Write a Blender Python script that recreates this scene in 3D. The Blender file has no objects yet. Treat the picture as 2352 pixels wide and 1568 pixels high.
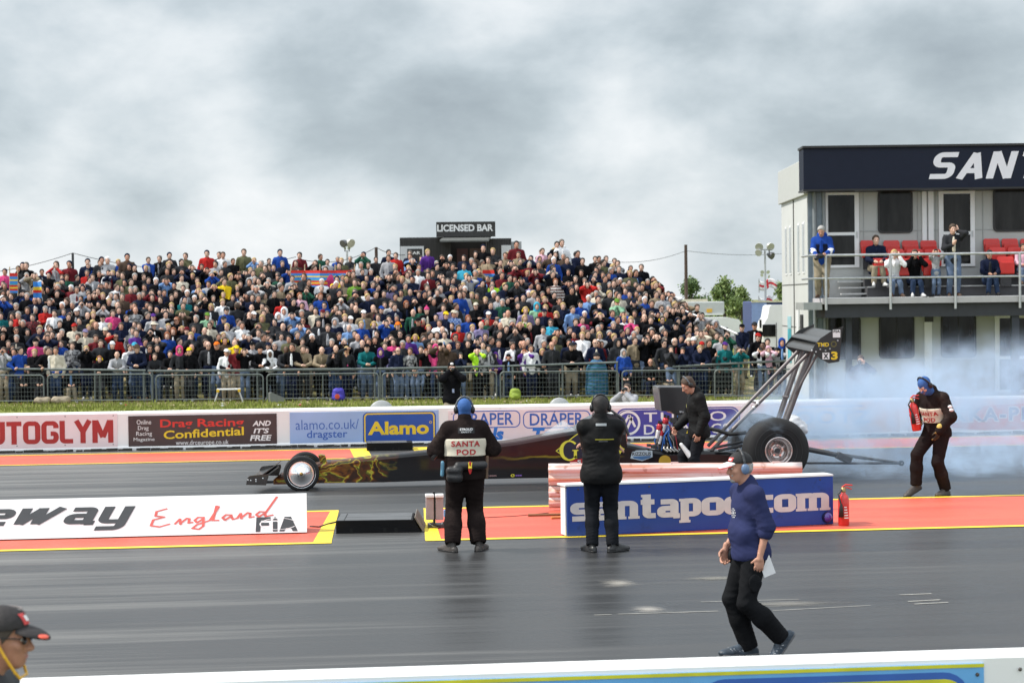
import bpy, bmesh, math, random
import numpy as np
from mathutils import Vector, Matrix, Euler
from mathutils.bvhtree import BVHTree
random.seed(7); np.random.seed(7)
PI=math.pi
SC=bpy.context.scene
COL=SC.collection
# ---------------------------------------------------------------- camera
FPX,CX,CY,CAMH=4500.,1176.,784.,3.0
HOR,ROLL,YAW=690.,.0123,math.radians(5.65)
_th=math.atan((CY-HOR)/FPX)
cf=np.array([math.sin(YAW)*math.cos(_th),math.cos(YAW)*math.cos(_th),-math.sin(_th)])
_r=np.array([math.cos(YAW),-math.sin(YAW),0.]);_u=np.cross(_r,cf)
cr=_r*math.cos(ROLL)-_u*math.sin(ROLL);cu=_u*math.cos(ROLL)+_r*math.sin(ROLL)
CAM=np.array([0,0,CAMH])
camd=bpy.data.cameras.new('camera');cam=bpy.data.objects.new('camera',camd);COL.objects.link(cam)
cam.matrix_world=Matrix(((cr[0],cu[0],-cf[0],0),(cr[1],cu[1],-cf[1],0),(cr[2],cu[2],-cf[2],CAMH),(0,0,0,1)))
camd.sensor_fit='HORIZONTAL';camd.sensor_width=36;camd.lens=36*FPX/2352;camd.clip_start=.2;camd.clip_end=5000
SC.camera=cam
camd.dof.use_dof=True;camd.dof.focus_distance=25;camd.dof.aperture_fstop=5.0
def ray(px,py): return cf+cr*(px-CX)/FPX-cu*(py-CY)/FPX
def G(px,py,z=0.):
    d=ray(px,py);return Vector(CAM+d*(z-CAMH)/d[2])
def P(px,py,Y):
    d=ray(px,py);return Vector(CAM+d*Y/d[1])
def proj(p):
    q=np.array(p)-CAM;z=q@cf
    return CX+FPX*(q@cr)/z, CY-FPX*(q@cu)/z, FPX/z
# ---------------------------------------------------------------- sky, sun, exposure
SUN_EL=math.radians(50)
sun_dir=Vector((-1.0,.10,0)).normalized()*math.cos(SUN_EL)+Vector((0,0,math.sin(SUN_EL)))   # towards the sun
W=bpy.data.worlds.new('World');SC.world=W;W.use_nodes=True
nt=W.node_tree;nt.nodes.clear()
def N(t,**k):
    n=nt.nodes.new(t)
    for a,b in k.items(): setattr(n,a,b)
    return n
L=lambda a,b:nt.links.new(a,b)
out=N('ShaderNodeOutputWorld');bg=N('ShaderNodeBackground');bg.inputs['Strength'].default_value=.1
sky=N('ShaderNodeTexSky',sky_type='NISHITA');sky.sun_disc=False;sky.sun_elevation=SUN_EL
sky.sun_rotation=math.atan2(sun_dir.x,sun_dir.y)
tc=N('ShaderNodeTexCoord');sep=N('ShaderNodeSeparateXYZ');L(tc.outputs['Generated'],sep.inputs[0])
def noise(scale,detail,rough,dist,off,sc):
    mp=N('ShaderNodeMapping');mp.inputs['Location'].default_value=off;mp.inputs['Scale'].default_value=sc
    L(tc.outputs['Generated'],mp.inputs[0])
    n=N('ShaderNodeTexNoise');n.inputs['Scale'].default_value=scale;n.inputs['Detail'].default_value=detail
    n.inputs['Roughness'].default_value=rough;n.inputs['Distortion'].default_value=dist;L(mp.outputs[0],n.inputs['Vector']);return n
n1=noise(9.,10,.55,.12,(3.1,1.7,.4),(1,1,1.7));n2=noise(4.5,5,.5,.15,(9.4,4.2,1.3),(1,1,2.2))
mx=N('ShaderNodeMix',data_type='FLOAT');mx.inputs['Factor'].default_value=.32
L(n1.outputs['Fac'],mx.inputs['A']);L(n2.outputs['Fac'],mx.inputs['B'])
# cloud banks and breaks of this day's sky, each a soft region of the dome; paler towards the horizon
zr=N('ShaderNodeMapRange');L(sep.outputs['Z'],zr.inputs['Value']);zr.inputs['From Min'].default_value=.0;zr.inputs['From Max'].default_value=.10
zr.inputs['To Min'].default_value=.095;zr.inputs['To Max'].default_value=.02
tot=zr.outputs[0]
for px,py,rad,amp in ((1480,360,3.6,.10),(1150,60,2.6,.03),(560,560,3.0,.02),(230,300,1.6,.04),(130,120,5.0,-.07),(860,190,4.2,-.09),(330,390,2.6,-.10),(1020,330,2.6,-.06),(2080,190,5.,-.10),(1650,140,3.5,-.08),(1680,610,2.4,-.07),(2250,20,4.,-.04)):
    d=ray(px,py);d=d/np.linalg.norm(d)
    dt=N('ShaderNodeVectorMath',operation='DOT_PRODUCT');L(tc.outputs['Generated'],dt.inputs[0]);dt.inputs[1].default_value=tuple(d)
    mr=N('ShaderNodeMapRange',interpolation_type='SMOOTHSTEP');L(dt.outputs['Value'],mr.inputs['Value']);mr.inputs['From Min'].default_value=math.cos(math.radians(rad));mr.inputs['From Max'].default_value=1.;mr.inputs['To Max'].default_value=amp
    a_=N('ShaderNodeMath',operation='ADD');L(tot,a_.inputs[0]);L(mr.outputs[0],a_.inputs[1]);tot=a_.outputs[0]
ad=N('ShaderNodeMath',operation='ADD');L(mx.outputs[0],ad.inputs[0]);L(tot,ad.inputs[1])
rp=N('ShaderNodeValToRGB');L(ad.outputs[0],rp.inputs[0])
e=rp.color_ramp.elements
e[0].position=.27;e[0].color=(2.75,3.2,3.55,1)
e[1].position=.67;e[1].color=(7.3,7.5,7.65,1)
for p_,c_ in ((.40,(3.7,4.25,4.6,1)),(.48,(4.7,5.25,5.6,1)),(.57,(6.0,6.4,6.65,1))):
    q=rp.color_ramp.elements.new(p_);q.color=c_
cov=N('ShaderNodeMix',data_type='RGBA');cov.inputs['Factor'].default_value=.93
L(sky.outputs[0],cov.inputs['A']);L(rp.outputs[0],cov.inputs['B'])
zb=N('ShaderNodeMapRange',interpolation_type='SMOOTHSTEP');L(sep.outputs['Z'],zb.inputs['Value']);zb.inputs['From Min'].default_value=.22;zb.inputs['From Max'].default_value=.6;zb.inputs['To Min'].default_value=0;zb.inputs['To Max'].default_value=.6
yb=N('ShaderNodeMapRange',interpolation_type='SMOOTHSTEP');L(sep.outputs['Y'],yb.inputs['Value']);yb.inputs['From Min'].default_value=.3;yb.inputs['From Max'].default_value=-.6;yb.inputs['To Min'].default_value=0;yb.inputs['To Max'].default_value=.5
sb=N('ShaderNodeMath',operation='ADD');L(zb.outputs[0],sb.inputs[0]);L(yb.outputs[0],sb.inputs[1])
sb2=N('ShaderNodeMath',operation='ADD');L(sb.outputs[0],sb2.inputs[0]);sb2.inputs[1].default_value=1.0
vm=N('ShaderNodeVectorMath',operation='SCALE');L(cov.outputs['Result'],vm.inputs[0]);L(sb2.outputs[0],vm.inputs['Scale'])
L(vm.outputs[0],bg.inputs['Color']);L(bg.outputs[0],out.inputs['Surface'])
sd=bpy.data.lights.new('sun','SUN');sd.energy=3.4;sd.angle=math.radians(1.0);sd.color=(1,.95,.87)
so=bpy.data.objects.new('sun',sd);COL.objects.link(so);so.rotation_euler=sun_dir.to_track_quat('Z','Y').to_euler();so.location=(-30,0,40)
vs=SC.view_settings;SC.display_settings.display_device='sRGB';vs.view_transform='Standard';vs.look='None';vs.gamma=1;vs.use_curve_mapping=False
vs.exposure=.42
SC.cycles.max_bounces=8;SC.cycles.volume_bounces=1;SC.cycles.transparent_max_bounces=12
SC.cycles.volume_step_rate=1.5;SC.cycles.use_denoising=True
# ---------------------------------------------------------------- helpers
def tag(o,label=None,cat=None,group=None,kind=None):
    for k,v in (('label',label),('category',cat),('group',group),('kind',kind)):
        if v: o[k]=v
    return o
def empty(name,loc=(0,0,0),rz=0.,label=None,cat=None,group=None):
    o=bpy.data.objects.new(name,None);COL.objects.link(o);o.location=loc;o.rotation_euler=(0,0,rz);o.empty_display_size=.2
    bpy.context.view_layer.update() if False else None
    return tag(o,label,cat,group)
def mkmesh(name,V,F,mats,idx=None,smooth=False,autosmooth=None):
    me=bpy.data.meshes.new(name)
    me.from_pydata([tuple(v) for v in V],[],[tuple(int(i) for i in f) for f in F])
    for m in (mats if isinstance(mats,(list,tuple)) else [mats]): me.materials.append(m)
    if idx is not None: me.polygons.foreach_set('material_index',np.asarray(idx,dtype=np.int32))
    if smooth: me.polygons.foreach_set('use_smooth',np.ones(len(me.polygons),dtype=bool))
    me.update();me.validate()
    return me
def link(name,me,parent=None,M=None):
    o=bpy.data.objects.new(name,me);COL.objects.link(o)
    if parent is not None: o.parent=parent
    if M is not None: o.matrix_local=M
    return o
def wmat(o):   # world matrix of an (unparented) root
    return Matrix.LocRotScale(o.location,o.rotation_euler,o.scale)
class MB:
    """collects shapes in world (or root-local) space into one mesh"""
    def __init__(s): s.V=[];s.F=[];s.I=[];s.S=[];s.mi=0;s.sm=False
    def add(s,V,F,smooth=None):
        b=len(s.V);s.V+= [tuple(v) for v in V]
        for f in F: s.F.append([b+i for i in f]);s.I.append(s.mi);s.S.append(s.sm if smooth is None else smooth)
        return s
    def box(s,c,d,rz=0,R=None,bev=0.):
        x,y,z=[q/2 for q in d]
        if bev>0:
            bm=bmesh.new();bmesh.ops.create_cube(bm,size=1);bmesh.ops.scale(bm,vec=d,verts=bm.verts)
            bmesh.ops.bevel(bm,geom=bm.edges[:],offset=min(bev,.45*min(d)),segments=2,profile=.6,affect='EDGES')
            bm.verts.index_update();V=[v.co.copy() for v in bm.verts];F=[[v.index for v in f.verts] for f in bm.faces];bm.free()
        else:
            V=[Vector((a*x,b*y,e*z)) for a in(-1,1) for b in(-1,1) for e in(-1,1)]
            F=[(0,1,3,2),(4,6,7,5),(0,4,5,1),(2,3,7,6),(0,2,6,4),(1,5,7,3)]
        R=R or Matrix.Rotation(rz,3,'Z');c=Vector(c)
        return s.add([R@v+c for v in V],F)
    def prism(s,pts,a,b):
        """pts: list of 3D points of a planar polygon; extruded by vector from offset a to b (Vectors)"""
        n=len(pts);a=Vector(a);b=Vector(b)
        V=[Vector(p)+a for p in pts]+[Vector(p)+b for p in pts]
        F=[list(range(n))[::-1],[n+i for i in range(n)]]+[(i,(i+1)%n,n+(i+1)%n,n+i) for i in range(n)]
        return s.add(V,F)
    def quad(s,*p): return s.add(p,[list(range(len(p)))])
    def tube(s,path,r,n=10,cap=True,smooth=True):
        path=[Vector(p) for p in path];rr=r if isinstance(r,(list,tuple)) else [r]*len(path)
        V=[];F=[];prev=None
        for i,p in enumerate(path):
            t=(path[min(i+1,len(path)-1)]-path[max(i-1,0)]).normalized()
            if prev is None: u=t.orthogonal().normalized()
            else: u=(prev-t*prev.dot(t)).normalized()
            prev=u;w=t.cross(u)
            for k in range(n):
                q=2*PI*k/n;V.append(p+(u*math.cos(q)+w*math.sin(q))*rr[i])
        for i in range(len(path)-1):
            for k in range(n): F.append((i*n+k,i*n+(k+1)%n,(i+1)*n+(k+1)%n,(i+1)*n+k))
        s.add(V,F,smooth)
        if cap: s.add(V[:n],[list(range(n))[::-1]],False);s.add(V[-n:],[list(range(n))],False)
        return s
    def lathe(s,prof,c,axis='Z',n=32,smooth=True,R=None,cap=True):
        """prof: (radius, height) along axis from centre c"""
        c=Vector(c);V=[];F=[]
        for (r,h) in prof:
            for k in range(n):
                q=2*PI*k/n;a,b=r*math.cos(q),r*math.sin(q)
                v=Vector((a,b,h)) if axis=='Z' else (Vector((a,h,b)) if axis=='Y' else Vector((h,a,b)))
                if R: v=R@v
                V.append(c+v)
        m=len(prof)
        for i in range(m-1):
            for k in range(n):
                f=(i*n+k,i*n+(k+1)%n,(i+1)*n+(k+1)%n,(i+1)*n+k)
                F.append(f[::-1] if axis=='Y' else f)
        s.add(V,F,smooth)
        for i,rev in ((0,True),(m-1,False)) if cap else ():
            if prof[i][0]>1e-5:
                f=list(range(i*n,i*n+n));s.add([V[j] for j in f],[list(range(n))[::-1] if rev else list(range(n))],False)
        return s
    def build(s,name,mats,parent=None,inv=None,label=None):
        V=[inv@Vector(v) for v in s.V] if inv is not None else s.V
        me=mkmesh(name,V,s.F,mats,s.I);me.polygons.foreach_set('use_smooth',np.array(s.S,dtype=bool));me.update()
        o=link(name,me,parent)
        if label:o['label']=label
        return o
# ---------------------------------------------------------------- materials
MATS={}
def mat(name,col,rough=.6,metal=0.,var=.12,scale=6.,bump=0.,bscale=40.,spec=.5,coat=0.,trans=0.,alpha=1.,dirt=None,stretch=None):
    if name in MATS: return MATS[name]
    m=bpy.data.materials.new(name);m.use_nodes=True;t=m.node_tree;b=t.nodes['Principled BSDF']
    b.inputs['Roughness'].default_value=rough;b.inputs['Metallic'].default_value=metal
    b.inputs['Specular IOR Level'].default_value=spec;b.inputs['Coat Weight'].default_value=coat
    b.inputs['Transmission Weight'].default_value=trans;b.inputs['Alpha'].default_value=alpha
    col=tuple(col)[:3]
    b.inputs['Base Color'].default_value=(*col,1)
    tcn=t.nodes.new('ShaderNodeTexCoord');src=tcn.outputs['Object']
    if stretch:
        mp=t.nodes.new('ShaderNodeMapping');mp.inputs['Scale'].default_value=stretch;t.links.new(src,mp.inputs[0]);src=mp.outputs[0]
    if var>0:
        n=t.nodes.new('ShaderNodeTexNoise');n.inputs['Scale'].default_value=scale;n.inputs['Detail'].default_value=5;t.links.new(src,n.inputs['Vector'])
        r=t.nodes.new('ShaderNodeValToRGB');r.color_ramp.elements[0].position=.3;r.color_ramp.elements[1].position=.7
        r.color_ramp.elements[0].color=(*[max(0,c*(1-var)) for c in col],1);r.color_ramp.elements[1].color=(*[min(1,c*(1+var)) for c in col],1)
        t.links.new(n.outputs['Fac'],r.inputs[0]);o=r.outputs[0]
        if dirt:
            n2=t.nodes.new('ShaderNodeTexNoise');n2.inputs['Scale'].default_value=dirt[1];n2.inputs['Detail'].default_value=8;n2.inputs['Roughness'].default_value=.7
            t.links.new(src,n2.inputs['Vector'])
            r2=t.nodes.new('ShaderNodeValToRGB');r2.color_ramp.elements[0].position=dirt[2];r2.color_ramp.elements[1].position=dirt[2]+.12;r2.color_ramp.elements[0].color=(0,0,0,1);r2.color_ramp.elements[1].color=(dirt[3],)*3+(1,)
            t.links.new(n2.outputs['Fac'],r2.inputs[0])
            mxn=t.nodes.new('ShaderNodeMix');mxn.data_type='RGBA';t.links.new(r2.outputs[0],mxn.inputs['Factor']);t.links.new(o,mxn.inputs['A']);mxn.inputs['B'].default_value=(*dirt[0],1);o=mxn.outputs['Result']
        t.links.new(o,b.inputs['Base Color'])
    if bump>0:
        n=t.nodes.new('ShaderNodeTexNoise');n.inputs['Scale'].default_value=bscale;n.inputs['Detail'].default_value=4;t.links.new(src,n.inputs['Vector'])
        bp=t.nodes.new('ShaderNodeBump');bp.inputs['Strength'].default_value=bump;bp.inputs['Distance'].default_value=.02
        t.links.new(n.outputs['Fac'],bp.inputs['Height']);t.links.new(bp.outputs[0],b.inputs['Normal'])
    MATS[name]=m;return m
WHITE=mat('white_paint',(.78,.78,.78),.5,var=.04,scale=2,dirt=((.45,.42,.40),3,.62,.5))
PANELW=mat('bounce_tinted_white_panel',(.74,.62,.64),.45,var=.06,scale=1.5,dirt=((.4,.3,.3),2.5,.62,.4))  # white boards; pink light off the red strips is put into the colour
BLACK=mat('black_paint',(.012,.012,.013),.45,var=.2,scale=3)
DARK=mat('dark_grey_metal',(.05,.05,.055),.5,.3)
STEEL=mat('galvanised_steel',(.45,.46,.47),.4,.6,var=.15,scale=10)
CHROME=mat('polished_alloy',(.8,.8,.82),.12,1.,var=.05)
TYRE=mat('tyre_rubber',(.010,.010,.011),.8,var=.25,scale=4,bump=.15,bscale=30)
GLASS=mat('dark_window_glass',(.012,.012,.012),.10,var=.9,scale=1.6,spec=.2,stretch=(2.2,1,.5))  # patchy reflections painted as random streaks in the glass colour
# ---------------------------------------------------------------- lettering
def text_mesh(s,bold=0.,shear=0.,spacing=1.,res=3,ext=0.,linespace=1.):
    cu_=bpy.data.curves.new('lettering','FONT');cu_.body=s;cu_.offset=bold;cu_.shear=shear;cu_.space_character=spacing;cu_.resolution_u=res;cu_.extrude=ext;cu_.space_line=linespace;cu_.align_x='CENTER'
    o=bpy.data.objects.new('lettering',cu_);COL.objects.link(o)
    dg=bpy.context.evaluated_depsgraph_get();me=bpy.data.meshes.new_from_object(o.evaluated_get(dg))
    V=np.array([v.co[:] for v in me.vertices]);F=[list(p.vertices) for p in me.polygons]
    bpy.data.objects.remove(o);bpy.data.curves.remove(cu_);bpy.data.meshes.remove(me)
    return V,F
def slab_text(s,w=.2,shear=0.,serif=True,gap=.16):
    """own wide slab letters as overlapping strokes (each 0.4 mm proud of the one before)"""
    GL={
     's':(.62,[[(.62,.66),(.16,.66),(.1,.6),(.1,.44),(.16,.38),(.5,.38),(.56,.32),(.56,.16),(.5,.1),(.02,.1)]]),
     'a':(.66,[[(.08,.66),(.48,.66),(.54,.6),(.54,0)],[(.54,.38),(.16,.38),(.1,.32),(.1,.16),(.16,.1),(.54,.1)],[(.5,.05),(.72,.05)]]),
     'n':(.74,[[(.16,.75),(.16,0)],[(.16,.66),(.52,.66),(.6,.58),(.6,0)]]),
     't':(.5,[[(.2,1.0),(.2,.16),(.26,.1),(.5,.1)],[(0,.68),(.46,.68)]]),
     'p':(.68,[[(.14,.76),(.14,-.26)],[(.14,.66),(.48,.66),(.56,.58),(.56,.18),(.48,.1),(.14,.1)]]),
     'o':(.66,[[(.18,.66),(.5,.66),(.58,.58),(.58,.18),(.5,.1),(.16,.1),(.08,.18),(.08,.58),(.18,.66)]]),
     'd':(.68,[[(.54,1.04),(.54,0)],[(.54,.66),(.18,.66),(.1,.58),(.1,.18),(.18,.1),(.54,.1)]]),
     'c':(.6,[[(.6,.66),(.18,.66),(.1,.58),(.1,.18),(.18,.1),(.6,.1)]]),
     'm':(1.1,[[(.14,.76),(.14,0)],[(.14,.66),(.48,.66),(.55,.6),(.55,0)],[(.55,.66),(.9,.66),(.98,.58),(.98,0)]]),
     '.':(.2,[[(.1,.0),(.1,.18)]]),
     'e':(.66,[[(.1,.4),(.58,.4),(.58,.58),(.5,.66),(.18,.66),(.1,.58),(.1,.18),(.18,.1),(.58,.1)]]),
     'w':(1.0,[[(.12,.76),(.12,.05)],[(.12,.06),(.5,.72)],[(.5,.76),(.5,.05)],[(.5,.06),(.94,.76)]]),
     'y':(.7,[[(.1,.76),(.1,.18),(.18,.1),(.56,.1)],[(.56,.76),(.56,-.1),(.48,-.2),(.02,-.2)]]),
     'S':(.74,[[(.74,.9),(.2,.9),(.1,.8),(.1,.62),(.2,.52),(.56,.52),(.64,.44),(.64,.2),(.54,.1),(0,.1)]]),
     'A':(.8,[[(.08,0),(.42,.95)],[(.42,.95),(.72,0)],[(.2,.3),(.66,.3)]]),
     'N':(.8,[[(.1,0),(.1,1)],[(.12,.98),(.66,.02)],[(.68,0),(.68,1)]]),
     'T':(.72,[[(0,.9),(.72,.9)],[(.36,.9),(.36,0)]]),
     'P':(.72,[[(.1,0),(.1,1)],[(.1,.9),(.56,.9),(.64,.8),(.64,.55),(.56,.45),(.1,.45)]]),
     'O':(.78,[[(.2,.9),(.58,.9),(.68,.8),(.68,.2),(.58,.1),(.2,.1),(.1,.2),(.1,.8),(.2,.9)]]),
     'D':(.76,[[(.1,.9),(.54,.9),(.66,.78),(.66,.22),(.54,.1),(.1,.1)],[(.1,1),(.1,0)]]),
     'U':(.78,[[(.1,1),(.1,.2),(.2,.1),(.58,.1),(.68,.2),(.68,1)]]),
     'G':(.78,[[(.68,.68),(.68,.8),(.58,.9),(.2,.9),(.1,.8),(.1,.2),(.2,.1),(.58,.1),(.68,.2),(.68,.44),(.42,.44)]]),
     'L':(.62,[[(.1,1),(.1,.1),(.62,.1)]]),
     'Y':(.76,[[(.06,1),(.38,.5)],[(.70,1),(.38,.5)],[(.38,.55),(.38,0)]]),
     'M':(.98,[[(.1,0),(.1,1)],[(.14,.97),(.48,.25)],[(.82,.97),(.48,.25)],[(.86,0),(.86,1)]]),
     ' ':(.4,[])}
    V=[];F=[];x0=0.;lay=0
    def strip(pl,rad=.13,nseg=4):
        """one stroke of even weight with rounded, mitred corners"""
        nonlocal lay
        P_=[np.array(p,float) for p in pl];closed=np.allclose(P_[0],P_[-1])
        if closed:P_=P_[:-1]
        n=len(P_);Q=[]
        for i in range(n):
            if not closed and i in(0,n-1): Q.append(P_[i]);continue
            a,b,c=P_[i-1],P_[i],P_[(i+1)%n];u=(a-b);v=(c-b);lu,lv=np.linalg.norm(u),np.linalg.norm(v);r_=min(rad,lu*.48,lv*.48)
            p0,p1=b+u/lu*r_,b+v/lv*r_
            for k in range(nseg+1):
                t=k/nseg;Q.append((1-t)**2*p0+2*t*(1-t)*b+t*t*p1)
        m=len(Q);z=lay*.0004;lay=(lay+1)%7;i0=len(V)
        for i in range(m):
            a=Q[i-1] if (closed or i>0) else None;c=Q[(i+1)%m] if (closed or i<m-1) else None;b=Q[i]
            t=np.zeros(2)
            if a is not None:t+=(b-a)/(np.linalg.norm(b-a)+1e-9)
            if c is not None:t+=(c-b)/(np.linalg.norm(c-b)+1e-9)
            t/=np.linalg.norm(t)+1e-9;nn=np.array([-t[1]*1.12,t[0]*.86])*w/2
            for p in (b-nn,b+nn): V.append((p[0]+x0+shear*p[1],p[1],z))
        for i in range(m if closed else m-1):
            j=(i+1)%m;F.append([i0+2*i,i0+2*j,i0+2*j+1,i0+2*i+1])
    def bar(xa,xb,y,h):
        nonlocal lay
        z=lay*.0004;lay=(lay+1)%7;i=len(V)
        for p in ((xa,y-h/2),(xb,y-h/2),(xb,y+h/2),(xa,y+h/2)): V.append((p[0]+x0+shear*p[1],p[1],z))
        F.append([i,i+1,i+2,i+3])
    for ch in s:
        wd,st=GL[ch]
        for pl in st:
            strip(pl)
            if serif and ch not in 'soec.':
                for q,o in ((pl[0],pl[1]),(pl[-1],pl[-2])):
                    if abs(q[0]-o[0])<.03 and abs(q[1]-o[1])>.3:
                        up=q[1]>o[1];yy=q[1]-(.055 if up else -.055);bar(q[0]-(.19 if (not up or q[0]<.3) else .13),q[0]+(.19 if not up else .0),yy,.11)
        x0+=wd+gap
    return np.array(V),F
def put_text(name,VF,c0,c1,nrm,mat_,parent=None,inv=None,pr=.004):
    """fit lettering into the upright rectangle with world corners c0 (bottom left) and c1 (top right); nrm = outward normal"""
    V,F=VF;lo=V.min(0);hi=V.max(0)
    c0=Vector(c0);c1=Vector(c1);n=Vector(nrm).normalized()
    up=(c1-c0)-Vector((c1.x-c0.x,c1.y-c0.y,0)) if abs(n.z)<.05 else None
    hx=Vector((0,0,1)).cross(n).normalized()
    hx=hx if hx.dot(c1-c0)>0 else -hx
    upv=n.cross(hx);upv=upv if upv.z>0 else -upv
    w=(c1-c0).dot(hx);h=(c1-c0).dot(upv)
    out=[]
    for v in V:
        out.append(c0+hx*((v[0]-lo[0])/(hi[0]-lo[0])*w)+upv*((v[1]-lo[1])/(hi[1]-lo[1])*h)+n*(pr+v[2]))
    # make the faces look along the normal
    if F:
        f=F[0];a=(out[f[1]]-out[f[0]]).cross(out[f[2]]-out[f[0]])
        if a.dot(n)<0: F=[g[::-1] for g in F]
    if inv is not None: out=[inv@q for q in out]
    return link(name,mkmesh(name,out,F,mat_),parent)
def rrect(x0,z0,x1,z1,r,n=6):
    p=[]
    for (cx,cz,a0) in ((x1-r,z1-r,0),(x0+r,z1-r,90),(x0+r,z0+r,180),(x1-r,z0+r,270)):
        for k in range(n+1):
            a=math.radians(a0+90*k/n);p.append((cx+r*math.cos(a),cz+r*math.sin(a)))
    return p
# ---------------------------------------------------------------- bodies: smooth distance fields turned into meshes
def _smin(a,b,k):
    h=np.clip(.5+.5*(b-a)/k,0,1);return b*(1-h)+a*h-k*h*(1-h)
class Sdf:
    def __init__(s): s.p=[];s.sub=[];s.cut=[];s.fold=0.;s.wr=[]
    def cap(s,a,b,ra,rb=None,k=.02): s.p.append(('c',np.array(a,float),np.array(b,float),ra,ra if rb is None else rb,k));return s
    def ell(s,c,r,R=None,k=.02): s.p.append(('e',np.array(c,float),np.array(r,float),None if R is None else np.array(R),0,k));return s
    def dig(s,c,r,R=None,k=.01): s.sub.append(('e',np.array(c,float),np.array(r,float),None if R is None else np.array(R),0,k));return s
    def plane(s,p,n): n=np.array(n,float);s.cut.append((np.array(p,float),n/np.linalg.norm(n)));return s
    @staticmethod
    def _d(q,X,Y,Z):
        if q[0]=='c':
            a,b,ra,rb=q[1:5];d=b-a;l2=max(d@d,1e-9)
            t=np.clip(((X-a[0])*d[0]+(Y-a[1])*d[1]+(Z-a[2])*d[2])/l2,0,1)
            return np.sqrt((X-a[0]-t*d[0])**2+(Y-a[1]-t*d[1])**2+(Z-a[2]-t*d[2])**2)-(ra+(rb-ra)*t)
        c,r,R=q[1:4];x,y,z=X-c[0],Y-c[1],Z-c[2]
        if R is not None: x,y,z=[R[0][i]*x+R[1][i]*y+R[2][i]*z for i in range(3)]
        k0=np.sqrt((x/r[0])**2+(y/r[1])**2+(z/r[2])**2);k1=np.sqrt((x/r[0]**2)**2+(y/r[1]**2)**2+(z/r[2]**2)**2)+1e-9
        return k0*(k0-1)/k1
    @staticmethod
    def _bb(q):
        if q[0]=='c': m=max(q[3],q[4]);return np.minimum(q[1],q[2])-m,np.maximum(q[1],q[2])+m
        m=q[2] if q[3] is None else np.full(3,q[2].max());return q[1]-m,q[1]+m
    def mesh(s,h):
        lo=np.min([s._bb(q)[0] for q in s.p],0)-2.5*h;hi=np.max([s._bb(q)[1] for q in s.p],0)+2.5*h
        n=np.ceil((hi-lo)/h).astype(int)+1
        ax=[lo[i]+h*np.arange(n[i]) for i in range(3)]
        Fd=np.full(n,1.,np.float32)
        for q in s.p:
            a,b=s._bb(q);m=q[5]+2*h
            i0=np.maximum(((a-m-lo)/h).astype(int),0);i1=np.minimum(((b+m-lo)/h).astype(int)+2,n)
            sl=tuple(slice(i0[i],i1[i]) for i in range(3))
            d=s._d(q,ax[0][sl[0]][:,None,None],ax[1][sl[1]][None,:,None],ax[2][sl[2]][None,None,:])
            Fd[sl]=_smin(Fd[sl],d,q[5])
        X,Y,Z=ax[0][:,None,None],ax[1][None,:,None],ax[2][None,None,:]
        if s.fold:
            Fd=Fd+s.fold*(np.sin(38*Z+17*X+9*Y+1.3*np.sin(11*X+7*Z))*.55+np.sin(61*Z-33*X+25*Y+2.)*.3+np.sin(23*X+29*Y-14*Z)*.4)
        for p,dr,am,rad,wl in s.wr:
            a=p-2*rad;b=p+2*rad;i0=np.maximum(((a-lo)/h).astype(int),0);i1=np.minimum(((b-lo)/h).astype(int)+2,n)
            if (i1<=i0).any(): continue
            sl=tuple(slice(i0[i],i1[i]) for i in range(3));x,y,z=ax[0][sl[0]][:,None,None]-p[0],ax[1][sl[1]][None,:,None]-p[1],ax[2][sl[2]][None,None,:]-p[2]
            ph=(x*dr[0]+y*dr[1]+z*dr[2])/wl*PI+1.1*np.sin(9*x+13*y+3*p[0])+.9*np.sin(14*x-11*y+8*z)
            Fd[sl]+=am*(np.abs(np.sin(ph))**.7-.6)*np.clip(.45+.75*np.sin(19*x+7*z+5*p[2])*np.sin(15*y-11*z+3*p[0])+.2*np.sin(40*x+31*y),0,1)*np.exp(-(x*x+y*y+z*z)/(rad*rad))
        for q in s.sub: Fd=np.maximum(Fd,-s._d(q,X,Y,Z))
        for p,nn in s.cut: Fd=np.maximum(Fd,(X-p[0])*nn[0]+(Y-p[1])*nn[1]+(Z-p[2])*nn[2])
        return surfnet(Fd,lo,h)
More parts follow.
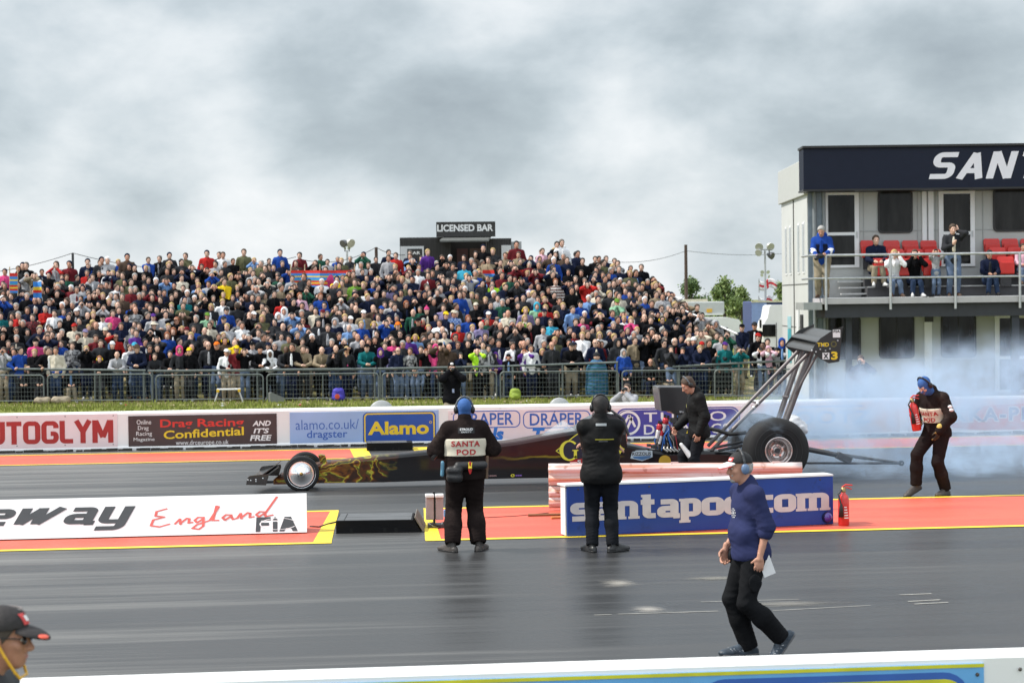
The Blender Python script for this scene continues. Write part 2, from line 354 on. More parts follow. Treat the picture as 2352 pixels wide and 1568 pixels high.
def surfnet(Fd,lo,h):
    I=Fd<0;c=np.zeros(np.array(Fd.shape)-1,np.int8)
    sh=lambda A,i,j,k:A[i:A.shape[0]-1+i,j:A.shape[1]-1+j,k:A.shape[2]-1+k]
    cor=[(i,j,k) for i in(0,1) for j in(0,1) for k in(0,1)]
    for q in cor: c+=sh(I,*q)
    ii=np.argwhere((c>0)&(c<8))
    if len(ii)==0: return np.zeros((0,3)),[]
    vals={q:Fd[ii[:,0]+q[0],ii[:,1]+q[1],ii[:,2]+q[2]].astype(float) for q in cor}
    acc=np.zeros((len(ii),3));cnt=np.zeros(len(ii))
    for q in cor:
        for a in range(3):
            if q[a]==0:
                q2=tuple(1 if b==a else q[b] for b in range(3));va,vb=vals[q],vals[q2]
                m=(va<0)!=(vb<0);t=np.where(m,va/np.where(m,va-vb,1),0)
                p=np.tile(np.array(q,float),(len(ii),1));p[:,a]=t
                acc[m]+=p[m];cnt[m]+=1
    V=(ii+acc/cnt[:,None])*h+lo
    idm=np.full(c.shape,-1,np.int64);idm[ii[:,0],ii[:,1],ii[:,2]]=np.arange(len(ii))
    Q=[]
    for a in range(3):
        b,d=(a+1)%3,(a+2)%3
        s0=[slice(None)]*3;s1=[slice(None)]*3;s0[a]=slice(0,-1);s1[a]=slice(1,None)
        A,B=I[tuple(s0)],I[tuple(s1)]
        e=np.argwhere(A!=B);e=e[(e[:,b]>0)&(e[:,d]>0)&(e[:,b]<Fd.shape[b]-1)&(e[:,d]<Fd.shape[d]-1)]
        ins=A[e[:,0],e[:,1],e[:,2]]
        def cell(db,dd):
            x=e.copy();x[:,b]-=db;x[:,d]-=dd;return idm[x[:,0],x[:,1],x[:,2]]
        q=np.stack([cell(1,1),cell(0,1),cell(0,0),cell(1,0)],1)
        q[~ins]=q[~ins][:,::-1];Q.append(q)
    Q=np.concatenate(Q);Q=Q[(Q>=0).all(1)]
    return V,Q.tolist()
def nv(v): v=np.array(v,float);return v/(np.linalg.norm(v)+1e-9)
def ik(a,b,l1,l2,pole):
    a=np.array(a,float);b=np.array(b,float);d=b-a;L_=np.linalg.norm(d)
    if L_>l1+l2-.004: b=a+d/L_*(l1+l2-.004);d=b-a;L_=l1+l2-.004
    t=(l1*l1-l2*l2+L_*L_)/(2*L_);hh=math.sqrt(max(l1*l1-t*t,0));u=d/L_
    p=np.array(pole,float);p=p-u*(p@u);return a+u*t+nv(p)*hh,b
def Rx(a): c,s=math.cos(a),math.sin(a);return np.array([[1,0,0],[0,c,-s],[0,s,c]])
def Ry(a): c,s=math.cos(a),math.sin(a);return np.array([[c,0,s],[0,1,0],[-s,0,c]])
def Rz(a): c,s=math.cos(a),math.sin(a);return np.array([[c,-s,0],[s,c,0],[0,0,1]])
def skel(hip=(0,0,.93),lean=0.,side=0.,tw=0.,hp=0.,hy=0.,hr=0.,footL=(.1,0,0),footR=(-.1,0,0),yawL=.15,yawR=-.15,heelL=0.,heelR=0.,
         handL=None,handR=None,poleL=(.6,.6,-.4),poleR=(-.6,.6,-.4),hdL=None,hdR=None,kpL=(0,-1,0),kpR=(0,-1,0),shrug=0.,ptw=0.,hfwd=0.,curl=.5):
    """joints of a 1.75 m figure facing -Y, its left side at +X"""
    J={};hip=np.array(hip,float);T=Rz(tw)@Ry(side)@Rx(lean);Pm=Rz(ptw)
    J['T']=T;J['hip']=hip;J['waist']=hip+T@(0,0,.14);J['chest']=hip+T@(0,.0,.36)
    J['neck']=hip+T@(0,.012,.555)
    Th=Rz(tw+hy)@Ry(hr)@Rx(hp);J['Th']=Th;J['head']=J['neck']+T@np.array((0,-.02-hfwd,.06))+Th@np.array((0,-.005,.085))
    for s,n in ((1,'L'),(-1,'R')):
        J['sh'+n]=hip+T@np.array((s*.182,.005,.478+shrug))
        hj=hip+Pm@np.array((s*.092,0,-.02));J['hj'+n]=hj
        f=np.array((footL if s>0 else footR),float);yw=yawL if s>0 else yawR;he=heelL if s>0 else heelR
        Rf=Rz(yw)@Rx(he);toe=f+Rz(yw)@np.array((0,-.16,.03))
        J['Rf'+n]=Rf;J['toe'+n]=toe
        ank=toe+Rf@np.array((0,.16,.06));J['knee'+n],J['ank'+n]=ik(hj,ank,.44,.43,kpL if s>0 else kpR)
        h=handL if s>0 else handR
        if h is None: h=J['sh'+n]+np.array((s*.07,-.05,-.535))
        J['el'+n],J['wr'+n]=ik(J['sh'+n],h,.292,.258,T@np.array(poleL if s>0 else poleR))
        hd=hdL if s>0 else hdR
        J['hd'+n]=nv(J['wr'+n]-J['el'+n]) if hd is None else nv(hd)
    J['curl']=curl
    return J
def head_sdf(J,S=None,beard=False,ears=True,wide=1.):
    S=S or Sdf();c=J['head'];Th=J['Th'];q=lambda x,y,z:c+Th@np.array((x*wide,y,z))
    S.ell(q(0,.012,.035),(.076*wide,.094,.087),Th,k=.02).ell(q(0,-.022,-.032),(.062*wide,.074,.084),Th,k=.03)
    S.ell(q(0,-.056,-.09),(.036*wide,.034,.028),Th,k=.03)
    S.cap(q(0,-.09,.012),q(0,-.113,-.03),.009,.014,k=.012);S.ell(q(0,-.1,-.034),(.019,.014,.012),Th,k=.01)
    S.cap(q(-.04,-.076,.028),q(.04,-.076,.028),.014,k=.015)
    S.cap(q(-.02,-.088,-.062),q(.02,-.088,-.062),.008,k=.008).cap(q(-.016,-.086,-.073),q(.016,-.086,-.073),.009,k=.006)
    for s in(-1,1):
        S.dig(q(s*.031,-.098,.006),(.02,.016,.011),Th);S.ell(q(s*.04,-.066,-.02),(.022,.022,.02),Th,k=.02)
        if ears: S.ell(q(s*.079,.012,-.004),(.01,.02,.031),Th@Ry(s*.25),k=.01)
    S.dig(q(0,-.104,-.0675),(.024,.01,.0025),Th)
    return S
def neck_cap(J,S,r=.056):
    c=J['head'];Th=J['Th'];S.cap(J['neck']+J['T']@np.array((0,.0,-.05)),c+Th@np.array((0,.018,-.05)),r*1.1,r*.97,k=.03);return S
def hand_sdf(J,n,scale=1.,curl=None,S=None,palm=None,spread=.0):
    """palm, four fingers of different lengths bent at the knuckles, thumb from the side of the palm"""
    S=S or Sdf();w=J['wr'+n];d=J['hd'+n];s=1 if n=='L' else -1;curl=J['curl'] if curl is None else curl
    pn=np.array(palm if palm is not None else J['T']@np.array((-s*1.,.15,0)),float);pn=nv(pn-d*(pn@d))   # palm faces this way
    lat=np.cross(d,pn)*1.;k=scale
    th=J['T']@np.array((0,-1,.3));lat=lat if lat@th>0 else -lat                                      # thumb side
    S.cap(w-d*.03,w+d*.015,.026*k,.027*k,k=.012)
    R=np.stack([lat,d,pn],1);S.ell(w+d*.05*k,(.042*k,.052*k,.017*k),R,k=.014)
    for i,(o,ln) in enumerate(((.031,.070),(.0105,.078),(-.0105,.073),(-.031,.058))):
        p=w+d*(.092-.006*abs(i-1.2))*k+lat*o*k;cu2=curl*(1+.1*(i-1));a=0.
        dd=d+lat*(o*2.+spread*o*20);dd=nv(dd);rad=(.0105,.0098,.009,.0078)
        for j,f in enumerate((.45,.32,.23)):
            a+=cu2*(.9,1.1,.8)[j];v=dd*math.cos(a)+pn*math.sin(a);e=p+v*ln*f*k;S.cap(p,e,rad[j]*k,rad[j+1]*k,k=.004);p=e
    b=w+d*.022*k+lat*.03*k;v=nv(d*.65+lat*.65+pn*.35);e=b+v*.042*k;S.cap(b,e,.0145*k,.0115*k,k=.012)
    v2=nv(d*.85+lat*.15+pn*(.3+.4*curl));S.cap(e,e+v2*.032*k,.0115*k,.009*k,k=.004)
    return S
def trunk(J,S,t=0.,w=1.,belly=0.,k=.04):
    T=J['T'];h=J['hip']
    S.ell(h+T@(0,.005,.0),np.array((.165*w+t,.112+t,.13+t)),T,k=k)
    S.ell(J['waist']+T@(0,-belly*.5,.0),np.array((.148*w+t+belly*.4,.1+t+belly*.75,.16+t)),T,k=k)
    S.ell(J['chest']+T@(0,.0,-.02),np.array((.168*w+t,.112+t,.19+t)),T,k=k)
    S.cap(J['shL']*.84+J['shR']*.16,J['shR']*.84+J['shL']*.16,.058+t*.8,k=k)
    for n in 'LR': S.cap(J['neck']+T@np.array((0,.015,-.035)),J['sh'+n],.05+t*.5,.056+t*.8,k=.03)
    S.cap(J['chest']+T@(0,.02,.12),J['neck']+T@(0,.012,-.04),.08+t*.6,.062+t*.5,k=k)
    return S
def top_sdf(J,t=.02,w=1.,belly=0.,sleeve=1.,hem=.12,collar=.03,fold=.004,cuff=None,slack=0.,wrinkle=0.):
    S=Sdf();S.fold=fold;trunk(J,S,t,w,belly)
    T=J['T'];h=J['hip']
    S.ell(h+T@(0,.0,-hem*.5),np.array((.17*w+t+slack,.12+t+slack+belly*.5,.1+hem*.5)),T,k=.05)
    if collar>0: S.cap(J['neck']+T@(0,.012,-.05),J['neck']+T@(0,.006,collar),.072+t*.3,.066+t*.3,k=.02)
    for n in 'LR':
        a,e,w_=J['sh'+n],J['el'+n],J['wr'+n];f=min(sleeve*2,1.)
        S.cap(a,a+(e-a)*f,.056+t*.85,.049+t,k=.03)
        if sleeve>.5:
            g=(sleeve-.5)*2;S.cap(e,e+(w_-e)*g*.98,.049+t,.036+t*.8,k=.03)
    if wrinkle:
        for n in 'LR':
            a,e,w_=J['sh'+n],J['el'+n],J['wr'+n];S.wr+=[(e,nv(w_-a+.001),wrinkle,.14,.042),(e*.4+w_*.6,nv(w_-e),wrinkle*.8,.12,.04),(a*.65+e*.35,nv(e-a),wrinkle*.6,.13,.055)]
        S.wr+=[(h+T@(0,0,.12),nv(T@np.array((.25,.2,1))),wrinkle*.9,.24,.05),(h+T@(.1,.05,.3),nv(T@np.array((-.8,.1,.6))),wrinkle*.6,.18,.07),(h+T@(-.1,.05,.3),nv(T@np.array((.8,.1,.6))),wrinkle*.6,.18,.07)]
    S.plane(h+T@(0,0,-hem),-T[:,2]) ;return S
def legs_sdf(J,t=.015,w=1.,fold=.004,short=False,waist=.1,flare=0.,wrinkle=0.,hemup=.0):
    S=Sdf();S.fold=fold;h=J['hip'];T=J['T']
    S.ell(h+np.array((0,.006,.0)),np.array((.16*w+t,.112+t,.12+t)),k=.05)
    S.cap(h+T@(-.06,0,.02),h+T@(.06,0,.02),.1+t,k=.05);S.ell(h+T@(0,0,.08),np.array((.145*w+t,.1+t,.1)),T,k=.04)
    for n in 'LR':
        a,kn,an=J['hj'+n],J['knee'+n],J['ank'+n]
        S.cap(a+np.array((0,.005,0)),kn,.088*w+t,.058+t,k=.035)
        m=kn*.55+an*.45
        S.cap(kn,m,.056+t,.053+t+flare,k=.03).cap(m,an-np.array((0,0,.03))+(kn-an)*hemup,.053+t+flare,.046+t+flare,k=.03)
        dd=nv(an-kn);S.dig(an-np.array((0,0,.03))+(kn-an)*hemup+dd*.075,(.085,.085,.085))
        if wrinkle: S.wr+=[(kn,nv(kn-an),wrinkle,.15,.05),(an+(kn-an)*.22,nv(kn-an),wrinkle*1.15,.13,.038),(kn*.5+a*.5,nv(np.array((.4 if n=='L' else -.4,.2,1))),wrinkle*.6,.18,.07)]
    S.plane(h+T@(0,0,waist),T[:,2]);return S
def shoe_sdf(J,n,k=1.):
    S=Sdf();R=J['Rf'+n];toe=J['toe'+n];q=lambda x,y,z:toe+R@np.array((x*(1 if n=='L' else -1),y,z))
    S.cap(q(0,.205,.006),q(0,.0,-.002),.036*k,.043*k,k=.02).ell(q(.004,-.05,-.004),(.046*k,.064*k,.034),R,k=.03).ell(q(0,.09,-.018),(.04*k,.15*k,.018),R,k=.02)
    S.cap(q(0,.165,.03),q(0,.155,.11),.036*k,.042*k,k=.02).cap(q(0,.12,.05),q(0,.02,.015),.036*k,.034*k,k=.02)
    S.plane(q(0,0,-.03),-R[:,2]);return S
def body_sdf(J,S=None,w=1.):
    S=S or Sdf();trunk(J,S,-.012,w,0.);neck_cap(J,S)
    for n in 'LR':
        S.cap(J['sh'+n],J['el'+n],.05,.041,k=.03).cap(J['el'+n],J['wr'+n],.042,.027,k=.025)
        S.cap(J['hj'+n],J['knee'+n],.078*w,.05,k=.03).cap(J['knee'+n],J['ank'+n],.05,.036,k=.03).cap(J['ank'+n],J['toe'+n],.036,.03,k=.02)
    return S
def hair_sdf(J,kind='short',t=.012,wide=1.):
    S=Sdf();c=J['head'];Th=J['Th'];q=lambda x,y,z:c+Th@np.array((x*wide,y,z))
    S.ell(q(0,.016,.038),(.078*wide+t,.095+t,.086+t),Th,k=.02)
    if kind in('short','back'):
        S.ell(q(0,.05,-.03),(.066*wide+t*.6,.055+t*.5,.07),Th,k=.03)
        S.plane(q(0,-.062,.06),Th@np.array((0,-1,-.62)));S.plane(q(0,.02,-.05),Th@np.array((0,-.75,-.6)));S.plane(q(0,.06,-.085),Th@np.array((0,0,-1)))
    elif kind=='long':
        S.ell(q(0,.045,-.05),(.082*wide+t,.06,.13),Th,k=.03);S.cap(q(0,.06,-.1),q(0,.06,-.2),.075,.05,k=.03)
        for s in(-1,1): S.cap(q(s*.075,.0,.0),q(s*.085,.01,-.17),.026,.02,k=.02)
        S.plane(q(0,-.062,.05),Th@np.array((0,-1,-.55)))
        S.dig(q(0,-.075,-.04),(.062,.075,.095),Th)
    elif kind=='bald':
        S.ell(q(0,.05,-.01),(.076*wide+t*.3,.062,.06),Th,k=.02)
        S.plane(q(0,0,.028),Th@np.array((0,.0,1)));S.plane(q(0,-.005,-.0),Th@np.array((0,-1,-.2)));S.plane(q(0,.06,-.06),Th@np.array((0,0,-1)))
    if kind!='bald': S.fold=.0035
    return S
def cap_sdf(J,t=.012,flip=False):
    S=Sdf();c=J['head'];Th=J['Th'];q=lambda x,y,z:c+Th@np.array((x,y,z))
    S.ell(q(0,.01,.045),(.08+t,.098+t,.088+t*.6),Th,k=.01);S.plane(q(0,0,.042),Th@np.array((0,-.12,-1)));return S
def peak_sdf(J,drop=.1):
    S=Sdf();c=J['head'];R=J['Th']@Rx(drop);q=lambda x,y,z:c+J['Th']@np.array((0,0,.05))+R@np.array((x,y,z))
    S.ell(q(0,-.1,.0),(.078,.095,.03),R,k=.01);S.dig(q(0,-.1,-.012),(.082,.1,.03),R);S.plane(q(0,-.06,0),R@np.array((0,1,0)));return S
def muffs_sdf(J):
    S=Sdf();c=J['head'];Th=J['Th'];q=lambda x,y,z:c+Th@np.array((x,y,z))
    for s in(-1,1):
        S.ell(q(s*.098,.012,-.006),(.026,.036,.047),Th,k=.012)
    return S
def band_sdf(J,top=.15,r=.012,y=.012):
    S=Sdf();c=J['head'];Th=J['Th'];pt=[]
    for i in range(9):
        a=PI*i/8;pt.append(c+Th@np.array((.102*math.cos(a),y,.0+top*math.sin(a))))
    for a,b in zip(pt,pt[1:]): S.cap(a,b,r,k=.004)
    return S
def to_obj(name,S,h,m,parent,label=None):
    V,F=S.mesh(h);o=link(name,mkmesh(name,V,F,m,smooth=True),parent)
    if label:o['label']=label
    return o
def merged(parts,h):
    V=[];F=[];I=[];b=0
    for S,hh,mi in parts:
        v,f=S.mesh(hh*h)
        V.append(v);F+=[[b+i for i in q] for q in f];I+=[mi]*len(f);b+=len(v)
    return np.concatenate(V),F,I
SKIN=mat('fair_skin',(.60,.37,.28),.5,var=.12,scale=14,spec=.35)
SKIN2=mat('ruddy_skin',(.50,.26,.18),.5,var=.15,scale=12,spec=.35)
SKIN3=mat('brown_skin',(.10,.05,.03),.5,var=.15,scale=12,spec=.35)
CLOTH={}
def cloth(col,name,fine=True):
    return mat(name,col,.85,var=.22,scale=5,bump=.35,bscale=14,spec=.06)
# ---------------------------------------------------------------- ground, track, bank
def struct(name,me_or_mb,m=None,kind='structure',label=None):
    o=me_or_mb.build(name,m) if isinstance(me_or_mb,MB) else link(name,me_or_mb)
    o['kind']=kind
    if label:o['label']=label
    return o
def track_mat():
    m=bpy.data.materials.new('rubbered_asphalt');m.use_nodes=True;t=m.node_tree;b=t.nodes['Principled BSDF']
    A=t.nodes.new;K=t.links.new
    tc=A('ShaderNodeTexCoord')
    def ns(sc,detail,loc=(0,0,0),rough=.55):
        mp=A('ShaderNodeMapping');mp.inputs['Scale'].default_value=sc;mp.inputs['Location'].default_value=loc;K(tc.outputs['Object'],mp.inputs[0])
        n=A('ShaderNodeTexNoise');n.inputs['Scale'].default_value=1;n.inputs['Detail'].default_value=detail;n.inputs['Roughness'].default_value=rough;K(mp.outputs[0],n.inputs['Vector']);return n.outputs['Fac']
    st=ns((.05,3.2,1),6);st2=ns((.35,9,1),5,(4,2,0));gr=ns((60,60,60),3);big=ns((.12,.22,1),4,(7,1,0))
    def mul(a,k,add):
        n=A('ShaderNodeMath');n.operation='MULTIPLY_ADD';K(a,n.inputs[0]);n.inputs[1].default_value=k;n.inputs[2].default_value=add;return n.outputs[0]
    def plus(a,c):
        n=A('ShaderNodeMath');n.operation='ADD';K(a,n.inputs[0]);K(c,n.inputs[1]);return n.outputs[0]
    sx=A('ShaderNodeSeparateXYZ');K(tc.outputs['Object'],sx.inputs[0])
    rub_sheen=A('ShaderNodeMapRange');K(sx.outputs['X'],rub_sheen.inputs['Value']);rub_sheen.inputs['From Min'].default_value=-5;rub_sheen.inputs['From Max'].default_value=3.5;rub_sheen.inputs['To Min'].default_value=.42;rub_sheen.inputs['To Max'].default_value=-.23  # darker rubber on the right; sky reflection painted as lighter colour on the left
    fine=ns((.16,26,1),4,(2,9,0),.6);lanes=None
    for y0,wd,am in ((22.9,.5,-.30),(19.0,.75,-.32),(17.2,.6,-.22),(14.2,.7,-.12),(31.3,.6,-.26),(33.1,.6,-.26),(29.6,.5,-.2)):
        wv=A('ShaderNodeMath');wv.operation='ADD';K(sx.outputs['Y'],wv.inputs[0]);K(mul(ns((.09,.4,1),2,(y0,3,0)),.7,-.35-y0),wv.inputs[1])
        ab=A('ShaderNodeMath');ab.operation='ABSOLUTE';K(wv.outputs[0],ab.inputs[0])
        mr=A('ShaderNodeMapRange');mr.interpolation_type='SMOOTHSTEP';K(ab.outputs[0],mr.inputs['Value']);mr.inputs['From Min'].default_value=wd;mr.inputs['From Max'].default_value=wd*.35;mr.inputs['To Max'].default_value=am
        lanes=mr.outputs[0] if lanes is None else plus(lanes,mr.outputs[0])
    s=plus(plus(plus(mul(st,1.5,-.75),mul(st2,.95,-.475)),plus(mul(big,.9,-.45),mul(gr,.2,-.1))),plus(plus(rub_sheen.outputs[0],mul(fine,.75,-.375)),lanes))
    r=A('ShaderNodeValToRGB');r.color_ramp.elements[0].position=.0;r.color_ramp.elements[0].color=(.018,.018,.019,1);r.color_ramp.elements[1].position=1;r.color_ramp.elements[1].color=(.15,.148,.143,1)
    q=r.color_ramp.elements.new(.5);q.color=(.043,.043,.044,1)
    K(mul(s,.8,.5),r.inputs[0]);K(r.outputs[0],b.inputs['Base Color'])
    rr=A('ShaderNodeMapRange');K(s,rr.inputs['Value']);rr.inputs['From Min'].default_value=-.5;rr.inputs['From Max'].default_value=.5;rr.inputs['To Min'].default_value=.34;rr.inputs['To Max'].default_value=.56
    K(rr.outputs[0],b.inputs['Roughness']);b.inputs['Specular IOR Level'].default_value=.4
    bp=A('ShaderNodeBump');bp.inputs['Strength'].default_value=.25;bp.inputs['Distance'].default_value=.01
    K(plus(mul(gr,.5,0),mul(st2,.6,0)),bp.inputs['Height']);K(bp.outputs[0],b.inputs['Normal'])
    return m
def sheet(x0,y0,x1,y1,z,nx=1,ny=1):
    V=[(x0+(x1-x0)*i/nx,y0+(y1-y0)*j/ny,z) for j in range(ny+1) for i in range(nx+1)]
    F=[(j*(nx+1)+i,j*(nx+1)+i+1,(j+1)*(nx+1)+i+1,(j+1)*(nx+1)+i) for j in range(ny) for i in range(nx)]
    return V,F
GRASSM=mat('mown_grass',(.15,.17,.045),.95,var=.35,scale=.8,dirt=((.26,.22,.12),1.6,.52,.8),spec=.1)
DIRT=mat('dry_bank_earth',(.14,.13,.055),.95,var=.35,scale=1.2,dirt=((.42,.34,.21),.9,.5,.9),bump=.5,bscale=8,spec=.1)
V,F=sheet(-900,-60,900,2400,-.03,4,4)
struct('ground',mkmesh('ground',V,F,GRASSM))
V,F=sheet(-70,9.5,70,41.2,0.,1,1)
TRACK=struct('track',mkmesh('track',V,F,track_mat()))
REDM=mat('red_road_paint',(.58,.095,.055),.6,var=.22,scale=.8,dirt=((.24,.055,.04),2.6,.57,.5),stretch=(.5,1.5,1))
YELM=mat('yellow_line_paint',(.80,.58,.03),.6,var=.10,scale=2,dirt=((.4,.32,.06),5,.6,.5))
def para(name,pts,z,m):
    return struct(name,mkmesh(name,[(p[0],p[1],z) for p in pts],[list(range(len(pts)))],m))
YL,YU=24.47,28.36     # median edges
YA,YB=37.75,40.22     # far launch strip edges
lw=.15
a=G(770,1175);b=G(762,1256);c=G(730,1256)
# left median panel
def gx(px,py): return G(px,py).x
para('red_panel',[(-40,YL+.01),(gx(762,1255)-.02,YL+.01),(gx(778,1175)-.02,YU-.01),(-40,YU-.01)],.004,REDM)
xl0,xl1=gx(762,1255),gx(778,1175)
def line(pts): return para('yellow_line',pts,.008,YELM)
line([(-40,YL),(xl0,YL),(xl0,YL+lw),(-40,YL+lw)]);line([(-40,YU-lw),(xl1,YU-lw),(xl1,YU),(-40,YU)])
line([(xl0-.23,YL+lw),(xl0,YL+lw),(xl1,YU-lw),(xl1-.12,YU-lw)])
xr0,xr1=gx(982,1252),gx(972,1168)
para('red_panel',[(xr0+.02,YL+.01),(40,YL+.01),(40,YU-.01),(xr1+.02,YU-.01)],.004,REDM)
line([(xr0,YL),(40,YL),(40,YL+lw),(xr0,YL+lw)]);line([(xr1,YU-lw),(40,YU-lw),(40,YU),(xr1,YU)])
line([(xr0,YL+lw),(xr0+.2,YL+lw),(xr1+.12,YU-lw),(xr1,YU-lw)])
xf=gx(835,1042)
para('red_panel',[(-45,YA),(xf,YA),(xf-.05,YB),(-45,YB)],.004,REDM)
line([(-45,YA-.07),(xf+.15,YA-.07),(xf+.15,YA+.05),(-45,YA+.05)]);line([(-45,YB-.07),(xf+.1,YB-.07),(xf+.1,YB+.06),(-45,YB+.06)]);line([(xf-.2,YA+.05),(xf+.15,YA+.05),(xf+.1,YB-.07),(xf-.25,YB-.07)])
xf2=gx(953,1032)
para('red_panel',[(xf2+.1,YA),(45,YA),(45,YB),(xf2+.05,YB)],.004,REDM)
line([(xf2,YA-.07),(45,YA-.07),(45,YA+.05),(xf2,YA+.05)]);line([(xf2,YB-.07),(45,YB-.07),(45,YB+.06),(xf2,YB+.06)]);line([(xf2,YA+.05),(xf2+.4,YA+.05),(xf2+.35,YB-.07),(xf2-.05,YB-.07)])
# scuffs and scratch marks on the near lane
SCR=mat('scraped_track_mark',(.34,.33,.30),.7,var=.3,scale=6)
for (x0,y0,x1,y1,wd) in ((1420,1410,1650,1403,2.),(1775,1402,2000,1390,1.4),(1610,1382,1835,1376,1.5),(2065,1366,2140,1363,2.6),(2085,1381,2160,1377,2.6),(2100,1387,2178,1383,2.6),(1365,1412,1405,1411,2)):
    g0,g1=G(x0,y0),G(x1,y1);h=wd/260*1.6
    para('scratch_mark',[(g0.x,g0.y-h),(g1.x,g1.y-h),(g1.x,g1.y+h),(g0.x,g0.y+h)],.004,SCR)
def ragged(name,x0,y0,x1,y1,m,n=24,seed=1):
    rng=random.Random(seed);up=[];dn=[]
    for i in range(n+1):
        t=i/n;e=min(1,4*t,3*(1-t)+.15)
        up.append(G(x0+(x1-x0)*t,y0+(y1-y0)*.5*(1-e)+rng.uniform(-1.5,1.5)));dn.append(G(x0+(x1-x0)*t,y1-(y1-y0)*.5*(1-e)+rng.uniform(-1.5,1.5)))
    return para(name,[(p.x,p.y) for p in dn]+[(p.x,p.y) for p in up[::-1]],.004,m)
def scuff(px0,py0,px1,py1,col,dens):
    """worn, lighter rubbed patch: a thin sheet that breaks up into streaks towards its rim"""
    a,b=G((px0+px1)/2,py1),G((px0+px1)/2,py0);l,r=G(px0,(py0+py1)/2),G(px1,(py0+py1)/2)
    x0,x1,y0,y1=l.x,r.x,min(a.y,b.y),max(a.y,b.y);c=((x0+x1)/2,(y0+y1)/2)
    m=bpy.data.materials.new('rubbed_asphalt');m.use_nodes=True;t=m.node_tree;bs=t.nodes['Principled BSDF'];A=t.nodes.new;K=t.links.new
    bs.inputs['Base Color'].default_value=(*col,1);bs.inputs['Roughness'].default_value=.6
    tc=A('ShaderNodeTexCoord');mp=A('ShaderNodeMapping');mp.inputs['Scale'].default_value=(1.1,14,1);K(tc.outputs['Object'],mp.inputs[0])
    n=A('ShaderNodeTexNoise');n.inputs['Scale'].default_value=1.8;n.inputs['Detail'].default_value=7;n.inputs['Roughness'].default_value=.65;K(mp.outputs[0],n.inputs['Vector'])
    d=A('ShaderNodeVectorMath');d.operation='DIVIDE';K(tc.outputs['Object'],d.inputs[0]);d.inputs[1].default_value=((x1-x0)/2,(y1-y0)/2,1)
    ln=A('ShaderNodeVectorMath');ln.operation='LENGTH';K(d.outputs[0],ln.inputs[0])
    f=A('ShaderNodeMapRange');K(ln.outputs['Value'],f.inputs['Value']);f.inputs['From Min'].default_value=1.;f.inputs['From Max'].default_value=.1;f.inputs['To Min'].default_value=-.42;f.inputs['To Max'].default_value=dens
    ad=A('ShaderNodeMath');ad.operation='ADD';K(n.outputs['Fac'],ad.inputs[0]);K(f.outputs[0],ad.inputs[1])
    g=A('ShaderNodeMapRange');K(ad.outputs[0],g.inputs['Value']);g.inputs['From Min'].default_value=.46;g.inputs['From Max'].default_value=.74;g.inputs['To Max'].default_value=.75;K(g.outputs[0],bs.inputs['Alpha'])
    o=link('scuff_patch',mkmesh('scuff_patch',[(x0-c[0],y0-c[1],0),(x1-c[0],y0-c[1],0),(x1-c[0],y1-c[1],0),(x0-c[0],y1-c[1],0)],[(0,1,2,3)],m));o.location=(*c,.004+.0005*len(bpy.data.materials)%.002);o['kind']='structure'
scuff(1310,1318,1530,1362,(.46,.43,.38),.13);scuff(1385,1380,1590,1420,(.46,.43,.39),.15);scuff(1480,1318,1800,1338,(.20,.19,.165),.26);scuff(1500,1372,2100,1402,(.20,.19,.17),.22)
# bank behind the crowd fence
def fenceY(x): return 60.3-.166*x
CREST=([-30,-14,-9,-5.5,0,6,8.5,10,11.7,12.9,14.3,16,30],[2.5,2.6,2.7,3.1,3.15,3.1,3.3,2.95,2.4,1.3,.5,0,0])
def hz(x,Y):
    t=Y-fenceY(x);c=float(np.interp(x,*CREST))
    return c*min(max((t-1.0)/10.6,0),1) if t<13.5 else c*max(0,1-(t-13.5)/9)
xs=np.linspace(-40,24,129);ys=np.linspace(-2,27,88)
V=[(x,fenceY(x)+t,hz(x,fenceY(x)+t)-.012+.03*math.sin(x*3.1+t*2.3)*(t>1.2)) for t in ys for x in xs]
nx=len(xs);F=[(j*nx+i,j*nx+i+1,(j+1)*nx+i+1,(j+1)*nx+i) for j in range(len(ys)-1) for i in range(nx-1)]
struct('bank',mkmesh('bank',V,F,DIRT,smooth=True))
# grass blades of the verge between wall and crowd fence
rng=random.Random(4);V=[];F=[]
for i in range(9000):
    x=rng.uniform(-12,14.5);fy=fenceY(x);y=fy-.2-rng.random()**1.0*4.2
    h=rng.uniform(.04,.13);a=rng.uniform(0,PI);w=rng.uniform(.012,.03);b=len(V);dx,dy=math.cos(a)*w,math.sin(a)*w
    V+=[(x-dx,y-dy,-.035),(x+dx,y+dy,-.035),(x+rng.uniform(-.05,.05),y+rng.uniform(-.05,.05),h)];F.append((b,b+1,b+2))
struct('grass',mkmesh('grass',V,F,mat('grass_blades',(.22,.25,.06),.9,var=.4,scale=2,spec=.1)),kind='stuff',label='short grass on the verge in front of the crowd fence')
# ---------------------------------------------------------------- far barrier wall with boards
WY=41.0;WH=.80
w_=MB();prof=[(0,0),(0,.06),(.03,.1),(.03,WH-.04),(.06,WH),(.34,WH),(.37,WH-.04),(.37,0)]
w_.prism([Vector((-32,WY+p[0],p[1])) for p in prof],(0,0,0),(74,0,0))
wall=w_.build('barrier_wall',WHITE);tag(wall,'long low white concrete wall behind the far lane carrying advertising boards','wall')
b_=MB()
for i in range(160):
    x=-9+i*.17+random.uniform(-.05,.05);b_.box((x,WY-.05+random.uniform(-.03,.02),random.uniform(.015,.03)),(random.uniform(.1,.22),.1,random.uniform(.03,.07)),rz=random.uniform(-.4,.4))
struct('rubber_debris',b_,mat('dark_rubber_crumb',(.035,.033,.03),.9),kind='stuff',label='dark rubber crumb gathered along the foot of the far wall')
SURF=WY+.03
def wx(px,py=990): return P(px,py,SURF).x
def wz(px,py): return P(px,py,SURF).z
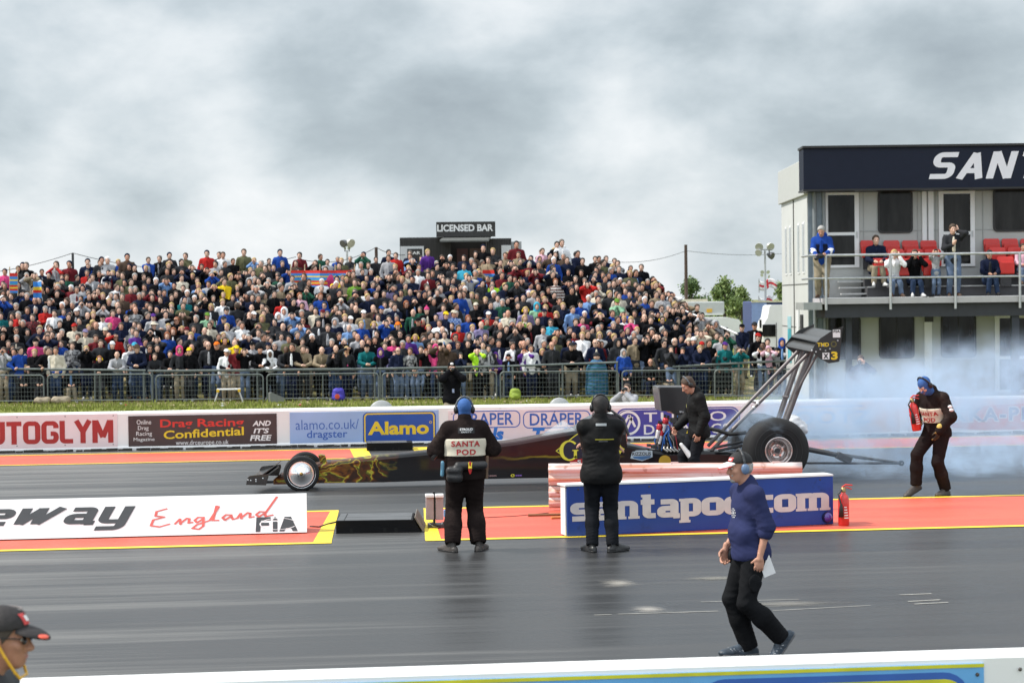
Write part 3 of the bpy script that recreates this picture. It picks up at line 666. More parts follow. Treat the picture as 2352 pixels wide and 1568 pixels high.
def board(px0,px1,pyt,pyb,m,label,th=.012):
    """pyt/pyb measured at the left edge"""
    x0,x1=wx(px0),wx(px1);z1=min(wz(px0,pyt),WH-.03);z0=max(wz(px0,pyb),.03)
    o=MB().box(((x0+x1)/2,SURF-th/2-.002,(z0+z1)/2),(x1-x0,th,z1-z0),bev=.003)
    o=o.build('advertising_board',m);tag(o,label,'sign',None);o['_z']=(z0,z1);del o['_z']
    return o,SURF-th-.002
def ltext(parent,s,px0,px1,py0,py1,m,Y,bold=0.,shear=0.,spacing=1.,VF=None,pr=.002,name='lettering'):
    """py0 bottom, py1 top, both at the lettering's left end"""
    a=P(px0,py0,Y);b=P(px1,py1,Y);b.z=P(px0,py1,Y).z
    return put_text(name,VF or text_mesh(s,bold,shear,spacing),a,b,(0,-1,0),m,parent,inv=wmat(parent).inverted(),pr=pr)
LRED=mat('dark_red_lettering',(.36,.02,.02),.5,var=.05);LWH=mat('white_lettering',(.75,.75,.75),.5,var=.03)
LBR=mat('bright_red_lettering',(.62,.03,.02),.5,var=.05);LYE=mat('yellow_lettering',(.75,.52,.02),.5,var=.05)
LBL=mat('blue_lettering',(.03,.11,.42),.5,var=.05);LNV=mat('navy_lettering',(.05,.05,.30),.5,var=.05);LMB=mat('mid_blue_lettering',(.02,.16,.55),.5,var=.05)
def screws(o,px0,px1,pyt,pyb,Y,n=3):
    s=MB()
    for i in range(n):
        for py in (pyt+6,pyb-6):
            px=px0+8+(px1-px0-16)*i/(n-1);p=P(px,py-(px-px0)*.0178,Y);s.lathe([(.012,0),(.008,-.006),(.0,-.007)],(p.x,Y,p.z),'Y',8)
    s.build('screw',mat('rusty_screw',(.06,.05,.045),.6),o)
o,Y=board(-420,270,958,1040,PANELW,'pale board with big dark red capitals at the left end of the far wall')
ltext(o,'AUTOGLYM',-72,260,1024,967,LRED,Y,VF=slab_text('AUTOGLYM',.23,0,False,.10));screws(o,-300,268,958,1036,Y,6)
BRN=mat('brown_board',(.055,.032,.032),.5,var=.15,scale=2)
o,Y=board(295,636,955,1034,BRN,'dark brown magazine board with red and yellow title on the far wall')
for s,px0,px1,b_,t_ in (('Online',314,347,974.5,964),('Drag',317,341,990,978),('Racing',313,349,1003,991),('Magazine',307,355,1015,1005)): ltext(o,s,px0,px1,b_,t_,LWH,Y)
ltext(o,'Drag',368,442,987,963,LBR,Y,bold=.02,pr=.002);ltext(o,'Racing',454,560,985.5,961.5,LBR,Y,bold=.02,pr=.002)
a=P(376,1008,Y);b=P(560,986,Y);b.z=a.z+(P(376,986,Y).z-a.z)*1.15
q=put_text('lettering',(lambda VF:(VF[0]+np.stack([0*VF[0][:,0],VF[0][:,0]*.05,0*VF[0][:,0]],1),VF[1]))(text_mesh('Confidential',.02)),a,b,(0,-1,0),LYE,o,inv=wmat(o).inverted(),pr=.006)
ltext(o,'www.drceurope.co.uk',404,525,1025,1011,LWH,Y)
for s,px0,px1,b_,t_ in (('AND',580,622,978,966),("IT'S",582,618,995,983),('FREE',574,624,1012,999)): ltext(o,s,px0,px1,b_,t_,LWH,Y,bold=.03,shear=.2)
screws(o,295,636,955,1034,Y)
ALB=mat('pale_blue_board',(.30,.42,.68),.45,var=.12,scale=.8)
o,Y=board(666,1008,947,1027,ALB,'pale blue hire car board with yellow name on a royal blue panel')
ltext(o,'alamo.co.uk/',679,824,987,964,LBL,Y,bold=-.004);ltext(o,'dragster',705,798,1011,988,LBL,Y,bold=.012)
def rpanel(parent,px0,px1,pyt,pyb,r,m,Y,pr,name='panel',hole=None):
    x0,x1=P(px0,pyt,Y).x,P(px1,pyt,Y).x;z1=P(px0,pyt,Y).z;z0=P(px0,pyb,Y).z
    pts=rrect(x0,z0,x1,z1,r);iv=wmat(parent).inverted()
    if hole is None:
        me=mkmesh(name,[iv@Vector((x,Y-pr,z)) for x,z in pts],[list(range(len(pts)))],m)
    else:
        pi=rrect(x0+hole,z0+hole,x1-hole,z1-hole,max(r-hole,.01));n=len(pts)
        me=mkmesh(name,[iv@Vector((x,Y-pr,z)) for x,z in pts+pi],[(i,(i+1)%n,n+(i+1)%n,n+i) for i in range(n)],m)
    return link(name,me,parent)
rpanel(o,833,1001,947,1022,.1,mat('royal_blue_panel',(.015,.07,.33),.4,var=.06),Y,.002);rpanel(o,836,998,949,1020,.09,LYE,Y,.004,'border_line',hole=.028)
ltext(o,'Alamo',845,985,999,968,LYE,Y,bold=.035,pr=.004)
ltext(o,'o',986,992,972,966,LYE,Y,pr=.004)
ystrip=MB().box(((wx(666)+wx(1008))/2,Y-.003,.045),(wx(1008)-wx(666),.004,.016));ystrip.build('border_line',LYE,o)
o,Y=board(1030,1400,943,1024,PANELW,'pale board with two blue outlined tool maker emblems behind the black jacketed men')
def draper(px0,s2):
    rpanel(o,px0,px0+155,944,984,.13,LBL,Y,.002,'emblem_outline',hole=.022)
    ltext(o,'DRAPER',px0+16,px0+139,977,949,LBL,Y,VF=None,bold=.014,pr=.003)
    sl=MB()
    V_,F_=text_mesh(s2,.05,.2);ltext(o,s2,px0+22,px0+22+len(s2)*19,1013,982,LMB,Y,VF=(V_,F_),pr=.004)
draper(1040,'Tools');draper(1201,'Tools');screws(o,1030,1400,944,1024,Y,4)
o,Y=board(1408,1706,937,1016,PANELW,'white board with navy rounded turbo company panel behind the engine')
rpanel(o,1414,1700,938,1007,.2,LNV,Y,.002);rpanel(o,1418,1696,941,1004,.18,LWH,Y,.004,'border_line',hole=.012)
def ring(parent,pxc,pyc,r0,r1,m,Y,pr,name='ring',n=40):
    c=P(pxc,pyc,Y);iv=wmat(parent).inverted();V=[]
    for r in (r0,r1):
        for k in range(n): V.append(iv@Vector((c.x+r*math.cos(2*PI*k/n),Y-pr,c.z+r*math.sin(2*PI*k/n))))
    return link(name,mkmesh(name,V,[(i,(i+1)%n,n+(i+1)%n,n+i) for i in range(n)],m),parent)
ring(o,1443,971,.21,.26,LWH,Y,.004);
iv=wmat(o).inverted();em=MB()
for (xa,ya,xb,yb) in ((1428,985,1445,953),(1438,990,1452,957),(1445,953,1459,980)):
    p,q=P(xa,ya,Y),P(xb,yb,Y);d=(q-p).normalized()*.0;n_=Vector(((q-p).z,0,-(q-p).x)).normalized()*.025
    em.add([p-n_+Vector((0,-.005,0)),p+n_+Vector((0,-.005,0)),q+n_+Vector((0,-.005,0)),q-n_+Vector((0,-.005,0))],[(0,1,2,3)])
em.build('emblem',LWH,o)
ltext(o,'TURBO',1479,1668,969,947,LWH,Y,bold=.008,spacing=1.2,pr=.004);ltext(o,'DYNAMICS',1479,1676,998,975,LWH,Y,bold=.012,spacing=1.1,pr=.004)
RZM=mat('buff_board',(.66,.50,.44),.5,var=.12,scale=1.5)
o,Y=board(1726,2066,928,1003,RZM,'buff board with pale blue capitals seen through the tyre smoke')
LPB=mat('sky_blue_lettering',(.10,.30,.62),.5,var=.05)
ltext(o,'ROOTZ',1790,2000,975,945,LPB,Y,bold=.02,spacing=1.1);MB().box(((wx(1834)+wx(1983))/2,Y-.003,wz(1834,934)),(wx(1983)-wx(1834),.004,.03)).build('border_line',LPB,o)
MB().box(((wx(1834)+wx(1983))/2,Y-.003,wz(1834,993)),(wx(1983)-wx(1834),.004,.02)).build('border_line',LPB,o)
o,Y=board(2086,2560,922,998,PANELW,'white pie maker board with long pink oval at the right end of far wall')
c=P(2345,958,Y);n=48
el=[(c.x+2.0*math.cos(2*PI*k/n),Y-.002,c.z+.29*math.sin(2*PI*k/n)) for k in range(n)]
link('oval_panel',mkmesh('oval_panel',el,[list(range(n))[::-1]],mat('faded_pink_red',(.60,.20,.20),.5,var=.1)),o)
LPB2=mat('steel_blue_lettering',(.05,.14,.33),.5)
ltext(o,'PUKKA-PIES',2120,2414,972,935,LWH,Y,bold=.075,spacing=1.22,pr=.004);ltext(o,'PUKKA-PIES',2124,2410,969,938,LPB2,Y,bold=.03,spacing=1.22,pr=.006)
# ---------------------------------------------------------------- near wall (bottom edge of the picture)
NY=11.27;NH=.9
n_=MB();n_.prism([Vector((-14,NY+p[0],p[1])) for p in ((-.2,0),(-.2,NH-.02),(-.18,NH),(0,NH),(0,0))],(0,0,0),(40,0,0))
nw=n_.build('barrier_wall',WHITE);tag(nw,'near white concrete wall cutting across the bottom of the picture','wall')
nY=NY-.2
pb=MB();x0,x1=P(300,1560,nY).x,P(2258,1530,nY).x;pb.box(((x0+x1)/2,nY-.008,NH-.395),(x1-x0,.012,.7))
o=pb.build('advertising_board',mat('sky_blue_board',(.13,.38,.72),.45,var=.06));tag(o,'sky blue board with blue and yellow border on the near wall','sign')
ytop=NH-.045
MB().box(((x0+x1)/2,nY-.016,ytop-.012),(x1-x0,.004,.02)).build('border_line',mat('lime_yellow_paint',(.60,.58,.03),.5),o)
iv=wmat(o).inverted()
def fr(px0,px1,dz,r,hole,m,pr):
    X0,X1=P(px0,1560,nY).x,P(px1,1540,nY).x;pts=rrect(X0,-.2,X1,ytop-dz,r);pi=rrect(X0+hole,-.2+hole,X1-hole,ytop-dz-hole,r-hole);k=len(pts)
    link('border_line',mkmesh('border_line',[iv@Vector((x,nY-pr,z)) for x,z in pts+pi],[(i,(i+1)%k,k+(i+1)%k,k+i) for i in range(k)],m),o)
fr(1600,2226,.045,.16,.04,LBL,.017);fr(1610,2217,.085,.13,.03,mat('lime_yellow_paint',(.6,.58,.03)),.019)
s=MB()
for px,py in ((2243,1547),(2341,1535)): p=P(px,py,nY);s.lathe([(.012,0),(.009,-.006),(0,-.008)],(p.x,nY-.016,p.z),'Y',10)
s.build('screw',mat('rusty_screw',(.06,.05,.045)),o)
# ---------------------------------------------------------------- things on the median
# wedge sign on the left
sl=G(-700,1246);sr=G(705,1225)
def wedge():
    root=empty('wedge_sign',(sr.x,sr.y,0),0,'long white wedge shaped sign with grey and red lettering on the left median','sign')
    dx=-11.;tY=.24;tz=.5
    m=MB();fr_=[Vector((0,0,.02)),Vector((0,tY,tz)),Vector((0,tY+.05,tz)),Vector((0,.62,.02))]
    m.prism(fr_,(0,0,0),(dx,0,0));m.build('panel',mat('white_sign_sheet',(.82,.82,.82),.4,var=.03,dirt=((.5,.48,.45),2,.66,.35)),root)
    nr=Vector((0,-(tz-.02),tY)).normalized();up=Vector((0,tY,tz-.02)).normalized()
    hgt=math.hypot(tY,tz-.02)
    def tx(VF,px0,px1,py0,py1,mm,skew=0.):
        V,F=VF;lo=V.min(0);hi=V.max(0)
        def fp(px,py):
            d=ray(px,py);o_=Vector(CAM)-Vector((sr.x,sr.y,0.02));t=-(o_.dot(nr))/Vector(d).dot(nr);q=o_+Vector(d)*t;return q.x,q.dot(up)
        u0,v0=fp(px0,py0);u1,_=fp(px1,py0);_,v1=fp(px0,py1);_,vs_=fp(px1,py0+skew)
        out=[]
        for v in V:
            a_=(v[0]-lo[0])/(hi[0]-lo[0]);b_=(v[1]-lo[1])/(hi[1]-lo[1])
            out.append(Vector((u0+a_*(u1-u0),0,.02))+up*(v0+b_*(v1-v0)+a_*(vs_-v0 if skew else 0))+nr*(.004+v[2]))
        f=F[0];a_=(out[f[1]]-out[f[0]]).cross(out[f[2]]-out[f[0]])
        if a_.dot(nr)<0:F=[g[::-1] for g in F]
        link('lettering',mkmesh('lettering',out,F,mm),root)
    GR=mat('charcoal_lettering',(.045,.05,.055),.5,var=.08)
    tx(slab_text('eway',.215,.28,serif=False,gap=.13),-48,310,1224,1167,GR)
    # script word
    scr=[[(.35,.95),(.12,.85),(.1,.62),(.3,.52)],[(.3,.52),(.05,.42),(.0,.12),(.2,.02),(.42,.12)],[(.55,.1),(.66,.34),(.68,.05)],[(.67,.1),(.82,.34),(.88,.3),(.86,.08),(.95,.1)],[(1.2,.3),(1.08,.34),(1.0,.2),(1.06,.06),(1.2,.25)],[(1.2,.32),(1.2,-.15),(1.1,-.3),(.95,-.22),(1.05,-.05),(1.35,.12)],[(1.35,.12),(1.55,.8),(1.5,.85),(1.42,.1),(1.55,.08)],[(1.85,.3),(1.72,.34),(1.64,.2),(1.7,.06),(1.84,.25),(1.88,.06),(1.98,.1)],[(1.98,.1),(2.06,.34),(2.08,.05)],[(2.07,.1),(2.22,.34),(2.28,.3),(2.27,.08),(2.36,.1)],[(2.62,.3),(2.5,.34),(2.42,.2),(2.48,.06),(2.6,.22)],[(2.9,1.05),(2.62,.2),(2.64,.05),(2.8,.1)]]
    V=[];F=[];lay=0
    for st in scr:
        for a_,b_ in zip(st,st[1:]):
            a_=np.array(a_);b_=np.array(b_);t=(b_-a_)/np.linalg.norm(b_-a_);nn=np.array([-t[1],t[0]])*.032;i=len(V);z=(lay%6)*.0004;lay+=1
            for p in (a_-nn-t*.02,b_-nn+t*.02,b_+nn+t*.02,a_+nn-t*.02): V.append((p[0],p[1]+p[0]*.16,z))
            F.append([i,i+1,i+2,i+3])
    tx((np.array(V),F),343,640,1219,1146,mat('faded_red_lettering',(.62,.12,.10),.5))
    # emblem of three letters on grey blocks with a white swoosh
    V=[];F=[]
    for poly in ([(0,0),(.05,1),(.9,1),(.9,.78),(.32,.78),(.31,.62),(.8,.62),(.8,.42),(.3,.42),(.28,0)],[(1.02,0),(1.02,.68),(1.3,.68),(1.3,0)],[(1.4,0),(1.72,1),(2.1,1),(2.5,0),(2.2,0),(2.1,.22),(1.8,.22),(1.7,0)],[(1.0,.78),(1.16,1.02),(1.32,.78)]):
        i=len(V);V+=[(x,y,0) for x,y in poly];F.append(list(range(i,i+len(poly))))
    tx((np.array(V),F),587,684,1221,1187,GR)
    V=[];F=[];n=30
    for k in range(n+1):
        an=PI*(.15+1.7*k/n)
        for r in (1,.93): V.append((1.2+1.05*r*math.cos(an),.5+.42*r*math.sin(an),.0008))
    for k in range(n): F.append([2*k,2*k+1,2*k+3,2*k+2])
    tx((np.array(V),F),596,678,1217,1190,LWH)
    return root
wedge()
def localiser(root):
    return wmat(root).inverted()
# black equipment ramp boxes (start line)
def ramp_box(fl,fr,flt,bl,z,label,hinge=True):
    """front bottom left/right px, height z"""
    a=G(*fl);b=G(*fr);root=empty('ramp_box',((a.x+b.x)/2,(a.y+b.y)/2,0),0,label,'equipment box')
    iv=localiser(root);d=(b-a);d.z=0;bk=Vector((-d.y,d.x,0)).normalized()*bl
    m=MB();m.prism([a,b-d*(.12 if hinge else 0)+Vector((0,0,z)) if False else b,b+Vector((-d.length*.10 if hinge else 0,0,z)),a+Vector((0,0,z))],(0,0,0),bk)
    m.build('box',mat('matt_black_sheet',(.007,.007,.008),.7,var=.2,scale=3,spec=.15),root,iv)
    m=MB();u=d.normalized();zz=Vector((0,0,z+.004))
    for f0,f1,g0,g1 in ((.01,.09,.02,.98),(.10,.88,.02,.44),(.10,.88,.46,.98)):
        m.quad(a+d*f0+bk*g0+zz,a+d*f1+bk*g0+zz,a+d*f1+bk*g1+zz,a+d*f0+bk*g1+zz)
    m.build('lid',mat('grey_rubber_lid',(.085,.088,.093),.5,var=.15,scale=3),root,iv)
    for f in (.18,.57,.70):
        m=MB();c=a+d*f;m.prism([c+Vector((-.022,0,.002)),c+Vector((.022,0,.002)),c+Vector((.022,0,.05))]+[c+Vector((.022*math.cos(q),0,.05+.022*math.sin(q))) for q in (PI/4,PI/2,3*PI/4)]+[c+Vector((-.022,0,.05))],(0,-.003,0),(0,-.001,0))
        m.build('slot',mat('slot_black',(.003,.003,.003),.9,var=0),root,iv)
    if hinge:
        t=b+Vector((-d.length*.10,0,z));m=MB();e=b+Vector((0,0,.01))
        m.prism([t+Vector((.02,-.01,.03)),e+Vector((.02,-.01,0)),e+bk+Vector((.03,0,0)),t+bk+Vector((.03,0,.05))],(0,0,0),(.012,0,.008))
        m.build('flap',mat('worn_aluminium_plate',(.20,.175,.145),.45,.5,var=.2,scale=5),root,iv)
    return root
ramp_box((772,1225),(968,1222),0,.86,.165,'low matt black equipment box with open end flap between the two red median panels')
ramp_box((843,1036),(948,1034),0,.6,.16,'low black equipment box standing on the far side in front of the hire car board',hinge=False)
# cable from the wedge sign to the box
g0,g1=G(712,1210),G(772,1203)
tag(MB().tube([(g0.x,g0.y,.012),((g0.x*2+g1.x)/3,g0.y-.1,.012),((g0.x+2*g1.x)/3,g1.y-.06,.012),(g1.x,g1.y,.03)],.011,6).build('cable',BLACK),'thin black cable running from the white wedge sign to the black box','cable')
# light beam unit
def beam():
    c=G(1006,1212);root=empty('light_beam_unit',(c.x,c.y,0),0,'pair of upright pale boxes on a black base beside the marshal in blue balaclava','timing unit');iv=localiser(root)
    MB().box((c.x+.04,c.y+.05,.03),(.34,.22,.05),bev=.008).build('base',DARK,root,iv)
    m=MB().box((c.x-.045,c.y+.06,.26),(.03,.05,.44));m.build('post',BLACK,root,iv)
    pk=mat('shaded_white_box_paint',(.36,.28,.28),.5,var=.12,scale=5)  # white boxes; the shade on their fronts is painted as pinkish grey
    for px0,px1 in ((979,996),(1001,1018)):
        a=P(px0,1192,c.y);b=P(px1,1138,c.y)
        o=MB().box(((a.x+b.x)/2,c.y+.06,(a.z+b.z)/2-.01),(b.x-a.x,.11,b.z-a.z),bev=.008).build('lamp_box',pk,root,iv)
        MB().box(((a.x+b.x)/2,c.y+.045,b.z),(b.x-a.x+.01,.15,.04),bev=.008).build('lamp_box_lid',WHITE,o,iv)
    a=P(1018,1176,c.y+.3);MB().box((a.x+.03,c.y+.3,.16),(.05,.04,.1),bev=.01).build('reflector',mat('pale_blue_plastic',(.2,.42,.7),.4),root,iv)
    for k in range(3):
        MB().tube([(c.x-.14+.03*k,c.y-.02,.08),(c.x-.06,c.y-.07-.02*k,.03+.02*k),(c.x+.04,c.y-.05,.015),(c.x+.06+.02*k,c.y,.08)],.008,6).build('cable',BLACK if k else mat('grey_cable',(.3,.3,.3)),root,iv)
beam()
# guard rail
def armco():
    a=G(1259,1065,.67);b=G(1843,1062,.67);d=Vector((b.x-a.x,b.y-a.y,0));L_=d.length;u=d.normalized();n=Vector((u.y,-u.x,0)) # towards camera
    root=empty('guard_rail',((a.x+b.x)/2,(a.y+b.y)/2,0),0,'rusty red and white double corrugated guard rail behind the blue sign','guard rail');iv=localiser(root)
    m=bpy.data.materials.new('faded_red_white_rail');m.use_nodes=True;t=m.node_tree;bs=t.nodes['Principled BSDF'];bs.inputs['Roughness'].default_value=.42
    tc=t.nodes.new('ShaderNodeTexCoord');sp=t.nodes.new('ShaderNodeSeparateXYZ');t.links.new(tc.outputs['Object'],sp.inputs[0])
    wv=t.nodes.new('ShaderNodeTexNoise');mp=t.nodes.new('ShaderNodeMapping');mp.inputs['Scale'].default_value=(.5,.5,16);t.links.new(tc.outputs['Object'],mp.inputs[0]);t.links.new(mp.outputs[0],wv.inputs['Vector']);wv.inputs['Scale'].default_value=1.2;wv.inputs['Detail'].default_value=6
    r=t.nodes.new('ShaderNodeValToRGB');el=r.color_ramp.elements;el[0].position=.35;el[0].color=(.50,.18,.11,1);el[1].position=.58;el[1].color=(.70,.64,.63,1);q=el.new(.45);q.color=(.60,.36,.30,1)
    t.links.new(wv.outputs['Fac'],r.inputs[0])
    n2=t.nodes.new('ShaderNodeTexNoise');n2.inputs['Scale'].default_value=7;n2.inputs['Detail'].default_value=8;t.links.new(tc.outputs['Object'],n2.inputs['Vector'])
    r2=t.nodes.new('ShaderNodeValToRGB');r2.color_ramp.elements[0].position=.6;r2.color_ramp.elements[1].position=.72;t.links.new(n2.outputs['Fac'],r2.inputs[0])
    mx_=t.nodes.new('ShaderNodeMix');mx_.data_type='RGBA';t.links.new(r2.outputs[0],mx_.inputs['Factor']);t.links.new(r.outputs[0],mx_.inputs['A']);mx_.inputs['B'].default_value=(.30,.10,.045,1);t.links.new(mx_.outputs['Result'],bs.inputs['Base Color'])
    for z0 in (.035,.36):
        pr=[(0,0),(.0,.02),(.06,.06),(.07,.09),(.01,.13),(.0,.155),(.01,.18),(.07,.22),(.06,.25),(0,.29),(0,.31)]
        V=[];N_=24
        for i in range(N_+1):
            p=Vector((a.x,a.y,0))+u*(L_*i/N_)
            for (o,z) in pr: V.append(p+n*(o-.07)+Vector((0,0,z0+z)))
        k=len(pr);F=[(i*k+j,(i+1)*k+j,(i+1)*k+j+1,i*k+j+1) for i in range(N_) for j in range(k-1)]
        me=mkmesh('beam',[iv@v for v in V],F,m,smooth=True);o=link('beam',me,root)
        md=o.modifiers.new('thickness','SOLIDIFY');md.thickness=.004;md.offset=0
        h=MB()
        for f in (.03,.07,.11,.5,.93,.97):
            for zz in (.05,.155,.26):
                p=Vector((a.x,a.y,z0+zz))+u*(L_*f)+n*(.005 if zz!=.155 else -.06);h.lathe([(.014,0),(.012,-.008),(0,-.01)],p,'Y',8)
        h.build('bolt',mat('dark_rust',(.05,.03,.025),.7),o)
    m2=MB()
    for f in (.1,.5,.9):
        p=Vector((a.x,a.y,0))+u*(L_*f)-n*.11;m2=MB().box((p.x,p.y,.34),(.1,.07,.68));m2.build('post',mat('pink_rail_post',(.5,.33,.31),.6),root,iv)
armco()
# spot lamps with purple lenses on the rail
def spot(px,py,Y,label,r=.105):
    c=P(px,py,Y);root=empty('beacon_lamp',(c.x,c.y,c.z),0,label,'lamp');iv=localiser(root)
    R=Matrix.Rotation(.5,3,'Z')
    MB().lathe([(r*.4,.12),(r*.9,.07),(r,0),(r*.98,-.02)],c,'Y',24,R=R).build('housing',mat('navy_lamp_plastic',(.015,.015,.06),.35),root,iv)
    MB().lathe([(r*.92,-.015),(r*.7,-.045),(r*.3,-.065),(0,-.07)],c,'Y',24,R=R).build('lens',mat('purple_lens',(.07,.035,.30),.08,coat=.5),root,iv)
    MB().box((c.x-r*1.25,c.y+.04,c.z-.01),(.05,.1,r*1.9),bev=.01).build('bracket',mat('dark_brown_bracket',(.03,.018,.016),.6),root,iv)
    return root
spot(1818,1077,27.35,'purple lensed lamp fixed at the right end of the guard rail')
spot(1900,1187,25.2,'navy lamp hanging low at the right end of the blue sign',r=.075)
# blue sign
def blue_sign():
    a=G(1304,1233);b=G(1914,1204);d=b-a;u=d.normalized();n=Vector((u.y,-u.x,0));H_=.64
    root=empty('sign_box',((a.x+b.x)/2,(a.y+b.y)/2,0),0,'royal blue box sign with white topped edge and large pale web address','sign');iv=localiser(root)
    m=MB();m.prism([a+Vector((0,0,.01)),b+Vector((0,0,.01)),b+Vector((0,0,H_)),a+Vector((0,0,H_))],(0,0,0),-n*.26)
    m.build('box',mat('royal_blue_sign',(.010,.045,.26),.42,var=.12,scale=2,dirt=((.006,.02,.10),3,.58,.6)),root,iv)
    top=MB();z=Vector((0,0,H_+.003));top.prism([a+z-u*.03+n*.012,b+z+n*.012,b+z-n*.27+u*.0,a+z-n*.27-u*.05],(0,0,0),(0,0,.022));top.build('top_capping',WHITE,root,iv)
    e=MB();e.prism([a-u*.02+Vector((0,0,.02)),a-u*.003+Vector((0,0,.02)),a-u*.003+Vector((0,0,H_)),a-u*.02+Vector((0,0,H_))],-n*.03,-n*.22);e.build('end_plate',WHITE,root,iv)
    VF=slab_text('santapod.com',.25,0.,True,gap=.09)
    def on(px,py):
        dd=Vector(ray(px,py));o_=Vector(CAM)-a;t=-(o_.dot(n))/dd.dot(n);q=Vector(CAM)+dd*t;return q
    p0=on(1310,1212);p1=on(1905,1130);V,F=VF
    asc=1.04;lo=V[:,1].min()
    # baseline through the two measured points: bottom of s and bottom of m
    z0=on(1312,1197).z;ztop=on(1318,1155).z;xh=.76
    s0=(on(1310,1190)-a).dot(u);s1=(on(1907,1160)-a).dot(u);x0,x1=V[:,0].min(),V[:,0].max()
    sc=(ztop-z0)/xh
    z1=on(1900,1167).z
    out=[]
    for v in V:
        f=(v[0]-x0)/(x1-x0);out.append(a+u*(s0+f*(s1-s0))+Vector((0,0,z0+(z1-z0)*0+v[1]*sc))+n*(.004+v[2]))
    f=F[0];q=(out[f[1]]-out[f[0]]).cross(out[f[2]]-out[f[0]])
    if q.dot(n)<0:F=[g[::-1] for g in F]
    link('lettering',mkmesh('lettering',[iv@q for q in out],F,mat('dirty_white_lettering',(.60,.54,.55),.5,var=.08,scale=6)),root)
    s=MB()
    for f in (.04,.3,.62,.95): p=a+d*f+Vector((0,0,H_-.04));s.lathe([(.013,0),(.01,-.006),(0,-.008)],p,'Y',8)
    s.build('screw',mat('rusty_screw',(.06,.05,.045)),root,iv)
blue_sign()
for (x0,y0,x1,y1,m,lb) in ((1213,1186,1302,1184,mat('varnished_brown_wood',(.22,.10,.04),.5),'longer brown wooden stick lying on the red median beside the blue sign'),(1266,1192,1306,1190,mat('pale_orange_wood',(.62,.22,.06),.5),'short orange stick lying on the red median beside the blue sign')):
    g0,g1=G(x0,y0),G(x1,y1);g1=g1+(g1-g0)*.4
    tag(MB().tube([(g0.x,g0.y,.022),(g1.x,g1.y,.022)],.018,8).build('wooden_stick',m),lb,'stick')
g0,g1=G(1100,1190),G(1262,1180)
tag(MB().tube([(g0.x,g0.y,.008),((g0.x+g1.x)/2,g0.y+.12,.008),(g1.x,g1.y+.1,.008)],.006,6).build('cable',mat('dark_red_cable',(.12,.02,.02))),'thin dark cable lying on the red median left of the guard rail','cable')
# extinguisher
EXR=mat('red_cylinder_paint',(.55,.02,.015),.25,var=.05,coat=.4)
def extinguisher(loc,label,R=None,h=.47,hand=False):
    root=empty('fire_extinguisher',loc,0,label,'extinguisher')
    if R is not None: root.rotation_euler=R.to_euler()
    k=h/.47
    MB().lathe([(.0,0),(.066*k,.0),(.072*k,.02),(.072*k,.34*k),(.06*k,.39*k),(.03*k,.42*k),(.026*k,.45*k),(0,.45*k)],(0,0,0),'Z',24).build('cylinder',EXR,root)
    MB().lathe([(.03*k,.44*k),(.032*k,.5*k),(.0,.505*k)],(0,0,0),'Z',14).build('valve',mat('brass_valve',(.30,.22,.10),.4,.8),root)
    hd=MB();hd.tube([(-.02,0,.5*k),(.03,0,.535*k),(.12*k,0,.525*k)],[.012,.012,.009],8);hd.tube([(-.02,0,.49*k),(.05*k,0,.50*k),(.11*k,0,.475*k)],[.01,.01,.008],8);hd.build('handle',EXR,root)
    MB().tube([(-.03*k,-.02,.47*k),(-.085*k,-.06,.42*k),(-.06*k,-.085,.3*k)],.012,8).build('hose',BLACK,root)
    MB().lathe([(.012,.3*k),(.026*k,.24*k),(.034*k,.12*k),(.0,.12*k)],(-.055*k,-.085,0),'Z',14).build('horn',BLACK,root)
    lb=MB()
    for i in range(5):
        z=(.10+.035*i)*k;V=[];r=.0735*k
        for j in range(7):
            an=-PI/2-.15+.9*j/6*(1-.12*i);V+=[(r*math.cos(an),r*math.sin(an),z),(r*math.cos(an),r*math.sin(an),z+.014*k)]
        lb.add(V,[(2*j,2*j+2,2*j+3,2*j+1) for j in range(6)])
    lb.build('label',LWH,root)
    return root
g=G(1938,1207);extinguisher((g.x,g.y,.004),'red fire extinguisher standing alone on the red median right of the blue sign')
# grey discs peeping over the wall
for px,py,w,lb in ((876,938,29,'grey rounded plastic disc peeping over the far wall above the hire car board'),(1285,938,25,'pale rounded disc peeping over the far wall left of the black haired man')):
    c=P(px,py,42.0);r=w/107*1.;c.z=.8+ (0.02)
    root=empty('plastic_reel',(c.x,42.0,c.z-r*.7),0,lb,'reel')
    MB().lathe([(r*.3,-.1),(r*.96,-.09),(r,-.06),(r,.06),(r*.96,.09),(r*.3,.1)],(0,0,0),'Y',32).build('disc',mat('frosted_grey_plastic',(.34,.35,.35),.35),root)
    MB().lathe([(r*.28,-.14),(r*.3,-.11),(r*.3,.11),(r*.28,.14)],(0,0,0),'Y',24).build('hub',DARK,root)
    MB().box((0,0,-(c.z-r*.7)/2-.05),(.3,.25,max(.05,c.z-r*.7-.1))).build('stand',DARK,root)
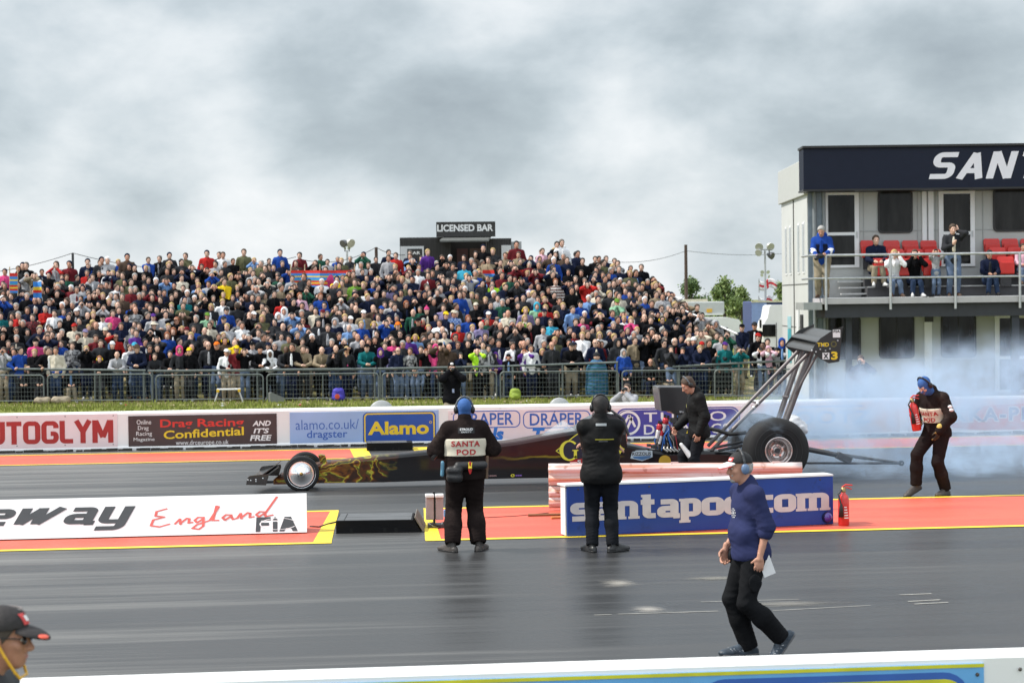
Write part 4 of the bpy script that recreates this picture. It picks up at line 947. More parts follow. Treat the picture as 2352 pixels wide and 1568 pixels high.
# ---------------------------------------------------------------- crowd fence
RAIL=mat('grey_green_fence_paint',(.13,.15,.145),.5,.2,var=.2,scale=6)
def fp(px,t=0.):
    """point of the fence line under the photo column px"""
    d=ray(px,880);k=1/( d[1]+.166*d[0]);t_=(60.3+t)*k;q=CAM+d*t_;return Vector((q[0],q[1],0))
def barrier(px0,px1,h=1.0,label='',t=0.):
    a,b=fp(px0,t),fp(px1,t);d=b-a;L_=d.length;u=d.normalized();c=(a+b)/2
    root=empty('crowd_barrier',(c.x,c.y,0),math.atan2(u.y,u.x),label,'barrier','mesh barriers along the front of the crowd')
    r=.12;w2=L_/2-.02;pts=[]
    pts=[(-w2,0,.0)]+[(-w2,0,h-r)]+[(-w2+r-r*math.cos(q),0,h-r+r*math.sin(q)) for q in (PI/8,PI/4,3*PI/8)]+[(-w2+r,0,h),(w2-r,0,h)]+[(w2-r+r*math.sin(q),0,h-r+r*math.cos(q)) for q in (PI/8,PI/4,3*PI/8)]+[(w2,0,h-r),(w2,0,0)]
    MB().tube(pts,.024,8).build('frame',RAIL,root)
    MB().tube([(-w2,0,.08),(w2,0,.08)],.02,8).build('bottom_rail',RAIL,root)
    m=MB()
    nx_=int(L_/.10)
    for i in range(1,nx_): x=-w2+2*w2*i/nx_;m.box((x,0,h/2+.03),(.006,.006,h-.1))
    for z in (.22,.36,.5,.64,.78,.92): m.box((0,0,z),(2*w2,.007,.009))
    m.build('wire_mesh',RAIL,root)
    MB().tube([(0,.02,.0),(0,.02,h)],.022,8).build('post',RAIL,root)
    return root
bx=[-155,105,354,609,874,1145,1425,1687]
for i in range(7):
    barrier(bx[i]+3,bx[i+1]-3,.83 if i not in(0,1) else .87,('wire mesh crowd barrier %s'%['at the left edge of the picture','in front of the seated blonde spectators','left of the folding step stool','behind the folding step stool','behind the blue rucksack','behind the crouching cameraman with raised camera','right of the tartan blanket'][i]))
barrier(1640,1885,.86,'grey mesh crowd barrier running behind the wing struts to the building',t=-.9)
def toprail(px0,px1,z0,z1,posts,lb,t=.18):
    a,b=fp(px0,t),fp(px1,t);c=(a+b)/2
    root=empty('hand_rail',(c.x,c.y,0),0,lb,'rail');iv=localiser(root)
    a.z,b.z=z0,z1;MB().tube([a,b],.035,10).build('rail',RAIL,root,iv)
    for f in posts:
        p=a.lerp(b,f);MB().tube([(p.x,p.y,-.02),p],.032,8).build('post',RAIL,root,iv)
toprail(-80,335,1.10,.98,(.1,.72,.99),'grey tube hand rail above the barriers at far left')
toprail(340,866,.96,.96,(.02,.48,.99),'grey tube hand rail leaned on by people above the step stool')
toprail(868,1160,.96,1.0,(.02,.55,.99),'grey tube hand rail above barriers left of the purple hooded girl')
toprail(1165,1420,1.0,1.08,(.05,.5,.99),'grey tube hand rail behind the tartan blanket')
toprail(1545,1850,.93,1.10,(.05,.5,.99),'grey tube hand rail rising towards the building behind the wing struts',t=.25)
# things at the fence
def step_stool():
    c=fp(525,-.35);root=empty('step_stool',(c.x,c.y,0),0,'low folding step stool with white top and yellow hinges before the crowd barrier','step stool')
    MB().box((0,0,.40),(.72,.28,.04),bev=.01).build('top',WHITE,root)
    for s in(-1,1):
        for y in(-.11,.11): MB().tube([(s*.30,y,.39),(s*.43,y*1.2,.0)],.02,8).build('leg',mat('pale_aluminium',(.6,.6,.6),.4,.5),root)
        MB().box((s*.32,0,.36),(.08,.30,.09),bev=.015).build('hinge',mat('yellow_plastic',(.72,.45,.02),.5),root)
step_stool()
def bag(px,py0,w,h,col,name,lb,cat,front=None):
    c=fp(px,-.4);root=empty(name,(c.x,c.y,0),0,lb,cat)
    S=Sdf();S.fold=.008;(S.cap((-w*.22,0,.13),(-w*.2,0,h-.13),.14,.12,k=.06).cap((w*.22,0,.13),(w*.2,0,h-.13),.14,.12,k=.06).cap((-w*.15,-.1,h*.28),(w*.15,-.1,h*.28),.10,k=.04) if h>w*.8 else S.cap((-w*.38,0,h*.45),(w*.38,0,h*.5),h*.44,h*.40,k=.03).cap((-w*.2,-.06,h*.35),(w*.25,-.05,h*.35),h*.3,k=.06));S.plane((0,0,.0),(0,0,-1))
    to_obj('body',S,.02,mat(name+'_cloth',col,.7,var=.2,bump=.2),root)
    MB().tube([(-.06,-.02,h*.93),(0,-.02,h*1.02),(.06,-.02,h*.93)],.012,6).build('handle',BLACK,root)
    if front: MB().lathe([(w*.26,-.225),(0,-.235)],(-.04,0,h*.38),'Y',16).build('patch',mat('orange_red_cloth',(.6,.08,.03),.7),root)
bag(777,925,.30,.42,(.04,.03,.32),'rucksack','blue rucksack with round orange patch at the foot of the crowd barrier','bag',True)
bag(1183,890,.2,.36,(.22,.30,.03),'carrier_bag','yellow green bag hanging low among legs right of purple hooded girl','bag')
bag(98,925,.42,.24,(.28,.23,.16),'holdall','beige holdall lying at the fence near the seated blonde','bag')
bag(140,925,.5,.26,(.34,.28,.2),'holdall','larger sandy holdall lying right of the seated blondes','bag')
c=fp(637,-.4);root=empty('cool_box',(c.x,c.y,0),.2,'grey sloping cool box on the ground behind the barrier below white hooded man','box')
m=MB();m.prism([(-.25,0,0),(.22,0,0),(.2,0,.12),(-.2,0,.3),(-.26,0,.28)],(0,-.15,0),(0,.15,0));m.build('body',mat('grey_plastic',(.16,.17,.16),.5),root)
MB().tube([(-.2,-.1,.3),(-.1,-.1,.32),(.1,-.1,.2)],.012,6).build('handle',BLACK,root)
# litter
lt=random.Random(2)
for i in range(14):
    px=lt.choice([160,215,280,325,390,505,640,690,760,880,1210,1345,1500,40])+lt.uniform(-8,8);c=fp(px,-.5-lt.random()*2.2)
    tag(MB().box((c.x,c.y,-.0),(lt.uniform(.05,.12),.05,lt.uniform(.03,.07)),rz=lt.random(),bev=.01).build('litter',WHITE if i%3 else mat('red_paper',(.5,.05,.05))),'scrap of %s litter lying on the verge grass'%('white' if i%3 else 'red'),'litter',"litter scraps on the verge grass")
# windbreaks on the bank
def windbreak(pxs,pyt,h,cols,lb,Y,poles=True):
    m=MB();mt=[];root=None
    pts=[P(px,pyt,Y+dy) for px,dy in pxs];c=pts[0]
    gz=[hz(p.x,p.y) for p in pts]
    root=empty('windbreak',(c.x,c.y,gz[0]),0,lb,'windbreak');iv=localiser(root)
    for ci,(f0,f1,col) in enumerate(cols):
        for (p,q) in zip(pts,pts[1:]):
            V=[p+Vector((0,0,-h*f1)),q+Vector((0,0,-h*f1)),q+Vector((0,0,-h*f0)),p+Vector((0,0,-h*f0))];m.mi=ci;m.prism(V,(0,-.006,0),(0,.006,0))
    m.build('cloth',[mat('windbreak_'+n_,c_,.8,var=.1) for n_,c_ in [(x[2],{'red':(.62,.03,.02),'blue':(.05,.25,.65),'yellow':(.75,.55,.05),'teal':(.05,.35,.45),'dark_red':(.35,.02,.02)}[x[2]]) for x in cols]],root,iv)
    if poles:
        for p,g_ in zip(pts,gz): MB().tube([(p.x,p.y+.03,g_-.05),(p.x,p.y+.03,p.z+.22)],.02,6).build('pole',mat('pale_wood_pole',(.5,.38,.24),.6),root,iv)
ST=((0,.17,'red'),(.17,.32,'blue'),(.32,.4,'yellow'),(.4,.52,'blue'),(.52,.6,'teal'),(.6,.7,'red'),(.7,.78,'yellow'),(.78,.88,'red'),(.88,1,'blue'))
windbreak(((668,0),(700,.3),(735,-.1),(770,.2),(815,0)),621,.6,ST,'striped windbreak in red blue and yellow behind the pink topped girl',69.6)
windbreak(((1108,0),(1124,.2),(1156,-.1),(1190,.2),(1212,0)),620,.8,ST,'striped windbreak in red blue and yellow below the bar building',69.2)
windbreak(((22,0),(40,.2)),627,.7,ST,'striped windbreak partly hidden at the far left of the bank',70.2)
windbreak(((76,0),(84,.15),(95,0)),647,.55,((0,.32,'blue'),(.32,.52,'yellow'),(.52,.68,'red'),(.68,1,'blue')),'small blue yellow and red windbreak upright among the crowd at left',67.8,False)
# hand rails of the steps up the bank
for (xa,ya,Ya,xb,yb,Yb,lb) in ((1355,630,70.,1462,676,67.5,'white sloping hand rail high on the right end of the bank'),(1575,714,66.5,1694,767,62.,'long white sloping hand rail by the grey hooded person')):
    a=P(xa,ya,Ya);b=P(xb,yb,Yb);root=empty('stair_rail',(a.x,a.y,hz(a.x,a.y)),0,lb,'rail');iv=localiser(root)
    MB().tube([a,b],.03,8).build('rail',WHITE,root,iv)
    for f in (.05,.5,.95):
        p=a.lerp(b,f);MB().tube([(p.x,p.y,hz(p.x,p.y)-.1),p],.025,8).build('post',STEEL,root,iv)
TIM=mat('weathered_timber_step',(.42,.29,.15),.8,var=.2)
for k in range(9):
    f=k/8;p=P(1405+ (1600-1405)*f,690+ (800-690)*f,68.5-6.5*f);z=hz(p.x,p.y)
    tag(MB().box((p.x,p.y,z+.04),(1.5,.22,.12)).build('timber_step',TIM),'pale timber step set into the right slope of the bank','step','timber steps up the bank')
# ---------------------------------------------------------------- bar on the crest
def bar():
    Y=76.;c=P(1056,600,Y);root=empty('bar_building',(c.x,Y,2.4),-YAW*.6,'dark bar building on the crest with white lettered sign above its canopy','building')
    s=proj((c.x,Y,4))[2]
    def bx_(px,py): return (px-1056)/s, 3.+(688-py)/s-2.4      # root-local x, z
    dk=mat('dark_corrugated_sheet',(.030,.028,.027),.6,var=.25,scale=3,stretch=(6,1,.4))
    def slab(name,px0,px1,py0,py1,y0,y1,m,par=root,bev=.0):
        x0,z1=bx_(px0,py0);x1,z0=bx_(px1,py1);return MB().box(((x0+x1)/2,(y0+y1)/2,(z0+z1)/2),(x1-x0,y1-y0,z1-z0),bev=bev).build(name,m,par)
    slab('wall',919,1036,541,700,0,2.6,dk);slab('wall',1118,1175,545,700,.0,2.6,dk);slab('wall',1036,1118,543,700,1.0,2.6,mat('dark_recess',(.012,.01,.009),.8))
    m=MB()
    for i in range(46):
        x0,_=bx_(921+i*5.6,545)
        if 1034<921+i*5.6<1120: continue
        zt=bx_(0,543)[1];m.box((x0,-.02,zt/2-.3),(.04,.04,zt+.5))
    m.build('cladding_rib',dk,root)
    sg=slab('sign_board',1003,1138,507,541,-.35,-.1,mat('black_sign_board',(.022,.021,.02),.5,var=.1),root)
    a=bx_(1005,529);b=bx_(1133,513);V,F=text_mesh('LICENSED BAR',.035)
    put_text('lettering',(V,F),Vector((a[0],-.35,a[1])),Vector((b[0],-.35,b[1])),(0,-1,0),LWH,sg)
    x0,z1=bx_(1013,540);x1,z0=bx_(1122,550)
    m=MB();m.prism([(x0-.05,-.95,z0),(x0+.12,-.1,z1),(x0+.12,-.02,z1-.02),(x0-.02,-.95,z0-.06)],(0,0,0),(x1-x0,0,0));m.build('canopy',mat('grey_canopy',(.12,.125,.12),.5),root)
    wp=mat('white_notice',(.55,.56,.58),.5,var=.05)
    n=slab('notice_board',920,974,561,640,-.09,-.045,wp);slab('notice_panel',936,970,567,640,-.105,-.092,mat('black_notice_panel',(.02,.02,.02)),n)
    a=bx_(941,580);b=bx_(966,573);put_text('lettering',text_mesh('BAR',.02),Vector((a[0],-.106,a[1])),Vector((b[0],-.106,b[1])),(0,-1,0),LWH,n)
    slab('notice_board',1152,1174,561,640,-.09,-.045,wp)
    slab('door',1050,1076,566,690,.95,.99,mat('dark_red_door',(.05,.012,.01),.5));slab('door_frame',1080,1110,566,690,.95,.99,mat('brown_door',(.06,.03,.02),.5))
    slab('wall',1175,1200,552,700,.6,3.2,mat('grey_side_wall',(.35,.36,.37),.6))
bar()
# ---------------------------------------------------------------- poles and lines
def pole(px,pt,Y,r,lb,name='pole',col=None,base=None):
    t=P(px,pt,Y);z0=hz(t.x,t.y) if base is None else base
    return t,z0
WOOD=mat('dark_tarred_wood',(.07,.045,.035),.8,var=.3,scale=4,stretch=(3,3,.5))
def wire(a,b,sag,root,iv,n=14,r=.012):
    pts=[a.lerp(b,i/n)+Vector((0,0,-sag*4*(i/n)*(1-i/n))) for i in range(n+1)]
    MB().tube(pts,r,5,cap=False).build('wire',DARK,root,iv)
t=P(1575,562,105);root=empty('utility_pole',(t.x,105,0),0,'tall dark wooden pole beyond the bank carrying thin wires','pole');iv=localiser(root)
MB().tube([(t.x,105,-.2),(t.x,105,t.z)],[.11,.085],10).build('pole',WOOD,root,iv)
at=P(1575,576,105);wire(at,P(1376,598,92),.3,root,iv);wire(at,P(1830,579,120),.2,root,iv)
for i in range(9): MB().tube([(t.x,105-.13,1+i*.55),(t.x-.12,105-.2,1.05+i*.55)],.012,5).build('step_peg',DARK,root,iv) if i<6 else None
t=P(167,581,73.5);root=empty('utility_pole',(t.x,73.5,2.6),0,'thin dark pole on the crest at left strung with a sagging wire','pole');iv=localiser(root)
MB().tube([(t.x,73.5,2.4),t],.045,8).build('pole',DARK,root,iv);wire(t,P(-40,628,74),.1,root,iv);wire(t,P(680,590,74),.55,root,iv)
t=P(864,568,75);root=empty('utility_pole',(t.x,75,2.9),0,'short dark pole on the crest left of the bar building','pole');iv=localiser(root)
MB().tube([(t.x,75,2.6),t],.06,8).build('pole',WOOD,root,iv);wire(t,P(690,595,74),.3,root,iv);wire(t,P(930,585,76),.1,root,iv)
def floodlight(px,py_head,Y,base,lamps,lb):
    t=P(px,py_head,Y);root=empty('floodlight_mast',(t.x,Y,base),0,lb,'floodlight');iv=localiser(root)
    MB().tube([(t.x,Y,base-.1),t],[.07,.045],8).build('mast',STEEL,root,iv)
    xs_=[P(l[0],l[1],Y) for l in lamps]
    MB().tube([xs_[0]+Vector((0,0,-.12)),xs_[-1]+Vector((0,0,-.12))] if len(lamps)<3 else [P(px-17,py_head+1,Y),P(px+17,py_head+1,Y)],.03,6).build('cross_arm',STEEL,root,iv)
    for (lx,ly,r,dx,tone) in lamps:
        p=P(lx,ly,Y);R=Vector((dx,-.75,-.35)).to_track_quat('Y','Z').to_matrix()
        o=MB().lathe([(r*.35,-.24),(r*.8,-.1),(r,.05),(r*.97,.07)],p,'Y',16,R=R).build('lamp_housing',mat('lamp_shell_'+tone,(.5,.5,.48) if tone=='pale' else (.12,.12,.13),.4,.4),root,iv)
        MB().lathe([(r*.95,.062),(0,.066)],p,'Y',16,R=R).build('lamp_glass',mat('lamp_front_glass',(.6,.62,.6),.1,.3),o)
        MB().tube([p+R@Vector((0,-.1,0)),Vector((t.x+(p.x-t.x)*.6,Y,t.z-.05))],.025,6).build('bracket',DARK,root,iv)
s=52;floodlight(797,575,86,2.2,((789,559,.17,-.7,'dark'),(805,558,.20,.5,'pale')),'small mast with two floodlights behind the crest of the bank')
floodlight(1757,572,92,0,((1744,566,.20,-.3,'pale'),(1769,566,.20,.2,'pale'),(1743,580,.17,-.6,'pale'),(1772,587,.18,.7,'dark')),'tall thin mast with four floodlights left of the white building')
# flags on the mast
def flag(px,py,w,h,lb):
    p=P(px,py,93);root=empty('flag',(p.x,93,p.z),0,lb,'flag');n=14;V=[];F=[];I=[]
    for j in range(9):
        for i in range(n+1):
            u,v=i/n-.5,j/8-.5;V.append((u*w,.12*math.sin(u*9+v*2),v*h+.08*math.sin(u*7)-.12*abs(u)*1.2))
    for j in range(8):
        for i in range(n):
            F.append((j*(n+1)+i,j*(n+1)+i+1,(j+1)*(n+1)+i+1,(j+1)*(n+1)+i));I.append(1 if (j in(3,4) or i in(6,7)) else 0)
    o=link('cloth',mkmesh('cloth',V,F,[LWH,mat('flag_red',(.55,.02,.03),.7)],I,smooth=True),root);md=o.modifiers.new('t','SOLIDIFY');md.thickness=.01
    MB().tube([(-w/2,0,-h),( -w/2,0,h*.6)],.025,6).build('pole',STEEL,root)
flag(1763,652,.85,.42,'white flag with red cross flying beside the floodlight mast')
flag(1759,689,.7,.35,'lower white flag with red cross just above the blue trailer')
# ---------------------------------------------------------------- trees beyond
def tree_mesh(name,W_,H_,trunk_h,seed,mleaf,mbark,blobs=16,leaves=2600,leaf=.34,lab='',loc=(0,0,0),sp=.9):
    rng=random.Random(seed);root=empty(name,loc,0,lab,'tree','trees beyond the bank')
    m=MB();m.tube([(0,0,-.3),(.05,0,trunk_h*.6),(.0,.05,H_*.6),(.1,0,H_*.8)],[.26*H_/8,.2*H_/8,.1*H_/8,.03],8);cs=[]
    for i in range(blobs):
        a=rng.uniform(0,2*PI);z=trunk_h+(H_-trunk_h)*rng.uniform(.05,.95);k=math.sin(min(1,(z-trunk_h)/(H_-trunk_h)*1.05+.12)*PI)**.6
        r=W_/2*sp*k*rng.uniform(.3,1);c=Vector((r*math.cos(a),r*math.sin(a),z));cs.append((c,rng.uniform(.5,1.)*W_*.17))
        m.tube([(0,0,trunk_h*.7+z*.25),c*.6+Vector((0,0,z*.35)),c],[.07*H_/8,.045*H_/8,.015],5)
    m.build('trunk',mbark,root);V=[];F=[];I=[]
    for i in range(leaves):
        c,r=cs[rng.randrange(len(cs))];d=Vector((rng.gauss(0,1),rng.gauss(0,1),rng.gauss(0,.8)));p=c+d*r*.62
        s_=leaf*rng.uniform(.5,1.2);n_=Vector((rng.gauss(0,1),rng.gauss(0,1),rng.gauss(.6,1))).normalized();u=n_.orthogonal().normalized();w=n_.cross(u);b=len(V)
        V+=[p+u*s_*.5,p+w*s_*.32,p-u*s_*.5,p-w*s_*.32];F.append((b,b+1,b+2,b+3));I.append(rng.randrange(2))
    link('crown',mkmesh('crown',V,F,mleaf,I),root);return root
LF=[mat('mid_green_leaf',(.13,.19,.06),.7,var=.3),mat('bright_green_leaf',(.20,.26,.08),.7,var=.3)];LD=[mat('dark_green_leaf',(.075,.125,.045),.7,var=.3),LF[0]]
BARK=mat('grey_brown_bark',(.09,.07,.055),.9,bump=.5)
def tree(px0,px1,pt,Y,seed,ml,lab,**k):
    a=P(px0,680,Y);b=P(px1,680,Y);t=P((px0+px1)/2,pt,Y);return tree_mesh('tree',b.x-a.x,t.z+.3,t.z*.25,seed,ml,BARK,lab=lab,loc=((a.x+b.x)/2,Y,0),**k)
tree(1548,1628,652,150,3,LD,'rounded dark green tree behind the tall wooden pole',leaves=6500,leaf=.27)
tree(1620,1708,650,140,8,LF,'lighter open crowned green tree right of the wooden pole',leaves=4200,leaf=.24,blobs=20,sp=1.05)
tree(1668,1738,668,125,12,LF,'smaller loose green tree in front of the open crowned tree',leaves=2800,leaf=.22,blobs=15,sp=1.)
tree(1762,1830,662,140,15,LF,'yellowish green tree partly hidden by the white building side',leaves=3000,leaf=.25)
tree(1470,1512,652,160,18,LF,'small tree crown showing above the right shoulder of the bank',leaves=1500,leaf=.26)
tree(1560,1660,690,155,21,LD,'low dark hedge tree below the rounded tree',leaves=3000,leaf=.28)
# ---------------------------------------------------------------- parked vehicles beyond
def vehicle_box(name,px0,px1,pt,pb,Y,depth,m,lb,cat,wheels=True):
    a=P(px0,pb,Y);b=P(px1,pt,Y);root=empty(name,((a.x+b.x)/2,Y,0),-.06,lb,cat)
    w=b.x-a.x;z0=max(a.z,.25);z1=b.z
    MB().box((0,depth/2,(z0+z1)/2),(w,depth,z1-z0),bev=.06).build('body',m,root)
    if wheels:
        for f in (-.3,.3): MB().lathe([(.38,-.12),(.40,-.1),(.40,.1),(.38,.12)],(w*f,.15,.4),'Y',20).build('wheel',TYRE,root)
    return root,w,z0,z1
PGR=mat('pale_grey_body',(.50,.51,.52),.5,var=.04)
r,w,z0,z1=vehicle_box('box_trailer',1520,1663,692,724,104,2.4,PGR,'long pale grey box trailer with cream roof beyond the right end of bank','trailer')
MB().box((-w*.12,1.2,z1+.06),(w*.72,2.2,.14),bev=.03).build('roof',mat('cream_roof',(.6,.55,.42),.5),r);MB().box((w*.26,-.03,z0+.22),(.3,.03,.2)).build('warning_sign',mat('amber_sign',(.75,.42,.05),.5),r);MB().box((w*.1,-.02,z0+.02),(w*.75,.06,.1)).build('rail',WHITE,r)
# caravan
a=P(1560,800,98);b=P(1708,728,98);root=empty('caravan',((a.x+b.x)/2,98,0),-.05,'white rounded caravan behind the grey hooded person','caravan');w=b.x-a.x;H_=b.z
pf=[(-w/2,.5),(-w/2,H_*.8),(-w/2+.35,H_-.05),(-w/2+.9,H_),(w/2-.8,H_),(w/2-.25,H_-.12),(w/2,H_*.72),(w/2-.1,.5)]
m=MB();m.prism([(x,0,z) for x,z in pf],(0,0,0),(0,2.2,0));m.build('body',mat('white_caravan_body',(.78,.78,.78),.3,var=.03),root)
MB().box((0,-.03,.75),(w*.98,.04,.62)).build('skirt',mat('lilac_grey_panel',(.25,.23,.28),.5),root)
MB().box((w*.1,-.03,H_*.62),(w*.3,.03,.5),bev=.02).build('window',GLASS,root);MB().box((-w*.25,-.03,H_*.62),(w*.2,.03,.5),bev=.02).build('window',GLASS,root)
MB().lathe([(.3,-.1),(.32,-.08),(.32,.08),(.3,.1)],(.2,.1,.32),'Y',18).build('wheel',TYRE,root)
# blue curtain trailer
r,w,z0,z1=vehicle_box('lorry_trailer',1727,1802,691,800,90,2.6,mat('navy_trailer_side',(.035,.055,.17),.5,var=.1),'navy and pale blue lorry trailer left of the white building','trailer')
MB().box((-w*.27,-.03,(z0+z1)/2),(w*.44,.04,z1-z0-.1)).build('curtain',mat('pale_blue_curtain',(.22,.30,.55),.5,var=.1),r);MB().box((0,-.05,z1-.02),(w,.05,.07)).build('roof_rail',mat('cream_roof',(.6,.55,.42)),r)
r2=MB();
a=P(1713,770,96);b=P(1727,717,96);root=empty('utility_cabinet',((a.x+b.x)/2,96,0),0,'small beige cabinet with black vent on top beside the navy trailer','cabinet')
MB().box((0,0,b.z/2),(b.x-a.x,.8,b.z),bev=.02).build('body',mat('beige_cabinet',(.45,.41,.33),.6),root);MB().lathe([(.18,0),(.2,.1),(.2,.3),(.12,.36)],(0,0,b.z),'Z',12).build('vent',BLACK,root)
# white lorry cab
def lorry():
    Y=80;a=P(1755,830,Y);b=P(1802,700,Y);root=empty('lorry_cab',((a.x+b.x)/2,Y,0),-.1,'white lorry cab squeezed between the trailer and the white building','lorry');w=b.x-a.x;H_=b.z
    wm=mat('white_cab_paint',(.80,.80,.80),.3,var=.02,coat=.3)
    pf=[(-w/2,.5),(-w/2,1.7),(-w*.42,2.0),(-w*.3,H_*.8),(-w*.2,H_-.05),(-w*.1,H_),(w/2+1,H_),(w/2+1,.5)]
    m=MB();m.prism([(x,0,z) for x,z in pf],(0,0,0),(0,2.3,0));m.build('body',wm,root)
    MB().box((-w*.25,-.03,1.62),(.55,.03,.5),bev=.02).build('window',GLASS,root);MB().box((w*.1,-.02,1.2),(.02,.02,1.5)).build('door_seam',DARK,root)
    MB().box((-w*.5-.1,.2,1.9),(.08,.2,.35),bev=.02).build('mirror',BLACK,root)
    for x in (-w*.2,): MB().lathe([(.42,-.12),(.46,-.1),(.46,.12),(.42,.14)],(x,.12,.46),'Y',20).build('wheel',TYRE,root)
lorry()
# ---------------------------------------------------------------- race control building with balcony
def control():
    rs=(54*FPX/FPX)
    c0=G(1860,929);sc=proj(c0)[2]
    root=empty('control_building',(c0.x,c0.y,0),-YAW-.01,'white two storey building with dark blue fascia, balcony and dark windows','building');M_=wmat(root);iv=M_.inverted()
    ex=M_.to_3x3()@Vector((1,0,0));ey=M_.to_3x3()@Vector((0,1,0));O=M_.translation
    def at(px,py,y):     # local x,z on the plane local-y = y
        d=Vector(ray(px,py));o_=Vector(CAM)-O-ey*y;t=-(o_.dot(ey))/d.dot(ey);q=iv@(Vector(CAM)+d*t);return q.x,q.z
    def slab(name,px0,px1,py0,py1,y0,y1,m,par=root,bev=0.,lab=None):
        x0,z1=at(px0,py0,y0);x1,z0=at(px1,py1,y0);return MB().box(((x0+x1)/2,(y0+y1)/2,(z0+z1)/2),(x1-x0,abs(y1-y0),z1-z0),bev=bev).build(name,m,par,label=lab)
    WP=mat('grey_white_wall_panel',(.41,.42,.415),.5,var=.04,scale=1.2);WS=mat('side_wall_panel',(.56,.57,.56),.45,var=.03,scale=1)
    NAVY=mat('navy_fascia',(.010,.014,.030),.6,var=.05,spec=.2);GR=mat('grey_trim',(.30,.31,.31),.5);FRM=mat('white_frame',(.74,.74,.76),.4,var=.02)
    DZ=at(1900,684,-1.9)[1];D=5.6;XR=13.
    ztop=at(1860,437,0)[1];
    MB().box((XR/2,D/2,DZ/2-.02),(XR,D,DZ-.04)).build('lower_wall',WP,root)
    zr=at(1860,385,0)[1]
    MB().box((XR/2,D/2,(DZ+zr)/2),(XR-.004,D-.004,zr-DZ)).build('upper_wall',WP,root)
    # left side sheet and its roof edge
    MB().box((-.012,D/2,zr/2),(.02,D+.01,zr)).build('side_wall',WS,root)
    m=MB();m.box((-.06,D/2,zr-.25),(.1,D+.2,1.0),bev=.02);m.build('roof_edge',mat('pale_grey_roof_edge',(.46,.47,.46),.5,var=.03),root)
    m=MB()
    for y in (D*.5,): m.box((-.03,y,zr/2),(.03,.07,zr))
    m.box((-.028,D/2,DZ+.4),(.02,D,.02));m.box((-.028,D/2,DZ*.55+.5),(.02,D,.016));m.build('seam',mat('dark_seam',(.1,.1,.1)),root)
    for y in (.75,1.75,3.55,4.5):
        o=MB().box((-.03,y,DZ+1.42),(.02,.42,1.45)).build('window_frame',FRM,root);MB().box((-.045,y,DZ+1.42),(.012,.30,1.33)).build('pane',mat('pale_window_glass',(.25,.28,.28),.1,spec=.6),o)
    MB().box((-.035,3.9,1.55),(.012,.75,1.0)).build('poster',mat('teal_poster',(.06,.34,.40),.5,var=.3,scale=2),root);MB().box((-.035,3.9,2.25),(.012,.75,.35)).build('poster',mat('pale_teal_poster',(.3,.5,.55),.5),root)
    MB().box((-.05,1.1,2.2),(.06,.3,.6),bev=.01).build('meter_box',DARK,root);MB().box((-.05,1.9,1.7),(.05,.4,1.9),bev=.01).build('meter_box',FRM,root)
    # downpipes at the corner
    for x,r in ((.16,.06),(.42,.05)): MB().tube([(x,-.12,0),(x,-.12,ztop)],r,8).build('downpipe',mat('grey_downpipe',(.20,.22,.24),.4),root)
    MB().box((.2,-.05,zr/2),(.42,.06,zr-.1)).build('corner_strip',mat('blue_grey_corner',(.16,.20,.24),.4,var=.15),root)
    # fascia
    fa=MB();x0,z1=at(1845,341,-.9);x1,z0=at(2620,437,-.9)
    zb=at(1845,436,-.9)[1]
    fa.box(((x0+x1)/2,-.45,(z1+zb)/2),(x1-x0,.9,z1-zb),bev=.01);fa=fa.build('fascia',NAVY,root)
    MB().box(((x0+x1)/2,-.47,z1+.03),(x1-x0+.06,1.0,.06)).build('fascia_trim',BLACK,fa);MB().box(((x0+x1)/2,-.47,zb-.02),(x1-x0+.04,.98,.05)).build('fascia_trim',BLACK,fa)
    VF=slab_text('SANTA',.215,.27,serif=False,gap=.17)
    a=at(2133,412,-.905);b=at(2990,349,-.905);aN=at(2352+28,349,-.905)
    V,F=VF;wn=[];
    # scale so that S and A begin where they do in the picture
    xA=at(2197,412,-.905)[0];k=(xA-a[0])/(.91);out=[]
    hh=at(2133,350,-.905)[1]-a[1]
    for v in V: out.append((a[0]+v[0]*k,-.905-v[2]-.001,a[1]+v[1]*hh))
    f=F[0];q=(Vector(out[f[1]])-Vector(out[f[0]])).cross(Vector(out[f[2]])-Vector(out[f[0]]))
    if q.y>0:F=[g[::-1] for g in F]
    link('lettering',mkmesh('lettering',out,F,mat('pale_lilac_white_lettering',(.72,.71,.77),.5,var=.02)),fa)
    # upper doors and windows
    def door(px0,px1,pt,pb,mid,cat='door'):
        o=slab('door',px0,px1,pt,pb,-.05,-.003,FRM)
        d_=MB()
        w=(px1-px0)
        g1=slab('pane',px0+w*.13,px1-w*.13,pt+(pb-pt)*.05,mid-3,-.058,-.051,GLASS,o);g2=slab('pane',px0+w*.13,px1-w*.13,mid+5,pb-6,-.058,-.051,GLASS,o)
        slab('handle',px1-w*.08,px1-w*.05,mid-4,mid+10,-.09,-.051,STEEL,o)
    door(1891,1974,440,614,536);door(2156,2240,437,611,534)
    def win(px0,px1,pt,pb,z=-.04,inner=True):
        x0,z1=at(px0,pt,z);x1,z0=at(px1,pb,z);pts=rrect(x0,z0,x1,z1,.12);n=len(pts);pi=rrect(x0+.05,z0+.05,x1-.05,z1-.05,.09)
        m=MB();m.add([(x,z,zz) for x,zz in pts+pi],[(i,(i+1)%n,n+(i+1)%n,n+i) for i in range(n)]);m.add([(x,z,zz) for x,zz in pts]+[(x,0,zz) for x,zz in pts],[(i,n+i,n+(i+1)%n,(i+1)%n) for i in range(n)])
        o=m.build('window_frame',mat('black_rubber_frame',(.015,.014,.016),.5),root)
        link('pane',mkmesh('pane',[(x,z+.012,zz) for x,zz in pi],[list(range(n))],GLASS),o)
        return o
    win(2016,2097,437,535);win(2281,2400,432,531)
